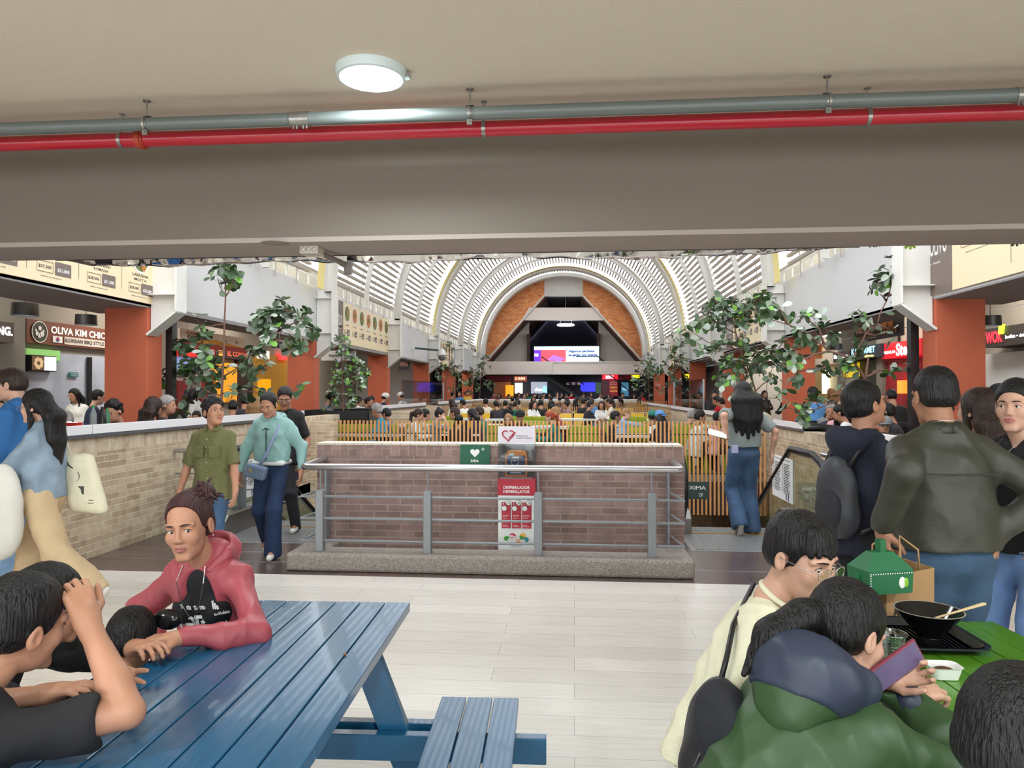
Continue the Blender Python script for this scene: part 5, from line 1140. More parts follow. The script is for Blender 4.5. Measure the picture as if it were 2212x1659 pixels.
# ---- boy in cream
cr = cloth('cream_sweatshirt', (226, 222, 196))
r, c = person('boy with a black fringe and wire glasses in a cream sweatshirt', cw(.64, 2.28), -116+YD_, H=1.63, sit=.44, lean=22, q=2, skin='light', head=(-34, 13, 0), look=(.1, -.35), glasses='wire', hair=('short', 'black', {'th': .013, 'fringe': 1}), top=('tee', cr, {'sleeve': 1.98, 'fat': .026, 'fold': .008, 'name': 'sweatshirt'}), bottom=('trousers', cloth('stone_trousers', (190, 186, 168)), {}),
    arms={1: dict(t=(.14, .27, .68), hint=(.6, -.6, -.5)), -1: dict(t=(-.12, .27, .68), hint=(-.6, -.6, -.5))})
b = MB(); n_ = c['nb'] + c['TR'] @ Vector((0, .014, .016)); b.tube([n_ + c['TR'] @ Vector((.058*math.sin(a), .060*math.cos(a), -.012*math.cos(a))) for a in [2*PI*k/24 for k in range(24)]], .009, 8, closed=True); b.build('ribbed_neckband', cr, c['top'], smooth=True)
# ---- woman in green jacket with ponytail and phone
gj = cloth('forest_green_shell', (50, 78, 44), kind='shell'); nv = cloth('navy_lining', (46, 54, 74), kind='shell')
ph = atD(1940, 1440, 1.74)
r, c = person('woman with a black ponytail in a green hooded jacket holding a phone', cw(.49, 1.52), -50+YD_, H=1.62, sit=.45, lean=42, q=2, fem=True, skin='light', head=(-14, 24, -4), hair=('pony', 'black', {'len': .17, 'x': -.01, 'dir': (-.25, -.55, -.85), 'rad': .044, 'th': .012, 'hairline': .01}), top=('jacket', gj, {'sleeve': 1.9, 'fat': .045, 'fold': .012, 'fs': 18, 'hood': 1, 'm2': nv, 'sfat': .03, 'hbig': 1.12}), bottom=('trousers', jd, {}),
    arms={-1: dict(w=atD(1893, 1462, 1.80), hint=(-1, .3, -.8), dir=(.75, .3, .3), palm=(.1, -.9, .3), curl=.6, tcurl=.4), 1: dict(w=atD(1950, 1500, 1.78), hint=(1, -.2, -.8), dir=(.5, 1, .1), palm=(-.5, .1, -1), curl=.8)})
for sd in (1, -1):
    a = c['A'][sd]; b = MB(); d_ = (a['wr']-a['el']).normalized(); b.cyl(a['wr']-d_*.05, a['wr']-d_*.0, .042, .040, 18); b.build('cuff', nv, c['top'], smooth=True)
def slab_thing(name, label, cat, c0, X, Y, w, h, d, mats, part, facepart, inset=.004, facem=None, group=None):
    t = thing(name, label, cat, tuple(c0), group=group); X = _nrm(X); Y = _nrm(Vector(Y) - X*Vector(Y).dot(X)); N = X.cross(Y); O = -X*w/2 - Y*h/2
    b = MB(); b.prism([(0, 0), (w, 0), (w, h), (0, h)], O, X, Y, -N, d); b.build(part, mats, t, bevel=min(.004, d/3))
    if facepart: b = MB(); b.prism([(inset, inset), (w-inset, inset), (w-inset, h-inset), (inset, h-inset)], O, X, Y, N, .0008); b.build(facepart, facem, t)
    return t
slab_thing('smartphone', 'phone in a dark pink case held by the woman in green', 'phone', ph, (.5, .3, -.8), (.75, .1, .6), .070, .138, .010, mat('dark_pink_case', (130, 50, 70), .4), 'case', 'screen', facem=mat('lit_phone_screen', (96, 84, 116), .2, emit=.25))
# ---- head at the lower right corner
r, c = person('head of a man in a white shirt with navy and red collar', cw(.47, .87), -48+YD_, H=1.70, sit=.44, lean=43, q=2, skin='tan', head=(-5, 18, 3), hair=('fade', 'black', {'th': .013}), top=('tee', cloth('white_polo', (228, 230, 232)), {'sleeve': .6, 'fat': .022}), bottom=('trousers', jk, {}), arms={1: dict(w=cw(1.3, 1.3, .8)), -1: dict(w=cw(1.2, 1.6, .8))})
n_ = c['nb'] + c['TR'] @ Vector((0, 0, .03))
for k, (rr, zz_, m_) in enumerate(((.070, .0, cloth('navy_collar', (30, 32, 52))), (.078, -.016, cloth('red_trim', (170, 40, 60))))):
    b = MB(); b.tube([n_ + c['TR'] @ Vector((rr*math.sin(a), rr*math.cos(a), zz_)) for a in [2*PI*j/24 for j in range(24)]], (.014, .004)[k], 8, closed=True); b.build(('collar', 'collar_trim')[k], m_, c['top'], smooth=True)
# ---- man in the olive jacket with shopping bags
oj_ = cloth('olive_drab_jacket', (54, 55, 45), kind='shell')
hb = atD(1905, 1165, 2.82)
r, c = person('broad man in an olive drab jacket and blue jeans seen from behind, holding paper bags', cw(1.80, 3.00), 3+YD_, H=1.69, q=2, skin='tan', build=1.14, lean=3, head=(-8, 4, 0), hair=('fade', 'black', {'th': .006}), top=('jacket', oj_, {'sleeve': 1.97, 'fat': .030, 'hem': -.03, 'collar': 1, 'fs': 34, 'fold': .001, 'm2': oj_}), bottom=('trousers', cloth('jeans_blue_worn', (54, 80, 106), kind='denim'), {'fat': .022}), shoes=(k_sh, k_sh),
    arms={-1: dict(w=atD(1906, 1138, 2.86), hint=(-.5, -1, 0), dir=(.1, 0, -1), palm=(1, 0, 0), curl=1.1, tcurl=.8), 1: dict(w=atD(2148, 1150, 2.95), hint=(1, -.5, 0), dir=(-.1, .15, -1), palm=(-1, 0, 0), curl=.6)})
b = MB(); n_ = c['nb'] + c['TR'] @ Vector((0, -.02, .055)); b.tube([n_ + Vector((.058*math.sin(a), -.058*math.cos(a), .01*math.cos(a))) for a in [2*PI*k/24 for k in range(24)]], .0018, 5, closed=True); b.build('neck_chain', m_alu, r)
b = MB(); tt = c['t']
b.tube([tt(x, -(.155+.0*x)*math.sqrt(max(.1, 1-(x/.30)**2)), .345) for x in [-.2+.04*k for k in range(11)]], .003, 4); b.build('yoke_seam', cloth('seam_dark', (50, 50, 42)), c['top'])
# ---- man with backpack
r, c = person('man in a navy hooded jacket and striped track trousers looking up right', cw(1.775, 3.66), -72+YD_, H=1.635, q=2, skin='warm', build=.9, head=(2, -14, 0), hair=('short', 'black', {'th': .010}), top=('hoodie', cloth('navy_hoodie', (30, 34, 52)), {'sleeve': 1.95, 'fat': .022, 'hem': .12, 'fold': .008}), bottom=('trousers', jk, {'fat': .025, 'flare': .02}), shoes=(k_sh, w_so),
    arms={1: dict(t=(.2, .30, 1.05), hint=(.5, -1, -.4)), -1: dict(t=(-.2, .32, 1.05), hint=(-.5, -1, -.4))})
T_ = c['t']; bk = thing('backpack', 'dark grey backpack worn by the man in navy', 'backpack', tuple(r.location)); bk.rotation_euler = r.rotation_euler
G = SDF(); G.ell(T_(0, -.165, .20), (.13, .065, .20), c['TR'], .03); G.ell(T_(0, -.165, .10), (.135, .075, .12), c['TR'], .03); V, Fq = G.mesh(.009); V = displace(V, Fq, .006, 25, 2); link('bag_body', np_mesh('bb', [(V, Fq, 0)], [cloth('charcoal_pack', (52, 54, 60), kind='shell')]), bk)
G = SDF(); G.ell(T_(0, -.22, .13), (.09, .035, .11), c['TR'], .02); V, Fq = G.mesh(.009); link('front_pocket', np_mesh('fp', [(V, Fq, 0)], [cloth('dark_pocket', (40, 42, 48))]), bk)
for g in (-1, 1):
    b = MB(); b.tube([T_(g*.08, -.16, .36), T_(g*.10, -.07, .50), T_(g*.12, .06, .47), T_(g*.13, .135, .36), T_(g*.15, .10, .20), T_(g*.16, -.03, .07), T_(g*.13, -.14, .03)], .014, 8); b.build('strap', m_black, bk, smooth=True)
for k in range(3):
    L = c['L'][1]; b = MB(); b.tube([c['hp'][1] + Vector((.088+.0, -.03+.025*k, -.10)), L['kn'] + Vector((.082, -.03+.025*k, 0)), L['an'] + Vector((.072, -.03+.025*k, .05))], .0045, 5); b.build('side_stripe', w_so, r)
# ---- woman at the right edge
r, c = person('woman with dark tied hair, black top and light blue jeans facing left', cw(2.30, 3.27), 112+YD_, H=1.64, q=2, fem=True, skin='light', head=(18, 2, 0), look=(.2, 0), hair=('tied', 'black', {'th': .008}), top=('tee', cloth('black_blouse', (20, 20, 22)), {'sleeve': 1.9, 'vneck': .06, 'hem': .02}), bottom=('trousers', cloth('jeans_pale_blue', (110, 140, 188), kind='denim'), {'fat': .008}), shoes=(w_sh, w_so),
    arms={1: dict(t=(.24, .10, .98)), -1: dict(t=(-.24, .15, .98))})
b = MB(); b.tube([c['nk'] + Vector(v) for v in ((-.045, .03, -.03), (-.04, .08, -.06), (0, .11, -.12), (.04, .08, -.06), (.045, .03, -.03))], .0013, 5); b.box(c['nk'] + Vector((0, .112, -.13)), (.01, .004, .016)); b.build('necklace', m_alu, r)
person('woman with long brown hair seen from behind just past the olive jacket', cw(2.52, 3.85), 20+YD_, H=1.60, q=1, fem=True, skin='light', hair=('long', 'brown', {'len': .3}), top=('tee', cloth('brown_top', (120, 90, 72)), {'sleeve': .3}), bottom=('trousers', cloth('grey_joggers', (150, 152, 158)), {'flare': .02}), shoes=(g_sh, w_so))
person('man with dark wavy hair looking down beyond the olive jacket', cw(2.85, 4.9), 150+YD_, H=1.56, q=1, skin='light', head=(20, 26, 0), hair=('short', 'brown', {'th': .014, 'curly': 1}), top=('jacket', cloth('black_jacket', (24, 24, 28)), {'sleeve': 2}), bottom=('trousers', jd, {}), shoes=(g_sh, w_so))
# ---- woman going to the escalator
r, c = person('woman with very long black hair in a grey t-shirt walking to the escalator', at_px(1606, 8.2), 2+YD_, H=1.69, q=1, fem=True, skin='light', hair=('long', 'black', {'len': .42, 'w': .125, 'th': .022, 'front': 0, 'rad': .052, 'off': .06}), top=('tee', cloth('sage_grey_tee', (128, 138, 136)), {'sleeve': .75, 'fat': .034, 'hem': -.06, 'sfat': .028}), bottom=('trousers', jb, {'fat': .020, 'flare': .034}), shoes=(g_sh, w_so),
    arms={-1: dict(w=atD(1568, 945, 8.0), hint=(-.7, -1, -.2), dir=(-.8, .3, .2), palm=(0, 0, 1), curl=.6), 1: dict(t=(.33, .02, .92), hint=(1, -.6, .2), dir=(.05, .05, -1), palm=(-1, 0, 0), curl=.3)}, legs={-1: dict(t=(-.09, -.10, .15), foot=(-.1, .5, -1)), 1: dict(t=(.10, .02, .085))})
slab_thing('folded_paper', 'folded white paper in the left hand of the woman with very long hair', 'paper', atD(1550, 936, 7.95), (1, 0, -.25), (.2, .6, .3), .20, .12, .01, m_swhite, 'sheet', None)
slab_thing('phone_in_pocket', 'pale lilac phone sticking out of the back pocket of the wide jeans', 'phone', cw((1587-1106)/F_PX*8.03, 8.03, .97), (1, 0, 0), (0, -.1, 1), .075, .09, .01, mat('lilac_case', (176, 178, 212), .4), 'case', None)
# ---- boy in olive shirt
olv = cloth('olive_shirt', (104, 104, 66))
r, c = person('boy in an olive green short-sleeved shirt and jeans looking off right', at_px(462, 6.25), 176+YD_, H=1.52, q=2, skin='warm', head=(52, -8, 0), hair=('short', 'black', {'curly': 1, 'th': .01}), top=('shirt', olv, {'sleeve': .9, 'fat': .028, 'hem': .16, 'sfat': .026, 'fold': .008}), bottom=('trousers', jb, {'fat': .02}), shoes=(w_sh, w_so),
    arms={1: dict(t=(.30, .02, .72), hint=(1, -1, 0), dir=(0, .1, -1)), -1: dict(t=(-.27, .16, .78), hint=(-1, -1, 0), dir=(-.1, .5, -.9), palm=(1, 0, .3))}, legs={1: dict(t=(.10, -.12, .10)), -1: dict(t=(-.09, .14, .085))})
b = MB(); T_ = c['t']
for k in range(7): b.ell(T_(0, .137+.012*math.sin(k), .42-.075*k), (.006, .004, .006), 5)
b.build('buttons', mat('shirt_button', (190, 186, 150), .4), c['top'])
for g in (-1, 1):
    b = MB(); b.prism([(-.042, -.05), (.042, -.05), (.042, .045), (-.042, .045)], T_(g*.075, .126, .30), c['TR'] @ Vector((1, -.25*g, 0)), c['TR'] @ Vector((0, 0, 1)), c['TR'] @ Vector((0, 1, 0)), .014); b.prism([(-.045, 0), (0, -.018), (.045, 0), (.045, .02), (-.045, .02)], T_(g*.075, .138, .335), c['TR'] @ Vector((1, -.25*g, 0)), c['TR'] @ Vector((0, 0, 1)), c['TR'] @ Vector((0, 1, 0)), .008); b.build('chest_pocket', olv, c['top'], bevel=.003)
# ---- woman in mint
mn = cloth('mint_windbreaker', (132, 172, 168), kind='shell')
r, c = person('woman in a mint green jacket and dark blue jeans looking down', at_px(588, 7.1), 176+YD_, H=1.60, q=2, fem=True, skin='warm', head=(0, 24, 0), look=(0, -.4), hair=('tied', 'black', {'th': .008, 'hairline': .022}), top=('jacket', mn, {'sleeve': 1.9, 'fat': .034, 'hem': -.06, 'fold': .008, 'hood': 1, 'm2': mn}), bottom=('trousers', jd, {'fat': .014, 'flare': .03}), shoes=(w_sh, w_so),
    arms={1: dict(t=(.30, .08, .82), hint=(1, -.8, 0), dir=(-.1, .2, -1)), -1: dict(t=(-.30, .02, .84), hint=(-1, -1, 0), dir=(0, .2, -1))}, legs={-1: dict(t=(-.07, .14, .085)), 1: dict(t=(.11, -.20, .15), foot=(.1, .8, -.5))})
T_ = c['t']; b = MB(); b.tube([T_(.0, .152+0*x, z) for x, z in ((0, .40), (0, .30), (0, .18), (0, .08))], .005, 6); b.tube([T_(0, .15, .41), T_(-.04, .155, .385), T_(0, .158, .40), T_(.045, .155, .38), T_(0, .155, .41)], .004, 5); b.build('drawcord', m_black, c['top'])
b = MB(); b.box(T_(0, 0, .045), (.325, .245, .05)); ob = b.build('white_vest_hem', m_prw, c['top'], bevel=.02); ob.modifiers['bevel'].width = .09; ob.modifiers['bevel'].segments = 5; ob.modifiers['bevel'].limit_method = 'NONE'
cb = thing('crossbody_bag', 'small slate blue box bag hanging at the front of the woman in mint', 'bag', tuple(r.location)); cb.rotation_euler = r.rotation_euler
lv = mat('slate_blue_leather', (104, 122, 146), .35); b = MB(); b.box(T_(.08, .20, -.035), (.20, .085, .13), M=Matrix.Rotation(-.25, 3, 'Y')); b.build('bag_body', lv, cb, bevel=.02); b = MB(); b.prism([(-.022, .018), (.022, .018), (0, -.018)], T_(.12, .245, -.02), (1, 0, 0), (0, 0, 1), (0, 1, 0), .004); b.build('triangle_badge', mat('brass', (190, 160, 90), .3, metal=.9), cb)
b = MB(); b.tube([T_(.06, .17, .03), T_(0, .168, .12), T_(-.05, .158, .24), T_(-.105, .125, .38), T_(-.11, .05, .475), T_(-.10, -.08, .45)], .013, 8); b.build('shoulder_strap', mat('lavender_strap', (140, 150, 186), .5), cb, smooth=True)
# ---- man in black tee behind her
r, c = person('man in a black t-shirt and glasses behind the woman in mint, hand in his pocket', at_px(618, 8.25), 172+YD_, H=1.66, q=1, skin='tan', head=(20, 22, 0), glasses='wire', hair=('fade', 'black', {'th': .009}), top=('tee', cloth('black_cotton_tee', (24, 24, 27)), {'sleeve': .8, 'fat': .02, 'hem': .12}), bottom=('trousers', cloth('charcoal_jeans', (48, 48, 52), kind='denim'), {}), shoes=(w_sh, w_so),
    arms={1: dict(t=(.22, .12, .90), hint=(1, -.5, 0), dir=(-.3, .2, -1)), -1: dict(t=(-.24, .10, .86))}, legs={1: dict(t=(.12, .12, .16)), -1: dict(t=(-.1, -.05, .085))})
b = MB(); text_into(b, '—', Vector(c['t'](.05, .128, .33)), (1, 0, 0), (0, 0, 1), .04, .01, 0, 0, .03, N=(0, 1, 0)); b.build('chest_mark', m_prw, c['top'])
# ---- woman in denim jacket walking left
r, c = person('woman with long black hair in a light denim jacket and beige trousers striding left', at_px(95, 5.15), 92+YD_, H=1.60, q=2, fem=True, skin='light', head=(0, 6, 0), glasses='wire', hair=('long', 'black', {'len': .36, 'w': .06, 'th': .012, 'off': .035}), top=('jacket', cloth('light_denim', (136, 154, 172), kind='denim'), {'sleeve': 1.9, 'fat': .032, 'hem': .02, 'fold': .008, 'collar': 1}), bottom=('trousers', kh, {'fat': .030, 'flare': .030, 'fold': .010, 'len': .88}), shoes=(w_sh, w_so),
    arms={1: dict(t=(.18, .36, 1.02), hint=(.5, -1, -.5), dir=(0, 1, .15)), -1: dict(t=(-.18, .36, 1.02), hint=(-.5, -1, -.5), dir=(0, 1, .15))}, legs={1: dict(t=(.08, .20, .085)), -1: dict(t=(-.08, -.42, .20), foot=(0, .55, -.8))})
# ---- man in blue hoodie
r, c = person('man with glasses in a bright blue hoodie and pale jeans walking left', at_px(40, 5.75), 98+YD_, H=1.77, q=2, skin='light', head=(-4, 4, 0), glasses='wire', hair=('short', 'brown', {'th': .012, 'quiff': 1}), top=('hoodie', cloth('bright_blue_hoodie', (46, 104, 164)), {'sleeve': 2, 'fat': .032, 'hem': .12}), bottom=('trousers', jl, {'fat': .022, 'flare': .02}), shoes=(w_sh, w_so), arms={1: dict(t=(.22, .30, 1.0), hint=(.5, -1, -.3)), -1: dict(t=(-.22, .1, .82))})
b = MB(); T_ = c['t']
for g in (-1, 1): b.tube([c['nb'] + c['TR'] @ Vector((g*.035, .10, .02)), T_(g*.045, .145, .36), T_(g*.05, .150, .24)], .005, 6)
b.build('drawcords', m_prw, c['top'])
person('man with cropped black hair in black at the left edge of the view', cw(-4.72, 6.5), -95+YD_, H=1.56, q=1, skin='warm', head=(-10, 12, 0), hair=('fade', 'black', {'th': .006}), top=('tee', bt, {'sleeve': .7}), bottom=('trousers', jk, {}), shoes=(k_sh, k_sh))
# ================================================================ tables, bags and other near objects
def picnic(name, label, cat_, origin, yaw, m, n=7, W_=.71, L_=1.75, bench_off=.30, left=True, right=True, bs=.18):
    """far end of the top at origin; boards run toward the viewer (-Y local)"""
    t = thing(name, label, cat_, origin, yaw); bw_ = W_/n; zt = .75
    for k in range(n):
        b = MB(); b.box((-W_/2+bw_*(k+.5), -L_/2, zt-.018), (bw_-.005, L_, .036)); b.build('top_board', m, t, bevel=.003)
    for y in (-.34, -L_+.3):
        for g in (-1, 1):
            b = MB(); b.bar((g*.24, y, zt-.04), (g*.52, y, .0), .04, .10, up=(1, 0, 0)); b.build('leg', m, t, bevel=.003)
        b = MB(); b.box((0, y-.045, .36), (2*(W_/2+bench_off+.25), .04, .09)); b.build('seat_bearer', m, t, bevel=.003)
        b = MB(); b.box((0, y-.045, zt-.075), (W_-.1, .04, .075)); b.build('top_bearer', m, t, bevel=.003)
        b = MB(); b.box((0, y+.05, .36), (1.2, .04, .09)); b.build('seat_bearer', m, t, bevel=.003)
    for g, on in ((-1, left), (1, right)):
        if not on: continue
        for k in range(3):
            b = MB(); b.box((g*(W_/2+bench_off) + (k-1)*.099, -L_/2-bs, .45-.017), (.093, L_, .034)); b.build('seat_board', m, t, bevel=.003)
    return t
m_blue = mat('blue_gloss_paint', (34, 92, 130), .18, coat=.2, bump=.08, bscale=9, var=.07, vscale=3, aniso=(6, .6, 1))
m_green = mat('green_gloss_paint', (84, 140, 34), .3, coat=.2, bump=.08, bscale=9, var=.07, vscale=3, aniso=(6, .6, 1))
picnic('picnic_table', 'blue painted plank picnic table with an attached bench in the foreground', 'table', tuple(cw(-.765, 2.955)), YAW - math.radians(2.9), m_blue)
picnic('picnic_table', 'bright green plank picnic table at lower right with a black tray on it', 'table', tuple(cw(1.435, 2.70)), YAW - math.radians(1), m_green, bench_off=.27, bs=0)
q_ = atZ(745, 1415, .752); b = MB(); b.ell(tuple(q_+Vector((0, 0, .003))), (.006, .005, .004), 5); tag(b.build('crumb', mat('brown_crumb', (150, 90, 50), .8), smooth=True), 'small brown crumb on the blue table near its right edge', 'crumb')
# tray, bowl, cup, chopsticks
q_ = cw(1.345, 2.50, .752); tr_ = thing('serving_tray', 'black plastic tray with rounded corners on the green table', 'tray', tuple(q_), YAW + math.radians(-4)); m_tray = mat('black_tray_plastic', (32, 36, 42), .3)
def rrect(w, h, r, n=6):
    P = []
    for cx_, cy_, a0 in ((w/2-r, h/2-r, 0), (-w/2+r, h/2-r, 90), (-w/2+r, -h/2+r, 180), (w/2-r, -h/2+r, 270)):
        for k in range(n+1): a = math.radians(a0+90*k/n); P.append((cx_+r*math.cos(a), cy_+r*math.sin(a)))
    return P
def loftrings(b, rings, mi=0, cap0=True, cap1=False):
    n = len(rings[0]); base = len(b.v); vs = [p for r_ in rings for p in r_]; fs = []
    for i in range(len(rings)-1):
        for k in range(n): fs.append((i*n+k, i*n+(k+1) % n, (i+1)*n+(k+1) % n, (i+1)*n+k))
    if cap0: fs.append(tuple(range(n-1, -1, -1)))
    if cap1: fs.append(tuple((len(rings)-1)*n+k for k in range(n)))
    b.add(vs, fs, mi)
b = MB(); R3 = lambda w, h, r, z: [(x, y, z) for x, y in rrect(w, h, r)]
loftrings(b, [R3(.37, .27, .04, .0), R3(.42, .32, .055, .024), R3(.445, .345, .06, .026), R3(.445, .345, .06, .021), R3(.425, .325, .055, .018)], cap0=False); loftrings(b, [R3(.37, .27, .04, .004), R3(.412, .31, .05, .026)], cap0=True); loftrings(b, [R3(.37, .27, .04, .0), R3(.37, .27, .04, .004)], cap0=True, cap1=True); b.build('tray_body', m_tray, tr_, smooth='auto')
b = MB()
for k in range(-10, 11):
    x = k*.016; b.bar((x, -.12, .0045), (x, .12, .0045), .003, .0015)
b.build('anti_slip_ribs', mat('tray_ribs', (46, 50, 56), .35), tr_)
q_ = cw((2003-1106)/F_PX*2.42, 2.42, .760); bo = thing('noodle_bowl', 'deep black conical bowl standing on the tray', 'bowl', tuple(q_))
b = MB(); b.lathe([(.001, 0), (.037, 0), (.039, .006), (.037, .03), (.103, .113), (.106, .115), (.102, .116), (.036, .036), (.001, .03)], n=40); b.build('bowl_shell', mat('black_glazed_ceramic', (18, 18, 20), .12), bo, smooth='auto')
b = MB(); b.lathe([(.102, .114), (.1065, .1165), (.103, .1175), (.101, .116)], n=40); b.build('rim', mat('worn_pale_rim', (160, 150, 136), .4), bo, smooth=True)
cs = thing('chopsticks', 'pale wooden chopsticks resting on the black bowl', 'chopsticks', tuple(q_ + Vector((.09, -.03, .12)))); mw = mat('pale_wood', (214, 188, 146), .6)
b = MB(); b.cyl((-.09, -.01, -.02), (.085, .02, .022), .003, .0045, 8); b.build('stick', mw, cs); b = MB(); b.cyl((-.09, -.018, -.018), (.083, .03, .02), .003, .0045, 8); b.build('stick', mw, cs)
q_ = cw((1922-1106)/F_PX*2.20, 2.20, .752); cu = thing('plastic_cup', 'clear ribbed plastic cup behind the head of the woman in green', 'cup', tuple(q_))
b = MB(); b.lathe([(.001, .001), (.030, .001), (.036, .05), (.040, .10), (.044, .118), (.046, .120), (.043, .117), (.0385, .10), (.029, .004)], n=32); b.build('cup_wall', glass_mat('clear_cup', (235, 242, 240), .12, .1), cu, smooth=True)
b = MB()
for k in range(9): b.tube([((.0325+.0009*k)*math.cos(a), (.0325+.0009*k)*math.sin(a), .015+.009*k) for a in [2*PI*j/20 for j in range(20)]], .0012, 4, closed=True)
b.tube([(.0455*math.cos(a), .0455*math.sin(a), .119) for a in [2*PI*j/24 for j in range(24)]], .002, 5, closed=True); b.build('ribs', glass_mat('cup_ribs', (200, 212, 208), .3, .2), cu, smooth=True)
q_ = atZ(2038, 1462, .752); cn = thing('food_container', 'small white food tub on the green table beside the lower right head', 'container', tuple(q_))
b = MB(); loftrings(b, [R3(.07, .055, .015, 0), R3(.09, .07, .02, .035), R3(.096, .076, .022, .036), R3(.088, .068, .02, .034), R3(.07, .055, .015, .006)], cap0=True, cap1=True); b.build('tub', m_swhite, cn, smooth='auto'); b = MB(); b.ell((0, 0, .02), (.03, .022, .01), 6); b.build('food', mat('dark_food', (90, 60, 40), .6), cn, smooth=True)
slab_thing('paper_napkin', 'white paper on the green table near the hands of the woman in green', 'napkin', atZ(1990, 1590, .754), (1, .2, 0), (0, 1, 0), .20, .14, .003, m_swhite, 'sheet', None)
# shoulder bag and jacket hanging at the bench
bx = cw(.50, 2.0, .0); sb = thing('shoulder_bag', 'black shoulder bag hanging behind the boy in cream by its long strap', 'bag', tuple(bx)); m_bag = cloth('black_bag_fabric', (44, 44, 46), kind='shell')
G = SDF(); c0 = atD(1540, 1580, 1.97) - bx; G.ell(tuple(c0), (.075, .12, .15), Matrix.Rotation(.25, 3, 'Y'), .03); G.cap(tuple(c0+Vector((-.03, -.03, -.08))), tuple(c0+Vector((.07, .03, -.09))), .07, .07, .03); V, Fq = G.mesh(.008); V = displace(V, Fq, .006, 24, 9); link('bag_body', np_mesh('sb', [(V, Fq, 0)], [m_bag]), sb)
b = MB(); p1 = atD(1552, 1490, 1.97)-bx; p2 = atD(1570, 1420, 2.02)-bx; p3 = atD(1584, 1350, 2.10)-bx; p4 = atD(1628, 1262, 2.36)-bx
b.tube([p1, p2, p3, p4], .008, 8); b.build('long_strap', m_black, sb, smooth=True)
b = MB(); b.tube([p1+Vector((.018*math.cos(a), 0, .018*math.sin(a))) for a in [2*PI*k/14 for k in range(14)]], .003, 5, closed=True); b.build('strap_ring', m_alu, sb)
b = MB(); b.tube([c0+Vector(v) for v in ((-.085, -.06, -.12), (-.055, -.10, -.02), (-.02, -.11, .08), (.01, -.09, .14))], .002, 5); b.build('reflective_piping', m_alu, sb)
jk_ = thing('dark_coat', 'dark navy coat bundled on the bench behind the woman in green', 'coat', tuple(cw(.60, 1.72))); G = SDF(); c1 = atD(1578, 1620, 1.70) - cw(.60, 1.72)
G.ell(tuple(c1+Vector((0, .06, .02))), (.075, .10, .11), None, .04); G.ell(tuple(c1+Vector((.05, -.02, -.08))), (.10, .10, .12), None, .04); V, Fq = G.mesh(.008); V = displace(V, Fq, .012, 26, 12); link('coat_folds', np_mesh('jk', [(V, Fq, 0)], [cloth('black_navy_fabric', (30, 32, 40))]), jk_)
# the bags carried by the man in olive
pb = thing('paper_bag', 'brown paper carrier bag hanging from the hand of the man in olive', 'bag', tuple(cw(1.54, 2.80, .5))); kp = mat('kraft_paper', (176, 138, 96), .8, var=.08, bump=.3, bscale=12); Rb = YAW + .35
b = MB(); P = [(-.12, -.07), (.12, -.07), (.12, .07), (-.12, .07)]
loftrings(b, [[(x*.95, y*.95, .16) for x, y in P], [(x, y, .3) for x, y in P], [(x*1.02, y, .50) for x, y in P], [(x*1.0-.004, y*.97, .50) for x, y in P], [(x*.93, y*.9, .18) for x, y in P]], cap0=True); ob = b.build('bag_body', kp, pb); pb.rotation_euler = (.05, -.06, Rb)
b = MB(); [b.tube([(-.05, y, .50), (-.045, y, .58), (0, y*.3, .63), (.045, y, .58), (.05, y, .50)], .004, 6) for y in (-.065, .065)]; b.build('twisted_handle', kp, pb, smooth=True)
b = MB(); text_into(b, 'RaspiTas', (-.09, -.0722, .33), (1, 0, 0), (0, 0, 1), .17, .05, 0, .0, .02, N=(0, -1, 0), slant=.2); b.build('printed_lettering', mat('print_black', (24, 22, 22), .7), pb)
pb.location = tuple(cw((1932-1106)/F_PX*2.86, 2.86, .42))
gb = thing('carry_box', 'dark green and white dotted carry box held above the paper bag', 'box', tuple(cw((1898-1106)/F_PX*2.72, 2.72, .86)), YAW + .2); mg = mat('green_card', (22, 104, 62), .5); 
b = MB(); P = [(-.09, -.06), (.09, -.06), (.09, .06), (-.09, .06)]; loftrings(b, [[(x, y, 0) for x, y in P], [(x*1.05, y, .085) for x, y in P], [(x*.5, y*.3, .145) for x, y in P]], cap0=True, cap1=True); b.build('box_body', mg, gb)
b = MB()
for k in range(18): b.ell((-.085+.01*k, -.0625, .075), (.0028, .0015, .0028), 4)
for k in range(8): b.ell((-.086, -.0625, .006+.009*k), (.0028, .0015, .0028), 4)
b.build('dot_border', m_swhite, gb)
b = MB(); b.prism([(-.012, 0), (.012, 0), (.012, .05), (-.012, .05)], (.0, -.02, .14), (1, 0, 0), (0, 0, 1), (0, 1, 0), .03); b.build('handle_tab', mg, gb); b = MB(); b.ell((.045, -.062, .04), (.014, .003, .022), 6); b.ell((.06, -.062, .04), (.012, .003, .018), 6, 1); b.build('egg_logo', [m_swhite, mat('leaf_lime', (140, 200, 60), .5)], gb)
g2 = thing('green_flyer_bag', 'flat dark green bag with white dots swinging beside the carry box', 'bag', tuple(cw((1862-1106)/F_PX*2.70, 2.70, .80)), YAW+.5)
b = MB(); b.prism([(-.02, .13), (.07, .17), (.10, .10), (.08, -.05), (.03, -.10), (-.05, .0)], (0, 0, 0), (1, 0, 0), (0, 0, 1), (0, 1, 0), .02); b.build('bag_body', mg, g2); b = MB(); [b.ell((-.05+.0075*k*1.0, -.002, .0-.0095*k), (.003, .002, .003), 4) for k in range(11)]; b.build('dot_border', m_swhite, g2)
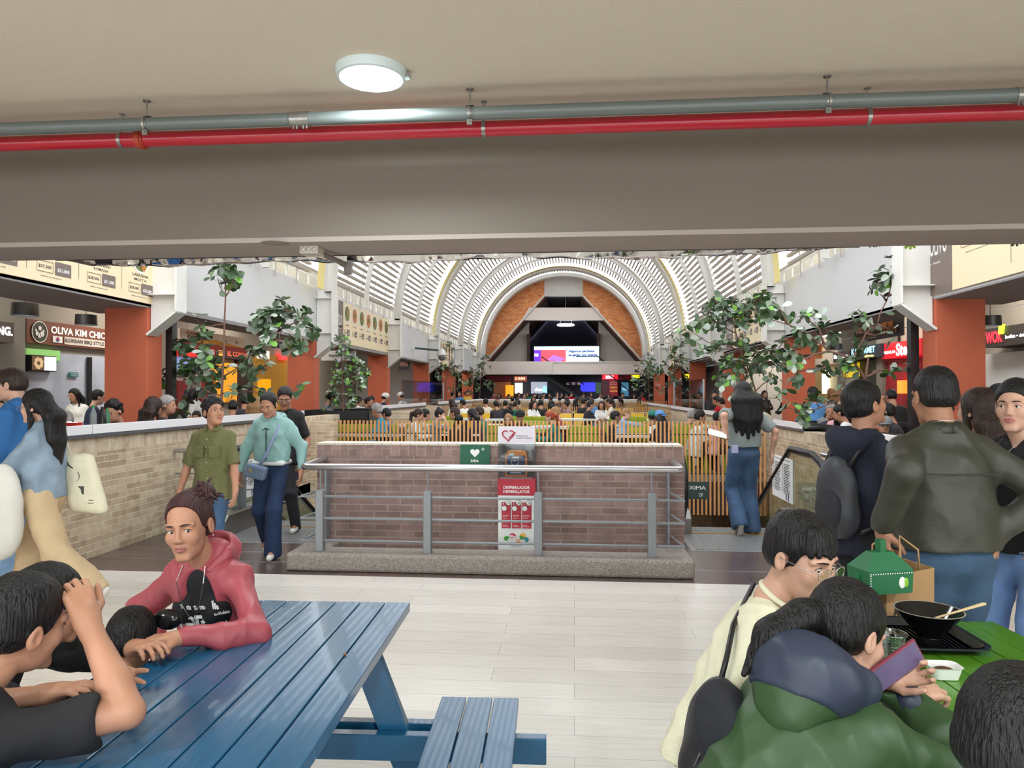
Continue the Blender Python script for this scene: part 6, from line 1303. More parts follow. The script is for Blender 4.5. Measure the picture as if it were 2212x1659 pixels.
# tote bag and pale bag at left
tb = thing('tote_bag', 'large cream tote bag with a printed badge beside the woman in denim', 'bag', tuple(at_px(185, 5.3, .72)), YAW); 
G = SDF(); [G.cap((-.12+.01*k, 0, .40-.07*k), (.03+.02*k, .0, .40-.075*k), .034, .034, .09) for k in range(6)]; V, Fq = G.mesh(.010); V = displace(V, Fq, .010, 20, 4); link('bag_body', np_mesh('tb', [(V, Fq, 0)], [cloth('cream_canvas', (222, 216, 190))]), tb)
b = MB(); b.tube([(-.06+.045*math.cos(a), -.044, .27+.045*math.sin(a)) for a in [2*PI*k/24 for k in range(24)]], .003, 5, closed=True); b.tube([(-.11, -.044, .38), (-.09, -.046, .35), (-.06, -.046, .33)], .006, 6); b.bx(-.09, .02, -.047, -.03, .14, .20); b.bx(-.08, .09, -.048, -.03, .095, .10); b.bx(-.06, .09, -.048, -.03, .075, .08); b.build('printed_badge', mat('print_dark_grey', (70, 70, 66), .7), tb)
b = MB(); b.tube([(-.10, 0, .40), (-.14, 0, .52), (-.16, .02, .62)], .010, 6); b.build('handle', MATS['cream_canvas'], tb, smooth=True)
wb = thing('pale_sack', 'big off-white soft bag carried at the left edge of the picture', 'bag', tuple(at_px(8, 4.9, .45)), YAW)
G = SDF(); G.ell((0, 0, .38), (.13, .09, .30), None, .05); G.ell((-.03, 0, .2), (.15, .1, .2), None, .05); V, Fq = G.mesh(.014); V = displace(V, Fq, .012, 18, 14); link('bag_body', np_mesh('wb', [(V, Fq, 0)], [cloth('offwhite_cloth', (214, 212, 204))]), wb)
# ================================================================ seating level: fences, tables, chairs, and the crowd
m_slatw = mat('honey_wood_slat', (200, 142, 88), .55, var=.12, vscale=6)
PZ = .06
def fence(label, x0, x1, y, ztop, zbot, sp=.0705, w_=.03, full=None):
    t = thing('slatted_fence', label, 'fence', ((x0+x1)/2, y, PZ)); b = MB(); n = int((x1-x0)/sp); r = random.Random(1)
    for k in range(n+1):
        x = x0 + k*sp; b.bx(x, x+w_, y-.02, y+.02, zbot if not full or x < full[0] else full[1], ztop+r.uniform(-.004, .004))
    b.build('slat_panel', m_slatw, t, world=True)
    b = MB(); b.bx(x0, x1, y+.02, y+.035, ztop-.24, ztop-.22); b.bx(x0, x1, y+.02, y+.035, PZ+.12, PZ+.14); b.build('cross_rail', m_black, t, world=True)
    b = MB(); b.bx(x0, x1, y+.05, y+.058, PZ, ztop+.03); b.build('glass_sheet', glass_mat('fence_glass', (238, 244, 242), .0, .1), t, world=True)
    return t
fx0 = atY(718, 908, YW+.02).x; 
fence('first row of honey coloured vertical wooden slats behind the brick box', fx0, XR-.1, YW+.02, atY(1100, 909, YW+.02).z, .02, full=(BX1+.05, -.52))
fence('second row of wooden slats across the middle of the seating area', atY(955, 878, 24.5).x, atY(1450, 878, 24.5).x, 24.5, atY(1200, 878, 24.5).z, PZ)
fence('far row of wooden slats just before the far brick wall', atY(1020, 866, 33).x, atY(1440, 866, 33).x, 33, atY(1200, 865.5, 33).z, PZ)
# dark underside of the seating level
S('wall_platform_edge', mat('dark_slab_edge', (60, 54, 50), .7), lambda b: b.bx(XL, XR, YW+.05, YW+.07, -.5, .05))
# planters
def planter(label, x0, x1, y0, y1, z0, z1):
    t = thing('planter_box', label, 'planter', ((x0+x1)/2, (y0+y1)/2, z0)); b = MB()
    for a in ((x0, x1, y0, y0+.03), (x0, x1, y1-.03, y1), (x0, x0+.03, y0, y1), (x1-.03, x1, y0, y1)): b.bx(*a, z0, z1)
    b.build('box_panels', m_black, t, world=True); b = MB(); b.bx(x0+.03, x1-.03, y0+.03, y1-.03, z1-.1, z1-.06); b.build('soil', mat('dark_soil', (48, 38, 30), .95, bump=.6), t, world=True); return t
planter('black planter box on the left wall holding the slim leafy tree', -5.5, -4.08, 14.1, 15.68, .84, 1.24)
S('wall_planter_base', b_beige_x, lambda b: (b.bx(-5.5, -3.6, 15.7, 16.3, -.3, 1.18),))
planter('black planter box behind the right brick wall under the spreading tree', 3.62, 5.0, 10.3, 12.2, .85, 1.14)
planter('black planter box behind the left ledge holding the tall-stemmed tree', -5.75, -4.95, 10.0, 11.6, .8, 1.12)
planter('low black planter behind the right ledge near the right pillar', 4.1, 4.9, 7.9, 9.3, .75, 1.1)
# glass screens
for i, (lab, x, y0, y1) in enumerate((('clear glass screen on the left ledge in front of the white-capped person', XL+.02, 19.2, 25.5), ('clear glass screen on the right ledge beyond the couple in black', XR-.02, 19.0, 24.5))):
    t = thing('glass_screen', lab, 'screen', (x, y0, 1.2)); b = MB(); b.bx(x-.006, x+.006, y0, y1, 1.2, 1.95); b.build('glass_sheet', glass_mat('screen_glass', (232, 238, 238), .03), t, world=True)
    b = MB(); [b.bx(x-.02, x+.02, y-.02, y+.02, 1.12, 1.95) for y in ((y0, y1) if i else (y1,))]; b.build('post', m_alu, t, world=True)
# tables and chairs
m_tt = mat('white_table_laminate', (232, 230, 224), .35); m_lime = mat('lime_plastic', (158, 168, 44), .45); m_yel = mat('yellow_plastic', (226, 186, 50), .4)
def table(x, y, w_, lab, z=.80, grp=None):
    t = thing('dining_table', lab, 'table', (x, y, PZ), group=grp); b = MB(); b.box((0, 0, z), (w_, .62, .05)); b.build('tabletop', m_tt, t)
    for g in (-1, 1): b = MB(); b.box((g*(w_/2-.3), 0, (z-.025)/2), (.06, .06, z-.025)); b.box((g*(w_/2-.3), 0, .01), (.4, .4, .02)); b.build('pedestal', m_black, t)
    return t
T0 = None
for i, (x0, x1, y, lab) in enumerate(((735, 958, 15.2, 'long white table behind the fence at left, beside the person in a teal jacket'), (1040, 1130, 15.3, 'white table behind the header plate of the defibrillator column'), (1150, 1260, 14.6, 'white table with food in front of the red haired woman'), (1318, 1438, 15.0, 'long white table under the fair haired boy in denim'), (1480, 1560, 15.2, 'white table before the seated woman in pink'),
        (735, 870, 13.5, 'low white table end close to the first fence at left'), (960, 1040, 13.9, 'white table in front of the man in black facing left'), (1330, 1400, 13.6, 'white bench-like table close behind the first fence at right'))):
    a = max(XL+.05, atY(x0, 900, y).x); c_ = min(XR-.05, atY(x1, 900, y).x); table((a+c_)/2, y, c_-a, lab, .84 if i < 5 else .74)
for i, (x0, x1, y) in enumerate(((1050, 1110, 20.), (1180, 1290, 20.5), (1330, 1400, 20.), (960, 1030, 20.4), (1080, 1170, 27.), (1220, 1330, 27.5), (1360, 1430, 27.), (1010, 1060, 27.2))):
    a = atY(x0, 900, y).x; c_ = atY(x1, 900, y).x; table((a+c_)/2, y, c_-a, 'white table among the crowd beyond the first fence', .78, 'white tables in the far seating rows')
def chair(m, lab):
    t = thing('plastic_chair', lab, 'chair', (0, 0, PZ)); b = MB(); b.box((0, 0, .45), (.42, .42, .03)); b.build('seat', m, t, bevel=.01)
    b = MB(); b.prism([(-.2, .46), (.2, .46), (.19, .92), (-.19, .92)], (0, -.20, 0), (1, 0, 0), (0, -.15, 1), (0, -1, 0), .02); b.build('backrest', m, t, bevel=.01)
    for x in (-.18, .18):
        for y in (-.18, .18): b = MB(); b.bar((x, y, .44), (x*1.12, y*1.12, 0), .03, .03); b.build('leg', m, t)
    return t
ch_l = chair(m_lime, 'lime green plastic chair behind the first slatted fence'); ch_l['group'] = 'lime chairs behind the first fence'; ch_l.location = (atY(760, 900, 14.2).x, 14.2, PZ)
for px, y, yaw in ((800, 14.3, 5), (842, 13.9, 95), (888, 14.2, -90), (908, 15.8, 178), (935, 14.6, -90), (962, 15.7, 185), (1000, 14.3, 90), (1052, 14.5, 92), (1078, 14.1, 0), (1128, 15.8, 180), (1160, 15.6, 178), (1215, 14.4, 90), (1250, 14.0, 0), (1282, 13.8, -20), (1310, 14.3, -88), (1345, 14.4, -90), (1372, 14.3, 3), (1430, 14.6, 60), (1468, 14.4, 0), (1500, 14.2, -85), (1538, 14.2, -85), (1570, 14.6, 0), (1600, 15.2, 10)):
    x = max(XL+.35, min(XR-.35, atY(px, 900, y).x)); dup(ch_l, (x - .0, y, PZ), math.radians(yaw))
ch_y = dup(ch_l, (atY(1190, 900, 19.4).x, 19.4, PZ), 0, 'yellow or lime plastic chair in the rows beyond the middle of the seating area', 'chairs in the far rows')
for k in range(34):
    row = k % 4; y = (19.3, 21.2, 26.3, 28.2)[row] + rnd.uniform(-.2, .2); px = 985 + (k*53) % 450; x = atY(px, 900, y).x
    dup(ch_l, (x, y, PZ), math.radians((0, 180, 0, 180)[row] + rnd.uniform(-12, 12)), 'yellow or lime plastic chair in the rows beyond the middle of the seating area', 'chairs in the far rows', swap={'lime_plastic': m_yel} if k % 2 else None)
# ---- crowd
_seen = {}
def cl(k, c): return cloth('fabric_' + k, c)
PALC = dict(black=(24, 24, 28), white=(226, 226, 222), grey=(120, 122, 126), navy=(30, 38, 66), teal=(36, 138, 166), blue=(84, 134, 190), denim=(140, 172, 206), green=(36, 116, 100), pink=(222, 168, 176), red=(196, 28, 44), yellow=(222, 178, 60), cream=(218, 208, 186), brown=(110, 84, 68), plaid=(150, 60, 66), dark=(48, 46, 52), mauve=(150, 120, 130), khaki=(196, 176, 140), beige=(196, 170, 140))
def crowd(px, ytop, D, face, who, hair, colr, desc, where, skin='warm', stand=False, floor=None, group=None, pose=0, cap=None, z0=None, bottoms=False):
    fem = who == 'f'; ztop = CAM_H - (ytop-848)*D/F_PX; p_ = at_px(px, D)
    while floor == 0 and p_.y < 35.5 and XL-.62 < p_.x < XR+.62: D *= 1.01; p_ = at_px(px, D)
    ztop = CAM_H - (ytop-848)*D/F_PX; fl = PZ if floor is None else floor; sit = None; H = 1.7 if who != 'c' else 1.15
    sc_ = 1.0 if who == 'm' else (.94 if fem else .68)
    if stand: H = max(1.1, (ztop-fl)/1.012)
    else:
        H = 1.7*sc_; sit = max(.3, ztop - fl - .865*sc_ - .02)
    arms = [{}, {1: dict(t=(.05, .22, sit+.62 if sit else 1.35), hint=(.5, 0, -1))}, {1: dict(t=(.1, .42, sit+.30 if sit else 1.1)), -1: dict(t=(-.1, .42, sit+.30 if sit else 1.1))}, {1: dict(t=(.12, .1, 1.6 if not sit else sit+.9), hint=(1, 0, -.3)), -1: dict(t=(-.12, .1, 1.6 if not sit else sit+.9), hint=(-1, 0, -.3))}][pose]
    lab = desc + ' ' + where
    if lab in _seen: _seen[lab] += 1; lab += ', ' + ('second from the left', 'third from the left', 'fourth from the left', 'fifth from the left', 'sixth from the left')[_seen[lab]-1]
    _seen.setdefault(desc + ' ' + where, 0)
    r, c = person(lab, (p_.x, p_.y, fl), face + YD_, H=H, sit=sit, lean=8 if sit else 2, q=0, fem=fem, skin=skin, head=(rnd.uniform(-14, 14), rnd.uniform(0, 16), 0), hair=hair, face=D < 20, arms=arms,
        top=('tee', cl(colr, PALC[colr]), {'sleeve': 1.95 if (px+D) % 2 < 1.2 else .8, 'fat': .022}), bottom=(('trousers', (jd, jk, jb)[int(px) % 3], {}) if (bottoms or stand) else None), group=group)
    if cap:
        b = MB(); hc, R, s = c['hc'], c['HR'], c['hs']; b.ell(hc + R @ Vector((0, -.012, .055)), (.092*s, .112*s, .085*s), 8, M=R); b.box(hc + R @ Vector((0, .13, .045)), (.12, .09, .012), M=R) if cap[1] else None
        b.build('cap', cl(*((cap[0], PALC[cap[0]]))), r, smooth=True)
    return r
S1 = 'behind the first slatted fence'; S2 = 'in the middle rows of tables'; S3 = 'near the far brick wall'; g1 = 'people in the middle rows'
K_, B_ = 'black', 'brown'
for a in ((829, 871, 13.9, 90, 'm', ('short', 'grey', {'curly': 1, 'th': .016}), 'teal', 'person with grey curls in a teal hooded coat', 'brown'), (848, 880, 14.6, 80, 'm', ('short', K_), 'blue', 'dark haired person in blue pattern beside the grey curls', 'tan'),
        (889, 881, 13.9, -92, 'f', ('pony', B_, {'len': .3}), 'white', 'woman with a long ponytail in a white top', 'warm'), (907, 882, 14.6, -60, 'm', ('short', K_), 'cream', 'short haired person with glasses right of the ponytail', 'warm'),
        (936, 881, 13.9, -88, 'f', ('bun', K_, {'at': (0, -.06, .12)}), 'grey', 'woman with a top bun in a grey shirt eating', 'light', 1), (996, 878, 14.2, 88, 'm', ('fade', B_), 'black', 'balding dark haired man in black facing left', 'tan'), (988, 898, 13.6, -10, 'f', ('tied', K_), 'black', 'black haired head leaning forward low', 'warm'),
        (1034, 881, 13.9, 85, 'f', ('long', K_, {'len': .3}), 'navy', 'woman with long straight black hair facing left', 'warm'), (1047, 877, 14.8, 80, 'm', ('fade', B_), 'green', 'man in a grey-green shirt behind the long black hair', 'tan'),
        (1100, 894, 13.7, 170, 'c', ('long', 'fair', {'len': .1}), 'dark', 'child with light brown hair beside the man in a cap', 'light'), (1122, 884, 14.2, 190, 'm', ('short', K_), 'black', 'man in a black cap holding a phone', 'warm', 1, ('black', 1)),
        (1203, 886, 13.8, 85, 'f', ('pony', 'red', {'len': .3}), 'green', 'woman with copper red hair in a green shirt', 'light'), (1214, 877, 14.8, 70, 'm', ('short', 'fair'), 'plaid', 'fair haired person in red plaid behind the red haired woman', 'light'),
        (1316, 886, 14.2, -80, 'm', ('short', K_), 'black', 'man in a black jacket bent over his meal', 'tan'), (1341, 883, 13.9, -88, 'c', ('short', 'fair'), 'denim', 'fair haired boy in a light denim jacket', 'light'),
        (1401, 886, 14.6, -60, 'm', ('short', K_), 'dark', 'man in a green cap', 'tan', 0, ('green', 1)), (1417, 885, 14.0, -150, 'm', ('short', K_), 'white', 'man in a blue and white cap', 'light', 0, ('blue', 1)), (1433, 893, 13.7, 20, 'f', ('long', K_, {'len': .3}), 'black', 'woman with long black hair seen from behind', 'warm'),
        (1484, 884, 14.8, -70, 'm', ('short', 'grey'), 'dark', 'grey haired person in charcoal behind the boy in white', 'light'), (1498, 886, 13.8, -80, 'm', ('short', K_, {'th': .014}), 'white', 'boy with thick black hair in a white t-shirt', 'warm'), (1537, 888, 13.8, -85, 'f', ('tied', K_), 'pink', 'woman in a pink hooded top eating', 'warm', 1)):
    (px, yt, D, fc, wh, hr, co, ds, sk), ex = a[:9], a[9:]
    crowd(px, yt, D, fc, wh, hr, co, ds, S1, sk, pose=ex[0] if ex else 2, cap=ex[1] if len(ex) > 1 else None, bottoms=True)
for a in ((1006, 862, 22, 40, 'm', ('short', K_), 'white', 'person in a white t-shirt'), (984, 861, 20, 60, 'f', ('long', B_), 'cream', 'woman with brown hair at left'), (1050, 860, 23, 10, 'm', ('short', K_), 'cream', 'man in a cream shirt seen from behind'), (1075, 865, 22, 20, 'm', ('short', K_), 'dark', 'short haired man in dark grey'), (1088, 864, 22.5, -30, 'f', ('tied', K_), 'black', 'woman with tied black hair'),
        (1149, 864, 21, -150, 'f', ('long', K_), 'white', 'woman with black hair wearing white'), (1169, 862, 21.5, 5, 'm', ('short', K_), 'black', 'man in black seen from behind'), (1196, 864, 21, 40, 'f', ('long', K_), 'yellow', 'woman in a yellow top'), (1256, 859, 22, -50, 'm', ('short', K_), 'black', 'man in a black coat'), (1276, 859, 22, -20, 'm', ('short', B_), 'blue', 'man in a blue shirt'),
        (1267, 865, 20.5, -70, 'm', ('short', K_), 'black', 'man in glasses and a black jacket'), (1299, 865, 21, 178, 'f', ('long', B_), 'white', 'woman in white eating, facing the viewer'), (1325, 859, 21, 80, 'f', ('pony', B_, {'len': .3}), 'cream', 'woman with a brown ponytail in cream'), (1230, 866, 23, 90, 'f', ('tied', K_), 'mauve', 'woman in mauve'), (1108, 866, 24, -60, 'm', ('short', K_), 'green', 'man in a green top')):
    crowd(*a, S2, pose=2 if a[0] % 2 else 1)
for k, a in enumerate(((1107, 857, 31, 0, 'm', K_, 'dark', 'dark haired head in grey'), (1081, 855, 33, 90, 'm', B_, 'brown', 'brown haired person'), (1152, 855, 31, 180, 'f', K_, 'black', 'woman with long black hair'), (1164, 853, 31, -80, 'm', K_, 'black', 'man in a dark cap'), (1194, 855, 32, 60, 'm', K_, 'dark', 'man with a yellow bag'), (1229, 857, 32, 70, 'f', B_, 'pink', 'woman in pale pink'), (1240, 857, 32, -70, 'f', K_, 'black', 'woman in black facing right'),
        (1272, 856, 32, 0, 'm', B_, 'plaid', 'man in red plaid'), (1306, 854, 33, 0, 'm', K_, 'black', 'cropped head in black'), (1345, 856, 32, 60, 'f', K_, 'brown', 'woman with loose black hair'), (1120, 858, 33, 30, 'f', K_, 'cream', 'woman in cream'), (1210, 856, 33, 10, 'm', K_, 'navy', 'man in navy'), (1255, 855, 34, -10, 'f', B_, 'green', 'woman in green'), (1326, 856, 34, 40, 'm', K_, 'grey', 'man in grey'), (1380, 857, 33, -30, 'f', K_, 'yellow', 'woman in yellow'))):
    crowd(a[0], a[1], a[2], a[3], a[4], ('long' if a[4] == 'f' else 'short', a[5]), a[6], a[7], S3, pose=2)
FE = 'behind the far white ledge'
for k, (px, co, hr, nm) in enumerate(((1066, 'plaid', K_, 'person in red'), (1080, 'brown', K_, 'woman with long black hair'), (1096, 'dark', K_, 'person before the orange panel'), (1119, 'mauve', B_, 'person in mauve'), (1133, 'black', K_, 'woman in black'), (1142, 'green', K_, 'person in green'), (1152, 'black', K_, 'small dark figure'), (1162, 'navy', K_, 'person in navy'), (1174, 'dark', K_, 'person in charcoal'), (1188, 'black', K_, 'tall person in black'), (1201, 'grey', B_, 'person in grey'), (1211, 'dark', K_, 'bearded man facing the viewer'), (1223, 'brown', K_, 'person in brown'), (1236, 'red', K_, 'person in bright red'), (1256, 'black', K_, 'person by the stairs'), (1275, 'navy', K_, 'person in blue light'), (1296, 'white', K_, 'person leaning on the ledge'), (1316, 'cream', B_, 'person in white'), (1342, 'grey', K_, 'man eating'), (1367, 'dark', K_, 'person in a dark coat'), (1385, 'red', K_, 'woman in red'))):
    crowd(px, 846.5 + (k*7 % 5), 37.5 + (k % 3)*.7, (180, 160, -150, 200)[k % 4], 'f' if k % 2 else 'm', ('long' if k % 2 else 'short', hr), co, nm, FE, stand=False, floor=0, pose=k % 3)
# left side behind the ledge
LL = 'behind the left white ledge'
r1 = crowd(264, 862, 8.3, 175, 'm', ('short', K_, {'curly': 1}), 'black', 'man in black covering his forehead with a hand', LL, floor=0, pose=1)
crowd(313, 858, 8.5, -35, 'f', ('long', B_, {'len': .25, 'w': .12, 'th': .02, 'curly': 1}), 'grey', 'woman with big dark curls in a grey jacket', LL, floor=0)
crowd(341, 853, 9.0, -80, 'm', ('short', 'grey', {'th': .012}), 'dark', 'man with wavy grey hair looking right', LL, floor=0, pose=2)
crowd(156, 884, 9.2, 60, 'm', ('fade', 'grey'), 'navy', 'man with thin grey hair in a navy puffer', LL, floor=0, skin='tan')
crowd(169, 838, 12.5, 175, 'f', ('long', K_), 'white', 'woman with long hair and a pale top', 'standing near the marble shop front', 'warm', stand=True, floor=0)
crowd(200, 841, 11.5, -60, 'f', ('tied', K_), 'navy', 'woman in a navy coat and sunglasses', 'standing beside the first orange pillar', 'light', stand=True, floor=0)
crowd(421, 834, 14.5, -85, 'f', ('long', K_, {'len': .3}), 'white', 'woman with long black hair and a white blouse', 'standing under the left tree', 'light', stand=True, floor=0)
crowd(404, 838, 14.8, -50, 'f', ('long', K_), 'black', 'woman in black', 'left of the woman in the white blouse', 'warm', stand=True, floor=0)
crowd(430, 888, 12, 175, 'c', ('short', K_), 'red', 'child with a phone', 'low behind the left ledge', 'warm', floor=0)
crowd(500, 862, 12.5, 10, 'm', ('short', K_), 'black', 'person in black seen from behind', 'under the left tree', 'tan', floor=0); crowd(528, 852, 14, 20, 'm', ('short', K_), 'dark', 'dark haired person', 'right of the left tree trunk', floor=0)
crowd(545, 855, 11.6, -20, 'f', ('long', 'fair', {'len': .2, 'w': .1}), 'navy', 'woman with streaked hair in a navy top', LL, floor=0)
crowd(565, 838, 15, 10, 'm', ('short', K_), 'black', 'man with his back turned', 'behind the man in glasses', floor=0, stand=True)
PT = 'above the black planter box'
for a in ((770, 859, 17.5, -80, 'c', ('fade', B_), 'white', 'small boy in white'), (785, 856, 17.2, -85, 'm', ('short', K_), 'black', 'boy in a black t-shirt'), (806, 853, 17.0, 176, 'f', ('tied', K_), 'black', 'woman in black facing the viewer'), (823, 848, 17.8, -60, 'm', ('short', K_), 'navy', 'person with a white head wrap in navy'), (703, 845, 15.5, -80, 'm', ('short', K_), 'grey', 'man in patterned grey')):
    crowd(*a, PT, floor=0, cap=('white', 0) if a[0] == 823 else None, pose=2)
GS = 'behind the left glass screen'
crowd(874, 846, 20, 70, 'm', ('short', K_), 'white', 'person in a white cap reaching left', GS, floor=0, cap=('white', 0), pose=2)
for a in ((972, 846, 26, -60, 'm', ('short', K_), 'beige', 'man in beige leaning over'), (993, 845, 27, 176, 'm', ('short', B_), 'blue', 'man in pale blue'), (1010, 844, 27, 185, 'm', ('short', K_), 'yellow', 'man in a yellow shirt'), (946, 852, 25, -20, 'm', ('short', K_), 'black', 'person in black')): crowd(*a, GS, floor=0)
# right side
RR = 'behind the right white ledge'
for a in ((1505, 851, 18.8, 85, 'f', ('tied', K_), 'black', 'woman in black looking left'), (1521, 843, 18.4, 88, 'm', ('short', K_), 'black', 'man in black with a quiff looking left'), (1542, 843, 17.8, 170, 'm', ('fade', K_), 'dark', 'bearded man in a brown-grey shirt'), (1558, 854, 16.6, 60, 'm', ('short', K_), 'red', 'person in a red top leaning on the ledge'), (1568, 858, 16.2, 60, 'm', ('short', K_), 'red', 'second person in red beside the long haired woman'), (1637, 849, 14.6, 150, 'm', ('short', K_), 'black', 'person in a wide black hat'), (1649, 842, 22, 176, 'f', ('long', K_), 'black', 'woman with crossed arms')): crowd(*a, RR, floor=0, cap=('black', 1) if a[0] == 1637 else None, pose=2)
BB = 'beyond the right ledge near the second pillar'
for a in ((1661, 862, 14.5, 60, 'f', ('long', K_), 'cream', 'woman in cream and red'), (1705, 842, 18, 10, 'm', ('short', K_), 'black', 'person in black'), (1760, 835, 12.5, 5, 'm', ('short', K_), 'blue', 'man in a striped shirt seen from behind'), (1786, 862, 11.0, -60, 'm', ('short', K_), 'grey', 'short haired person in grey'), (1797, 869, 10.6, 150, 'm', ('fade', 'grey'), 'dark', 'bald man in dark clothes'), (1812, 868, 10.8, 170, 'f', ('tied', 'fair'), 'pink', 'person with light hair in pink'), (1816, 881, 9.6, 178, 'f', ('long', K_, {'len': .15}), 'white', 'woman covering her mouth'), (1778, 888, 9.4, -140, 'f', ('tied', K_), 'grey', 'woman looking down'), (1836, 872, 9.8, 60, 'f', ('tied', K_), 'white', 'woman in white facing left'), (1833, 890, 9.0, 0, 'm', ('short', K_), 'dark', 'dark head nearest the ledge'), (1820, 841, 15, 0, 'm', ('short', 'fair'), 'khaki', 'person in khaki'), (1800, 838, 16.5, 30, 'f', ('long', 'fair'), 'white', 'woman with light hair')):
    crowd(*a, BB, floor=0, stand=a[1] < 845, pose=1 if a[0] == 1816 else 2)
CC = 'between the backpack man and the olive jacket'
for a in ((1922, 884, 8.2, 60, 'm', ('short', K_), 'black', 'dark haired head'), (1930, 840, 12, -10, 'm', ('short', K_), 'black', 'standing person in black'), (1940, 868, 9.2, 60, 'f', ('tied', K_), 'dark', 'woman looking down'), (1912, 897, 7.6, 150, 'm', ('short', 'grey'), 'grey', 'grey capped person')): crowd(*a, CC, floor=0, stand=a[1] < 845, cap=('grey', 1) if a[0] == 1912 else None)
DD = 'near the right shop counter'
crowd(2172, 828, 8.8, 10, 'm', ('short', K_), 'black', 'person in black raising both arms', DD, floor=0, stand=True, pose=3, cap=('black', 0)); crowd(2145, 836, 9.3, 20, 'm', ('short', K_), 'cream', 'person in cream behind the raised arms', DD, floor=0, stand=True); crowd(2195, 838, 10, 0, 'm', ('short', K_), 'black', 'dark haired head right of the raised arms', DD, floor=0, stand=True); crowd(2128, 893, 5.9, 30, 'm', ('short', K_), 'black', 'head in black low behind the olive jacket', DD, floor=0)
# legs of people further right
crowd(2155, 860, 4.6, 20, 'm', ('short', K_), 'black', 'person in black half hidden behind the brown haired woman', DD, floor=0, stand=True)
# things on the left ledge
lz = 1.31
def on_ledge(px, D): p_ = at_px(px, D); return (p_.x, p_.y, ZWL+.065)
for i, (px, D, hh, rr, lab, cm, cp) in enumerate(((202, 7.4, .24, .032, 'clear plastic bottle with a green cap on the left ledge', (150, 160, 160), (40, 150, 70)), (222, 7.6, .22, .038, 'tall black flask on the left ledge beside the clear bottle', (30, 32, 34), (26, 26, 28)), (232, 7.9, .20, .028, 'small green bottle right of the black flask', (60, 120, 90), (40, 150, 70)))):
    t = thing('bottle', lab, 'bottle', on_ledge(px, D)); b = MB(); b.lathe([(.001, 0), (rr, 0), (rr, hh*.62), (rr*.4, hh*.86), (rr*.4, hh*.9), (.001, hh*.9)], n=20); b.build('bottle_body', mat('bottle_%d' % i, cm, .2, alpha=.6 if i == 0 else 1), t, smooth='auto'); b = MB(); b.cyl((0, 0, hh*.9), (0, 0, hh), rr*.48, n=14); b.build('cap', mat('bottle_cap_%d' % i, cp, .4), t)
t = thing('food_box', 'red open food box on the left ledge behind the long haired woman', 'box', on_ledge(154, 7.2)); b = MB(); loftrings(b, [[(x*.8, y*.8, 0) for x, y in ((-.09, -.05), (.09, -.05), (.09, .05), (-.09, .05))], [(x, y, .07) for x, y in ((-.09, -.05), (.09, -.05), (.09, .05), (-.09, .05))], [(x*.9, y*.9, .02) for x, y in ((-.09, -.05), (.09, -.05), (.09, .05), (-.09, .05))]], cap1=True); b.build('carton', mat('bright_red_card', (214, 34, 36), .5), t); b = MB(); b.ell((-.02, 0, .06), (.04, .03, .025), 6); b.ell((.04, 0, .06), (.03, .03, .02), 6); b.build('food', m_swhite, t, smooth=True)
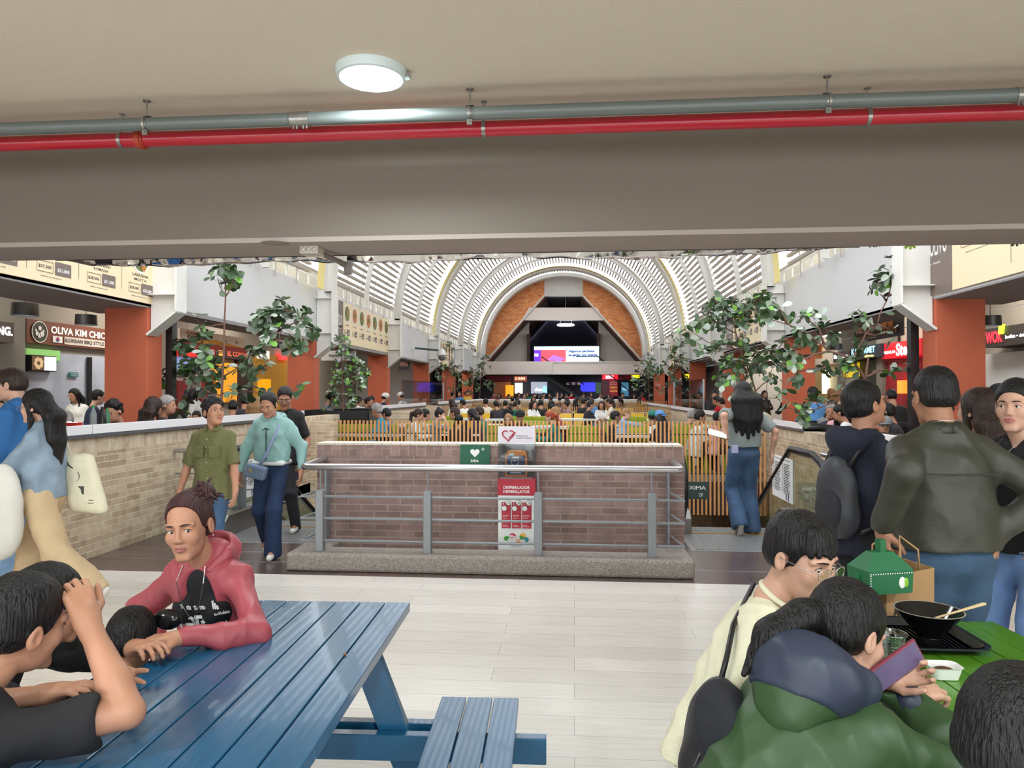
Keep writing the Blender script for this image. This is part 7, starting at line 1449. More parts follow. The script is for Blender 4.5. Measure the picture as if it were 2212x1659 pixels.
# ================================================================ menu boards, shop signs, trees, fittings
PXn = {-1: Vector((0, 1, 0)), 1: Vector((0, -1, 0))}
def side_frame(side, x, y0, y1, z0):
    """left wall (side -1) read from near to far; right wall (side 1) read from far to near"""
    return (Vector((x, y0, z0)), Vector((0, 1, 0))) if side < 0 else (Vector((x, y1, z0)), Vector((0, -1, 0)))
m_cream = mat('menu_cream', (240, 222, 184), .5); m_tau = mat('menu_taupe', (122, 108, 100), .5); m_dt = mat('menu_dark_text', (74, 66, 64), .6); m_plate = mat('plate_white', (238, 238, 234), .4); m_foodm = mat('food_mix', (196, 128, 74), .6, var=.5, vscale=40); m_foodg = mat('food_green', (110, 120, 62), .6, var=.5, vscale=40)
UP = Vector((0, 0, 1))
def menu(label, side, y0, y1, z0, z1, cols, taupe, detail=2, V=(.74, .22, .44, .385, .22, .34, .15)):
    x = (PL + .03) if side < 0 else (PR - .03); O, X = side_frame(side, x, y0, y1, z0); L = y1-y0; H_ = z1-z0
    t = thing('menu_board', label, 'menu board', tuple(O)); b = MB(); b.prism([(0, 0), (L, 0), (L, H_), (0, H_)], O, X, UP, -X.cross(UP), .035)
    b.build('board_panel', m_cream, t, world=True)
    if taupe:
        tw = taupe; b = MB(); b.prism([(0, 0), (tw, 0), (tw, H_), (0, H_)], O, X, UP, X.cross(UP), .004); b.build('brand_panel', m_tau, t, world=True)
        b = MB(); O2 = O + X.cross(UP)*.004; text_into(b, 'MONTOLIVO', O2 + X*tw*.10 + UP*H_*.42, X, UP, tw*.8, H_*.24); text_into(b, 'Pastas · Lasagnas · Ensaladas', O2 + X*tw*.25 + UP*H_*.32, X, UP, tw*.5, H_*.035); b.build('brand_lettering', m_swhite, t, world=True)
    n = len(cols); cw_ = (L-taupe)/n; b = MB(); pr = MB(); tx = MB(); r = random.Random(len(label))
    for k, (nm, sub, p1, p2) in enumerate(cols):
        u = taupe + cw_*k; 
        disc_into(b, O, X, UP, u+cw_*.5, H_*V[0], min(cw_*.40, H_*V[1]), 0, .003, 28); disc_into(b, O, X, UP, u+cw_*.5, H_*V[0], min(cw_*.33, H_*V[1]*.85), 1 if k % 2 else 2, .006, 20)
        for j in range(9): a = r.uniform(0, 6.3); q = r.uniform(0, .2)*cw_; disc_into(b, O, X, UP, u+cw_*.5+q*.8*math.cos(a), H_*V[0]+q*.8*math.sin(a), min(cw_*.07, H_*.045), 2 if j % 2 else 1, .008+.001*j, 7)
        text_into(tx, nm, O+X*(u+cw_*.28)+UP*H_*V[2], X, UP, cw_*.44, H_*.035, bold=.02)
        if detail > 1: text_into(tx, sub, O+X*(u+cw_*.33)+UP*H_*V[3], X, UP, cw_*.34, H_*.03)
        bx_ = u+cw_*.18; b.tube([O+X*(bx_+a_)+UP*(H_*v_)+X.cross(UP)*.004 for a_, v_ in ((0, V[4]), (cw_*.3, V[4]), (cw_*.3, V[5]), (0, V[5]))], .003, 4, 3, closed=True); rect_into(b, O, X, UP, u+cw_*.52, u+cw_*.84, H_*(V[4]-.01), H_*(V[5]+.02), 3, .004)
        text_into(tx, p1, O+X*(bx_+cw_*.03)+UP*H_*(V[4]+.03), X, UP, cw_*.24, H_*.035, bold=.02); text_into(pr, p2, O+X*(u+cw_*.56)+UP*H_*(V[4]+.02), X, UP, cw_*.24, H_*.04, off=.007, bold=.03)
        if detail > 1: text_into(tx, 'Aplica condiciones', O+X*(u+cw_*.25)+UP*H_*V[6], X, UP, cw_*.4, H_*.015); rect_into(b, O, X, UP, u+cw_-.003, u+cw_+.003, H_*.1, H_*.95, 3, .003)
    b.build('dish_pictures', [m_plate, m_foodm, m_foodg, m_tau], t, world=True); tx.build('menu_text', m_dt, t, world=True); pr.build('price_lettering', m_plate, t, world=True); return t
P5 = [('COMBINADO', 'CLÁSICA', '$29.000', '$23.000'), ('COMBINADO', 'ITALIANA', '$30.500', '$24.000'), ('COMBINADO', 'LOMBARDA', '$27.500', '$21.000'), ('COMBINADO', 'ROMANA', '$28.500', '$21.000'), ('LASAGNA', 'MIXTA', '$28.000', '$25.000')]
yA = atX(341, 600, PL+.03).y
menu('big cream menu board with prices on the left fascia above the first orange pillar', -1, yA-4.1, yA, 2.83, 4.0, P5, 0, V=(.50, .17, .29, .24, .10, .20, .05))
yB = atX(1967, 600, PR-.03).y; yC = atX(2057, 600, PR-.03).y
menu('cream menu board with a brown MONTOLIVO panel on the right fascia', 1, yB-4.6, yB, 2.83, 4.0, [('ARMA TU PLATO', 'CON PESCADO', '$24.000', '$19.000'), ('ARMA TU PLATO', 'CON SALMÓN', '$40.000', '$32.500'), ('ARMA TU PLATO', 'CON POLLO', '$26.000', '$21.000')], yB-yC, V=(.84, .17, .60, .545, .40, .51, .33))
P7 = [(n_, 'PASTA', '$2%d.000' % k, '$1%d.500' % k) for k, n_ in enumerate(('CARNE', 'POLLO', 'PESTO', 'MIXTA', 'NAPOLI', 'ROSA', 'BACON'))]
ya, yb, yc = atX(722, 700, PL+.03).y, atX(741, 700, PL+.03).y, atX(840, 700, PL+.03).y
menu('cream menu board with seven round dishes on the left fascia past the second pillar', -1, ya, yc, 2.86, 3.92, P7, yb-ya, 1)
menu('cream menu board on the right fascia behind the leafy branches', 1, 17.0, 22.0, 2.86, 3.92, P7, .9, 1)
menu('small distant cream menu board far down the left fascia', -1, 29.6, 34.8, 2.86, 3.9, P7, 0, 1)
menu('small distant cream menu board far down the right fascia', 1, 29.6, 34.8, 2.86, 3.9, P7, 0, 1)
# black cable channel beside the near pillars
for x, y, nm in ((PL+.06, 9.98, 'left'), (PR-.06, 9.98, 'right')):
    b = MB(); b.bx(x-.05, x+.05, y, y+.12, 0.2, 2.8); tag(b.build('cable_channel', m_black), 'tall black vertical channel beside the nearest %s orange pillar' % nm, 'channel')
# CCTV camera on arm
t = thing('security_camera', 'white dome security camera on a long arm reaching out from the left fascia', 'camera', tuple(atY(955, 770, 26)))
p0 = atY(893, 752, 26); p1 = atY(950, 757, 26); b = MB(); b.bar(p0, p1, .07, .07); b.bar(p0, (PL, 26, p0.z), .06, .06); b.build('arm', mat('dark_teal_metal', (52, 72, 74), .5), t, world=True)
b = MB(); b.cyl(p1 + Vector((.05, 0, .05)), p1 + Vector((.08, 0, -.18)), .10, .16, 14); b.build('dome_housing', m_white, t, world=True, smooth='auto'); b = MB(); b.ell(p1 + Vector((.08, 0, -.24)), (.14, .14, .14), 8); b.build('dome_lens', mat('smoked_dome', (96, 98, 100), .15), t, world=True, smooth=True); b = MB(); b.box(p0+Vector((0, -.03, .12)), (.12, .12, .36)); b.build('power_box', m_white, t, world=True)
# ---- shop fronts on the aisle walls
XLW, XRW = -9.6, 8.4
def signX(label, px0, px1, pyb, pyt, side, x, color, name='shop_sign', cat='sign', emit=0., texts=(), cols=(), fn=None, depth=None, mname=None, frame=None):
    if depth is None: depth = max(.05, (9.7+x if side < 0 else 8.5-x))
    """board parallel to the nave, spanning px0..px1; pyb/pyt measured at px0"""
    a = atX(px0, pyb, x); c_ = atX(px1, pyb, x); z1 = atX(px0, pyt, x).z; y0, y1 = min(a.y, c_.y), max(a.y, c_.y); O, X = side_frame(side, x, y0, y1, a.z); L = y1-y0; H_ = z1-a.z
    mt = mat(mname or 'board_%d_%d_%d' % color, color, .5, emit=emit); b = MB(); b.prism([(0, 0), (L, 0), (L, H_), (0, H_)], O, X, UP, -X.cross(UP), depth)
    if name in ('shop_panel', 'shop_front') and not texts: return struct(b.build('wall_shopfront', mt), label)
    t = thing(name, label, cat, tuple(O)); b.build('board', mt, t, world=True)
    if name == 'hanging_poster':
        b = MB(); [b.cyl(O+X*u*L+UP*H_, O+X*u*L+UP*(4.56-O.z), .006, n=4) for u in (.1, .9)]; b.build('hanging_wire', m_alu, t, world=True)
    for j, (s_, u, v, w_, h_, col, em) in enumerate(texts):
        b = MB(); text_into(b, s_, O+X*u*L+UP*v*H_, X, UP, w_*L, h_*H_, 0, .01, .03); b.build('lettering', mat('letter_%d_%d_%d_%d' % (*col, int(em*10)), col, .5, emit=em), t, world=True)
    if fn: fn(t, O, X, L, H_)
    return t
m_marb = mat('pale_marble', (176, 184, 200), .25, var=.25, vscale=1.6)
def olive(t, O, X, L, H_):
    b = MB(); disc_into(b, O, X, UP, L*.11, H_*.5, H_*.46, 0, .012, 30); b.build('round_badge', mat('olive_badge', (70, 74, 58), .5), t, world=True)
    b = MB(); disc_into(b, O, X, UP, L*.11, H_*.5, H_*.46, 0, .02, 30, r_in=H_*.42); [disc_into(b, O, X, UP, L*.11+dx*H_, H_*(.5+dz), H_*r_, 0, .022, 12) for dx, dz, r_ in ((0, .16, .10), (-.15, -.08, .10), (.13, -.08, .12), (-.02, -.16, .10), (.2, .05, .06), (-.22, .06, .06))]; rect_into(b, O, X, UP, L*.235, L*.33, H_*.12, H_*.40, 0, .014); b.build('badge_emblem', m_swhite, t, world=True)
    b = MB(); disc_into(b, O, X, UP, L*.282, H_*.26, H_*.10, 0, .018, 16, a0=0, a1=PI); b.build('flag_disc_red', mat('flag_red', (190, 40, 60), .5), t, world=True); b = MB(); disc_into(b, O, X, UP, L*.282, H_*.26, H_*.10, 0, .018, 16, a0=PI, a1=2*PI); b.build('flag_disc_blue', mat('flag_blue', (40, 60, 140), .5), t, world=True)
    b = MB(); rect_into(b, O, X, UP, L*.35, L*.80, H_*.08, H_*.42, 0, .012); b.build('style_plate', mat('plate_pale_wood', (214, 206, 196), .5), t, world=True)
    b = MB(); text_into(b, 'KOREAN BBQ STYLE', O+X*L*.36+UP*H_*.15, X, UP, L*.42, H_*.2, 0, .018, .01); b.build('plate_text', m_dt, t, world=True)
signX('brown wooden shop sign reading OLIVA KIM CHICKEN with a round olive badge', 57, 262, 740, 688, -1, XLW, (122, 72, 56), texts=(('OLIVA KIM CHICKEN', .22, .5, .72, .32, (236, 234, 228), .3),), fn=olive)
signX('dark shop sign with glowing white letters NG. at the left edge', -80, 30, 732, 684, -1, XLW+.6, (74, 62, 60), texts=(('ING.', .60, .35, .36, .42, (250, 250, 255), 2.5),))
signX('grey-blue marble shop front under the wooden shop sign', 57, 262, 890, 758, -1, XLW-.02, (176, 184, 200), 'shop_front', 'shop front', mname='pale_marble')
signX('green lit strip above the marble shop front', 58, 130, 775, 752, -1, XLW+.02, (120, 170, 96), 'light_box', 'light box', .5)
def scr(t, O, X, L, H_):
    b = MB(); rect_into(b, O, X, UP, L*.03, L*.5, H_*.06, H_*.94, 0, .01); rect_into(b, O, X, UP, L*.5, L*.97, H_*.06, H_*.94, 1, .01); [disc_into(b, O, X, UP, L*(.27+.12*math.cos(k*2.4)), H_*(.5+.25*math.sin(k*2.4)), H_*.14, 2, .012+.001*k, 9) for k in range(9)]; b.build('picture', [mat('menu_brown', (96, 74, 56), .4, emit=.3), mat('menu_pale', (214, 226, 236), .4, emit=.6), mat('food_tan', (206, 176, 134), .4, emit=.3)], t, world=True)
signX('tilted menu screen showing food on the marble shop front', 66, 122, 801, 766, -1, XLW+.1, (16, 16, 20), 'menu_television', 'screen', fn=scr)
signX('small teal notice on the marble wall', 150, 169, 814, 804, -1, XLW+.02, (24, 110, 116), 'wall_notice', 'notice', texts=(('SOLO PERSONAL', .1, .55, .8, .25, (220, 230, 230), 0), ('AUTORIZADO', .15, .15, .7, .22, (220, 230, 230), 0)), depth=.02)
S('wall_shop_pillar', mat('shop_pillar_grey', (122, 118, 110), .7), lambda b: (b.bx(XLW-.3, XLW+.35, atX(57, 700, XLW+.35).y-1.3, atX(57, 700, XLW+.35).y-.02, 0, 4.5)))
b = MB(); y_ = atX(190, 800, XLW).y; b.bx(XLW, XLW+.06, y_-.04, y_+.04, 0, 2.3); S('trim_shop_post', m_black, lambda q: (q.bx(XLW, XLW+.06, y_-.04, y_+.04, 0, 2.3)))
def combo(t, O, X, L, H_):
    b = MB(); rect_into(b, O, X, UP, 0, L, 0, H_*.32, 0, .008); poly_into(b, O, X, UP, [(0, H_*.32), (L*.5, H_*.6), (L, H_*.32)], 1, .006); b.build('colour_band', [mat('poster_brick_red', (166, 60, 46), .6), mat('poster_amber', (222, 150, 60), .6)], t, world=True)
    b = MB(); [disc_into(b, O, X, UP, L*u, H_*v, H_*r_, i, .012+.002*k, 20, ry=H_*r_*.6) for k, (u, v, r_, i) in enumerate(((.62, .3, .26, 0), (.58, .32, .2, 1), (.66, .64, .13, 2), (.84, .68, .15, 2), (.66, .67, .10, 3), (.84, .72, .12, 3)))]; b.build('food_picture', [mat('dish_brown', (110, 66, 50), .6), mat('fried_gold', (204, 140, 66), .6), mat('bowl_brown', (150, 84, 50), .6), mat('rice_white', (228, 220, 190), .6)], t, world=True)
signX('hanging poster COMBO DESVARE with fried food behind the left tree', 388, 530, 746, 708, -1, -6.75, (226, 206, 190), 'hanging_poster', 'poster', texts=(('COMBO', .08, .72, .26, .16, (176, 40, 40), 0), ('DESVARE', .10, .5, .32, .16, (44, 20, 20), 0), ('SI SI', .18, .28, .2, .14, (236, 190, 70), 0)), fn=combo, depth=.03)
signX('bright red lit sign below the combo poster', 384, 464, 768, 746, -1, -9.55, (190, 26, 30), emit=.7, texts=(('QBANO', .12, .3, .5, .45, (250, 70, 60), 1.5),))
signX('dark sign with red letters EL CORRAL and a burger badge', 465, 540, 772, 748, -1, -9.55, (46, 36, 34), texts=(('EL CORRAL', .32, .25, .62, .5, (206, 80, 56), .5), ('≡', .08, .2, .16, .6, (226, 150, 60), .4)))
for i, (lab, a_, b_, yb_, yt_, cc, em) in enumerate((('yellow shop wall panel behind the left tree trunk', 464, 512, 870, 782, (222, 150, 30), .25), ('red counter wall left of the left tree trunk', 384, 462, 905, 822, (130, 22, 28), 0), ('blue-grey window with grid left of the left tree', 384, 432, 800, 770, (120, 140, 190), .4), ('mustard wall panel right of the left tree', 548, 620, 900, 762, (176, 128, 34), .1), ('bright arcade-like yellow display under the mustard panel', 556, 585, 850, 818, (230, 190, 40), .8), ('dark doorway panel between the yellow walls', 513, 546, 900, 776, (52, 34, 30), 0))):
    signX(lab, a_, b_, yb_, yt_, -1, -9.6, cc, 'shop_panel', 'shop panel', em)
signX('round white logo sign with red cherries beside the second left pillar', 562, 582, 774, 756, -1, -9.5, (236, 232, 226), emit=.5, fn=lambda t, O, X, L, H_: (lambda b: ([disc_into(b, O, X, UP, L*u, H_*.35, H_*.16, 0, .01, 12) for u in (.3, .6)], b.build('cherries', m_dred, t, world=True)))(MB()))
signX('small glowing red sign against the second left pillar', 608, 622, 776, 764, -1, -9.5, (240, 40, 40), emit=2.)
def signY(label, px0, px1, pyb, pyt, y, color, name='shop_sign', cat='sign', emit=0., texts=(), depth=.05, fn=None):
    a = atY(px0, pyb, y); c_ = atY(px1, pyt, y); L, H_ = c_.x-a.x, c_.z-a.z; X = Vector((1, 0, 0)); mt = mat('board_%d_%d_%d' % color + ('e%d' % int(emit*10) if emit else ''), color, .5, emit=emit); b = MB(); panel_into(b, a, X, UP, L, H_, max(depth, 0 if y < 45 else 49.06-y))
    if name == 'shop_panel' and not texts: return struct(b.build('wall_shopfront', mt), label)
    t = thing(name, label, cat, tuple(a)); b.build('board', mt, t, world=True)
    if name in ('hanging_poster', 'direction_sign'):
        b = MB(); [b.cyl(a+X*u*L+UP*H_, a+X*u*L+UP*(4.56-a.z), .006, n=4) for u in (.1, .9)]; b.build('hanging_wire', m_alu, t, world=True)
    for s_, u, v, w_, h_, col, em in texts: b = MB(); text_into(b, s_, a+X*u*L+UP*v*H_, X, UP, w_*L, h_*H_, 0, .012, .03); b.build('lettering', mat('letter_%d_%d_%d_%d' % (*col, int(em*10)), col, .5, emit=em), t, world=True)
    if fn: fn(t, a, X, L, H_)
    return t
signY('hanging pale sign reading Ascensor with lift and toilet symbols', 694, 768, 779, 757, 19.5, (196, 198, 200), 'direction_sign', 'sign', texts=(('Ascensor', .22, .4, .3, .25, (60, 60, 66), 0), ('i • H •', .62, .4, .25, .25, (60, 60, 66), 0)))
signY('dark poster NOCHES FELICES hanging in the grey passage beyond the third left pillar', 861, 884, 800, 778, 27.5, (38, 36, 44), 'hanging_poster', 'poster', texts=(('NOCHES', .12, .62, .76, .17, (206, 150, 130), 0), ('FELICES', .12, .42, .76, .17, (206, 150, 130), 0)))
S('wall_passage', mat('passage_grey', (196, 192, 186), .8), lambda b: b.bx(-10.2, PL-.7, 31.5, 31.7, 0, 4.5)); S('wall_passage_right', MATS['passage_grey'], lambda b: b.bx(PR+.7, 9, 26.6, 26.8, 0, 4.5))
# right side shops
def wok(t, O, X, L, H_):
    b = MB(); b.prism([(L*.265, H_*.62), (L*.285, H_*.62), (L*.30, H_*1.15), (L*.275, H_*1.15)], O, X, UP, X.cross(UP), .04); b.prism([(L*.30, H_*.62), (L*.315, H_*.62), (L*.335, H_*1.1), (L*.315, H_*1.1)], O, X, UP, X.cross(UP), .04); b.build('chopstick_symbol', mat('neon_lime', (190, 240, 40), .4, emit=2), t, world=True)
signX('dark shop sign with glowing red neon letters WOK at the right edge', 2122, 2290, 752, 712, 1, XRW-.4, (44, 38, 38), texts=((': WOK', .02, .2, .28, .62, (250, 30, 44), 2.6), ('buffet • delivery • take out', .34, .3, .62, .22, (240, 240, 245), 1.5)), fn=wok)
signX('white tiled shop wall under the red neon sign', 2122, 2290, 900, 766, 1, XRW-.1, (214, 218, 222), 'shop_front', 'shop front')
def ste(t, O, X, L, H_): pass
signX('red shop sign with white script Ste between the tree and the right pillar', 1905, 1990, 776, 744, 1, XRW-.4, (196, 22, 34), emit=.4, texts=(('PREMIUM', .05, .3, .32, .2, (240, 230, 226), .6), ('Steak', .40, .1, .5, .8, (250, 250, 250), 1.2)))
signX('dark red shop wall under the red Ste sign', 1914, 1990, 900, 780, 1, XRW-.3, (150, 24, 36), 'shop_panel', 'shop panel')
signX('orange lit menu panel at the foot of the dark red wall', 1938, 1950, 850, 822, 1, XRW-.45, (244, 120, 40), 'light_box', 'light box', 1.2)
signX('black shop sign with pale blue neon letters above the tree branches', 1838, 1902, 778, 752, 1, XRW-.5, (28, 34, 48), texts=(('K GOURMET', .04, .4, .8, .5, (130, 200, 240), 1.8), ('abierto', .5, .08, .3, .2, (250, 230, 120), 1.6)))
signX('black shop sign with white neon script seen through the branches', 1800, 1836, 784, 762, 1, XRW-.5, (24, 22, 26), texts=(('Sapore', .05, .25, .85, .5, (250, 250, 250), 1.8),))
signX('black shop opening below the blue neon sign', 1836, 1902, 900, 782, 1, XRW-.2, (26, 26, 30), 'shop_panel', 'shop panel')
signX('yellow square sign on the tiled wall through the branches', 1815, 1846, 815, 786, 1, XRW-.35, (224, 200, 30), emit=.4)
signX('pale tiled panel below the yellow square sign', 1812, 1848, 870, 816, 1, XRW-.3, (206, 204, 198), 'shop_panel', 'shop panel')
signX('olive brown wall with a vertical light tube behind the striped shirt', 1757, 1812, 905, 790, 1, XRW-.25, (120, 98, 50), 'shop_panel', 'shop panel')
signX('glowing vertical light tube on the olive brown wall', 1776, 1779, 850, 800, 1, XRW-.45, (250, 246, 210), 'light_tube', 'lamp', 3.)
signX('orange yellow combo poster at the edge of the second right pillar', 1757, 1775, 776, 748, 1, 5.35, (232, 168, 60), 'hanging_poster', 'poster', texts=(('COMBO', .1, .62, .8, .2, (170, 40, 30), 0), ('CALL', .2, .38, .6, .18, (170, 40, 30), 0)), depth=.02)
def nf(t, O, X, L, H_):
    b = MB(); [b.prism([(L*(u-.04), H_*.5), (L*(u+.04), H_*.5), (L*(u+.055), H_*.86), (L*(u-.055), H_*.86)], O, X, UP, X.cross(UP), .01) for u in (.66, .78)]; [disc_into(b, O, X, UP, L*(.62+.055*(k % 6)), H_*(.28+.1*(k//6)), H_*.10, 0, .012+.001*k, 8) for k in range(12)]; b.build('fried_food_picture', mat('fried_gold_2', (196, 120, 70), .6, var=.3), t, world=True)
signX('dark hanging poster NOCHES FELICES with fried food at right', 1846, 1950, 742, 706, 1, 5.35, (38, 38, 48), 'hanging_poster', 'poster', texts=(('NOCHES', .06, .72, .38, .15, (214, 160, 146), 0), ('FELICES', .06, .52, .42, .15, (214, 160, 146), 0), ('DESDE LAS 6 HASTA', .1, .24, .34, .07, (214, 170, 80), 0), ('EL CIERRE DEL RESTAURANTE', .06, .12, .44, .06, (214, 200, 190), 0)), fn=nf, depth=.03)
S('wall_shop_pillar_right', MATS['shop_pillar_grey'], lambda b: [b.bx(XRW-.4, XRW, y, y+.35, 0, 4.5) for y in (atX(1905, 800, XRW-.4).y, atX(1813, 800, XRW-.4).y-.2)])
# far lobby shops
YF = 49.
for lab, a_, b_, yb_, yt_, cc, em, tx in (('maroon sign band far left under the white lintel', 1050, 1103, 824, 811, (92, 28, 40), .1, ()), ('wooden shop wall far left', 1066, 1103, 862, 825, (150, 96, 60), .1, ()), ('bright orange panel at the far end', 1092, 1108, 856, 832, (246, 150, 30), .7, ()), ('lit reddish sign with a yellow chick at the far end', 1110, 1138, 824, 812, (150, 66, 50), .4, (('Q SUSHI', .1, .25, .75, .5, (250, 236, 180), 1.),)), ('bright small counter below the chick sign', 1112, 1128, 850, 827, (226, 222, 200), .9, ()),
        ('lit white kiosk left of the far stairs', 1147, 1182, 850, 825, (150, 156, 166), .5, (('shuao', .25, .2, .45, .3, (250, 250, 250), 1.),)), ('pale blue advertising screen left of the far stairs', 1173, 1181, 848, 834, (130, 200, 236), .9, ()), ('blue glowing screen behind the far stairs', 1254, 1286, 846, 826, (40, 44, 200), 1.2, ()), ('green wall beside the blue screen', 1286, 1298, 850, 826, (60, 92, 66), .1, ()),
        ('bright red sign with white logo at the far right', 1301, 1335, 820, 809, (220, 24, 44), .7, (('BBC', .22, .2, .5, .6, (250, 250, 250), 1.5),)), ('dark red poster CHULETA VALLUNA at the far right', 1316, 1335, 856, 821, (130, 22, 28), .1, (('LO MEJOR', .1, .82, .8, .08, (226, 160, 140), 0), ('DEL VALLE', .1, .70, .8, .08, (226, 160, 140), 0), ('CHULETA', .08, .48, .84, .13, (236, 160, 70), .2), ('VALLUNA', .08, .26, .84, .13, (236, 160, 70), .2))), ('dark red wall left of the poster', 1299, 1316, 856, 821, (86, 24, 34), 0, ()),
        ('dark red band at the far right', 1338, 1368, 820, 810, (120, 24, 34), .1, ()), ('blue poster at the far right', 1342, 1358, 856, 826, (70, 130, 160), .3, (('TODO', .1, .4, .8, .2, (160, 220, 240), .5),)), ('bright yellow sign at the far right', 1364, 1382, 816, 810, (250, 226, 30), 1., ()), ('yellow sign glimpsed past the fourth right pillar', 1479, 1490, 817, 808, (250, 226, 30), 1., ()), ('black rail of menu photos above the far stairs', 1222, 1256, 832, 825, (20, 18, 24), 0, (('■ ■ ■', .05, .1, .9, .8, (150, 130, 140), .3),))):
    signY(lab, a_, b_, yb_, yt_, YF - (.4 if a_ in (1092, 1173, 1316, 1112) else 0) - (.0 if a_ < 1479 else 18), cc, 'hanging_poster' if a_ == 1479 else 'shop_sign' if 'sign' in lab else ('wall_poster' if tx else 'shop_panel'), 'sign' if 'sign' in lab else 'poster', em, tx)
t = thing('staircase', 'dark metal staircase descending to the right under the white lintel', 'stairs', tuple(atY(1225, 860, 46.5))); q0 = atY(1170, 808, 46.5); q1 = atY(1262, 868, 46.5)
b = MB(); b.bar(q0, q1, .5, .12, up=(0, 0, 1)); b.bar(q0+Vector((0, 1.6, 0)), q1+Vector((0, 1.6, 0)), .1, .3); b.build('stringer', m_black, t, world=True)
for dz in (.5, 1.0): b = MB(); b.tube([q0+Vector((0, -.3, dz*1.1)), q1+Vector((0, -.3, dz*1.1))], .035, 6); b.tube([q0+Vector((2.2, -.3, dz*1.1)), q0+Vector((3.6, -.3, dz*1.1)), q1+Vector((3.0, -.3, dz*1.1))], .035, 6); b.build('handrail', m_black, t, world=True)
b = MB()
for k in range(14): p_ = q0.lerp(q1, k/13); b.box(p_+Vector((0, .8, .1)), (.30, 1.7, .05))
b.build('tread', m_black, t, world=True)
q0 = atY(1200, 790, YE-.22); b = MB(); b.tube([atY(1193, 809, YE-.22), atY(1193, 786, YE-.22), atY(1196, 783, YE-.22), atY(1390, 783, YE-.22)], .03, 6); tag(b.build('conduit', m_conc), 'thin grey conduit bent along the far white lintel', 'conduit')
# pendant lamps in the aisles
def pendant(label, px, py, x, rr=.17):
    p_ = atX(px, py, x); t = thing('pendant_lamp', label, 'pendant lamp', tuple(p_)); b = MB(); b.lathe([(.001, .17), (rr*.95, .17), (rr, .0), (rr*.9, .0), (rr*.85, .12), (.001, .13)], n=24); b.build('lamp_shade', m_black, t, smooth='auto'); b = MB(); b.lathe([(.001, .03), (rr*.84, .03)], n=24); b.build('diffuser', m_led, t); b = MB(); b.cyl((0, 0, .17), (0, 0, max(.3, 4.56-p_.z)), .006, n=5); b.build('cord', m_black, t)
pendant('black drum pendant lamp at the far left over the first shop', 54, 682, -7.6); pendant('black drum pendant lamp left of the first orange pillar', 186, 702, -8.2); pendant('black drum pendant lamp right of the nearest right pillar', 2139, 704, 7.0); pendant('black drum pendant lamp seen through the right tree', 1806, 756, 7.2); pendant('black drum pendant lamp behind the left tree', 598, 752, -8.2, .15)
def tube_lamp(label, px, py, x, L):
    p_ = atX(px, py, x); t = thing('tube_lamp', label, 'lamp', tuple(p_)); b = MB(); b.box((0, 0, 0), (.06, L, .04)); b.build('light_bar', m_led, t); b = MB(); b.cyl((0, 0, .02), (0, 0, 4.56-p_.z), .005, n=4); b.build('cord', m_black, t)
tube_lamp('white tube lamp hanging at the right of the nearest right pillar', 2145, 650, 7.4, 1.0); tube_lamp('white tube lamp hanging behind the right tree', 1795, 722, 7.6, 1.4)
for sx, x in ((-1, -7.9), (1, 7.0)):
    t = thing('suspension_cable', 'long thin cables stretched along the %s aisle under the timber beams' % ('left' if sx < 0 else 'right'), 'cable', (x, 20, 3.3)); [ (lambda b: (b.cyl((x+dx, 7, zc_), (x+dx, 44, zc_), .008, n=4), b.build('cable_strand', m_alu, t, world=True)))(MB()) for dx, zc_ in ((0, 3.42), (.6, 3.1))]
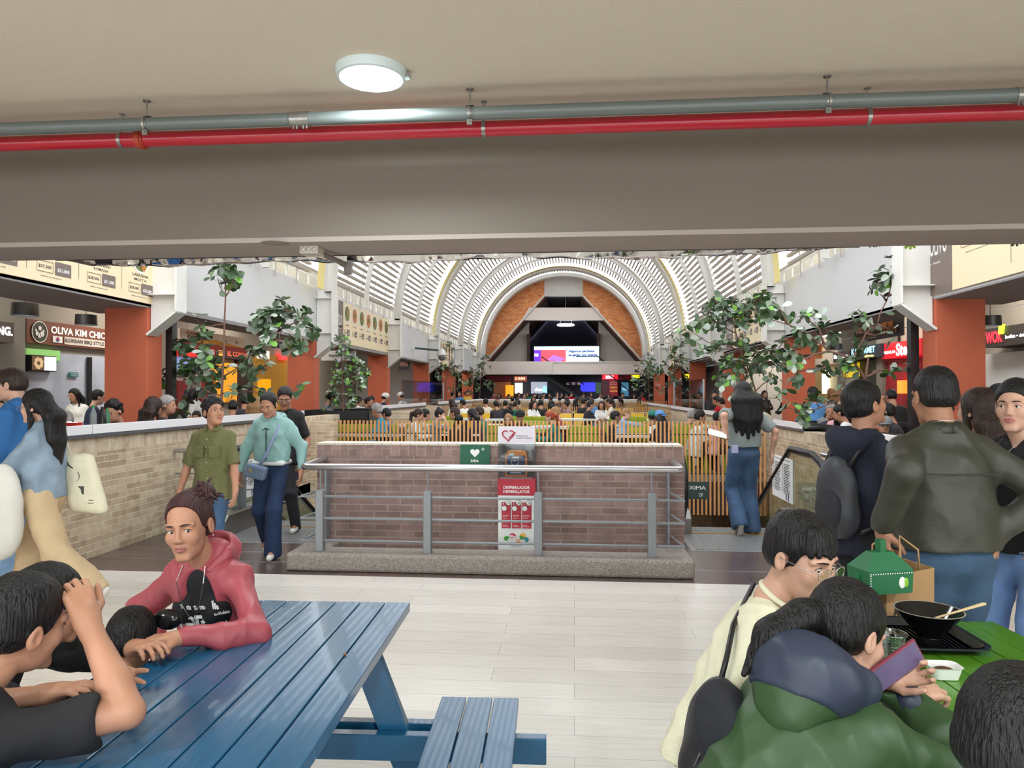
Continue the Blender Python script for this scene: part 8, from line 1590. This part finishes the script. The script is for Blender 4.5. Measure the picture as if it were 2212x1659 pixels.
# ---- trees
lf = [mat('leaf_grey_green', (104, 124, 98), .45, spec=.4), mat('leaf_deep_green', (62, 88, 52), .4, spec=.5), mat('leaf_pale_underside', (172, 184, 170), .6), mat('leaf_fresh_green', (112, 164, 66), .4)]
bark = mat('brown_bark', (120, 88, 76), .8, bump=.5, bscale=40, var=.2)
def leaf_into(b, p, d, n_, L, W_, mi):
    d = d.normalized(); n_ = (n_ - d*n_.dot(d)).normalized(); s_ = d.cross(n_); pts = [(0, 0), (.25, .28), (.55, .48), (.82, .40), (1, .0), (.82, -.40), (.55, -.48), (.25, -.28)]
    vs = [p + d*u*L + s_*v*W_ + n_*(-.12*L*u*u + .10*abs(v)*W_) for u, v in pts] + [p + d*.5*L - n_*.03*L]
    b.add(vs, [(8, k, (k+1) % 8) for k in range(8)], mi)
def tree(name, label, D, trunk, branches, clusters, L=.13, W_=.085, tr=.022, base=None, seed=1, small=False, jit=.35, fresh=.08):
    r = random.Random(seed); P = lambda q: atD(q[0], q[1], D + (q[2] if len(q) > 2 else 0)); tp = [P(q) for q in trunk]
    t = thing(name, label, 'tree', tuple(base or tp[0])); b = MB(); tp = ([Vector((tp[0].x, tp[0].y, .0))] if tp[0].z > .2 else []) + tp; n = len(tp); b.tube(tp, [tr*(1-.6*k/(n-1)) for k in range(n)], 8); b.build('trunk', bark, t, world=True, smooth=True)
    b = MB(); fo = MB()
    for br in branches:
        q = [P(x) for x in br]; m_ = len(q); sm = [q[0]]
        for k in range(m_-1): sm += [q[k].lerp(q[k+1], .5) + Vector((r.uniform(-.01, .01), r.uniform(-.03, .03), r.uniform(-.012, .012))), q[k+1]]
        b.tube(sm, [tr*.55*(1-.7*k/(len(sm)-1)) for k in range(len(sm))], 6)
        for p_ in sm[2:]:
            for k in range(1 if not small else 3): d = Vector((r.gauss(0, 1), r.gauss(0, 1), r.gauss(.1, .7))); leaf_into(fo, p_ + d*.02, d, Vector((r.gauss(0, .5), r.gauss(-.3, .5), 1)), L*r.uniform(.7, 1.1), W_*r.uniform(.7, 1.1), r.choice((0, 0, 1, 2)))
    for cx_, cy_, R_, n_ in clusters:
        c_ = atD(cx_, cy_, D + r.uniform(-jit, jit)*.5); Rm = R_/F_PX*D; k = 0
        while k < n_:
            o = Vector((r.gauss(0, .42), r.gauss(0, .42), r.gauss(0, .42)))*Rm; p_ = c_ + o; b.tube([c_, c_ + o*.5 + Vector((0, 0, .01)), p_], [tr*.22, tr*.18, tr*.12], 4)
            m_ = r.randint(3, 6); a0 = r.uniform(0, 6); ax = (o.normalized()*.6 + Vector((0, 0, .6)) + Vector((r.gauss(0, .3), r.gauss(0, .3), 0))).normalized()
            for j in range(m_):
                a = a0 + 2*PI*j/m_; u = ax.orthogonal().normalized(); v = ax.cross(u); d = u*math.cos(a) + v*math.sin(a) + ax*r.uniform(-.1, .9) + Vector((0, 0, -.25)); mi = 3 if r.random() < fresh else r.choice((0, 0, 1, 1, 2)); leaf_into(fo, p_, d, ax + Vector((r.gauss(0, .25), r.gauss(0, .25), 0)), L*r.uniform(.65, 1.1), W_*r.uniform(.7, 1.1), mi)
            k += m_
    b.build('branches', bark, t, world=True, smooth=True); fo.build('foliage', lf, t, world=True, smooth=True); return t
tree('rubber_tree', 'tall thin-stemmed tree with round grey-green leaves behind the left ledge', 10.6, [(474, 925), (478, 868), (481, 810), (484, 750), (485, 690), (487, 650), (487, 612), (486, 590)],
    [[(484, 812), (505, 800), (530, 780), (555, 745), (580, 712), (590, 690)], [(556, 745), (575, 735), (600, 715), (618, 690)], [(480, 850), (510, 850), (540, 845), (580, 850), (595, 856)], [(478, 855), (460, 852), (430, 832), (400, 818), (375, 812), (352, 808)], [(400, 818), (388, 840), (385, 865)], [(483, 795), (462, 788), (440, 785), (412, 770)], [(484, 760), (465, 760), (440, 745), (415, 740)], [(486, 700), (455, 705), (440, 700), (425, 690)], [(487, 640), (478, 625), (470, 600)], [(487, 640), (498, 622), (505, 600)], [(490, 790), (520, 795), (545, 830), (575, 850)], [(600, 715), (630, 700), (650, 690), (658, 680)], [(605, 860), (630, 845), (648, 832)]],
    [(486, 590, 42, 44), (470, 575, 22, 10), (510, 588, 26, 18), (585, 690, 40, 40), (622, 672, 34, 30), (650, 688, 26, 24), (668, 712, 20, 14), (600, 730, 40, 36), (560, 690, 30, 18), (640, 740, 30, 22), (545, 775, 36, 26), (575, 800, 34, 22), (570, 760, 30, 18), (425, 690, 24, 10), (395, 748, 26, 20), (435, 745, 34, 26), (425, 790, 40, 44), (460, 815, 36, 28), (400, 800, 30, 24), (355, 812, 26, 16), (388, 880, 28, 20), (450, 775, 24, 14), (500, 860, 30, 12), (652, 845, 16, 6), (540, 860, 34, 12)], L=.155, W_=.11, seed=3)
tree('slim_ficus', 'slim leafy tree growing out of the black planter box', 15.2, [(742, 890), (741, 850), (739, 800), (737, 745)], [[(742, 880), (760, 840), (775, 800), (780, 780)], [(741, 860), (725, 830), (715, 800)], [(740, 800), (748, 765), (740, 735)]],
    [(735, 735, 26, 34), (745, 770, 34, 56), (735, 800, 34, 60), (770, 795, 30, 54), (785, 810, 22, 36), (725, 830, 32, 56), (758, 830, 32, 56), (722, 860, 26, 44), (752, 862, 30, 52), (742, 752, 22, 30), (780, 830, 16, 20)], L=.115, W_=.075, seed=5, fresh=.25)
tree('slim_ficus', 'wispy tree left of the far seating rows, before the fourth pillar', 28.5, [(965, 862), (963, 830), (970, 790), (972, 745)], [[(963, 830), (945, 800), (935, 790)], [(966, 800), (985, 770)]], [(968, 745, 24, 26), (955, 790, 30, 44), (985, 800, 28, 50), (945, 815, 18, 20), (990, 825, 24, 44), (975, 770, 22, 30)], L=.14, W_=.08, seed=7, tr=.03)
tree('slim_ficus', 'wispy tree just left of the far arch', 37, [(1036, 862), (1038, 820), (1045, 780)], [[(1038, 820), (1020, 800)], [(1040, 800), (1055, 775)]], [(1045, 780, 20, 30), (1035, 805, 26, 54), (1020, 830, 24, 50), (1050, 830, 20, 40), (1012, 815, 18, 26)], L=.20, W_=.12, seed=8, tr=.03)
tree('slim_ficus', 'dense grey-green tree just right of the far arch', 38, [(1402, 862), (1402, 820), (1405, 780)], [[(1402, 830), (1385, 805)], [(1403, 810), (1420, 790)]], [(1402, 785, 24, 44), (1385, 810, 26, 60), (1412, 815, 28, 66), (1395, 838, 28, 60), (1376, 825, 18, 30), (1425, 800, 18, 28)], L=.20, W_=.12, seed=9, tr=.03)
tree('slim_ficus', 'tall dense tree in front of the fourth right pillar', 28, [(1455, 862), (1456, 810), (1458, 760), (1460, 740)], [[(1456, 820), (1440, 790)], [(1457, 790), (1475, 765)]], [(1460, 745, 30, 56), (1450, 770, 30, 54), (1475, 775, 26, 46), (1458, 805, 32, 60), (1440, 830, 28, 50), (1470, 830, 26, 48), (1430, 790, 14, 18)], L=.155, W_=.09, seed=10, tr=.03)
tree('rubber_tree', 'leafy tree with spreading round leaves behind the long haired woman', 13.0, [(1640, 890), (1632, 845), (1618, 800), (1600, 760), (1585, 700), (1575, 665)],
    [[(1600, 760), (1570, 745), (1530, 740), (1500, 720), (1475, 712)], [(1590, 720), (1550, 700), (1530, 672)], [(1612, 790), (1650, 770), (1690, 770)], [(1585, 690), (1620, 670), (1640, 640)], [(1632, 845), (1660, 820), (1670, 790)], [(1618, 800), (1600, 830), (1590, 850)], [(1640, 860), (1655, 850), (1660, 810)]],
    [(1548, 660, 36, 44), (1575, 690, 40, 56), (1545, 700, 34, 40), (1510, 690, 24, 18), (1480, 712, 20, 14), (1500, 745, 26, 16), (1605, 660, 34, 36), (1640, 650, 34, 34), (1610, 710, 36, 38), (1580, 745, 36, 34), (1580, 785, 36, 46), (1610, 800, 36, 50), (1640, 780, 38, 48), (1670, 770, 38, 44), (1700, 765, 34, 34), (1640, 680, 24, 18), (1665, 660, 26, 20), (1570, 820, 26, 20), (1600, 835, 24, 16), (1555, 760, 24, 18)], L=.165, W_=.12, seed=12, fresh=.1)
tree('rubber_tree', 'spreading tree with long bare arching branches at right', 9.6, [(1868, 905), (1868, 840), (1872, 800), (1876, 770)],
    [[(1868, 830), (1858, 800), (1846, 775), (1850, 760), (1870, 720), (1895, 700), (1915, 650), (1925, 610), (1930, 590)], [(1846, 775), (1820, 768), (1790, 758), (1760, 735), (1735, 715), (1700, 700), (1665, 690), (1648, 670)], [(1790, 758), (1760, 765), (1720, 782), (1680, 785), (1650, 780)], [(1850, 760), (1840, 785), (1800, 788), (1760, 795), (1722, 802), (1700, 830), (1682, 850)], [(1722, 802), (1690, 790), (1660, 785)], [(1868, 835), (1830, 845), (1800, 870), (1760, 885), (1735, 885)], [(1868, 815), (1895, 800), (1920, 800), (1950, 803), (1965, 785)], [(1895, 700), (1930, 715)], [(1915, 650), (1900, 635)], [(1918, 640), (1950, 625)], [(1870, 720), (1890, 725), (1925, 712)], [(1858, 830), (1830, 860), (1815, 840), (1830, 810)], [(1880, 860), (1850, 870), (1805, 845)], [(1700, 700), (1685, 670), (1680, 665)], [(1780, 745), (1770, 710), (1745, 690)], [(1850, 760), (1835, 790), (1820, 830)]],
    [(1930, 585, 26, 22), (1895, 612, 24, 16), (1948, 625, 16, 6), (1915, 605, 16, 8), (1862, 690, 28, 22), (1745, 685, 30, 26), (1735, 720, 26, 18), (1795, 725, 26, 14), (1672, 680, 26, 22), (1655, 665, 20, 12), (1770, 735, 20, 8), (1850, 740, 18, 8), (1835, 780, 24, 14), (1780, 800, 22, 12), (1730, 818, 18, 5), (1700, 745, 18, 8), (1660, 785, 34, 26), (1738, 880, 30, 18), (1715, 885, 22, 12), (1675, 860, 22, 10), (1755, 870, 18, 8), (1962, 800, 16, 6), (1918, 800, 14, 4), (1930, 735, 14, 3), (1710, 775, 16, 6)], L=.135, W_=.10, seed=15, tr=.03)
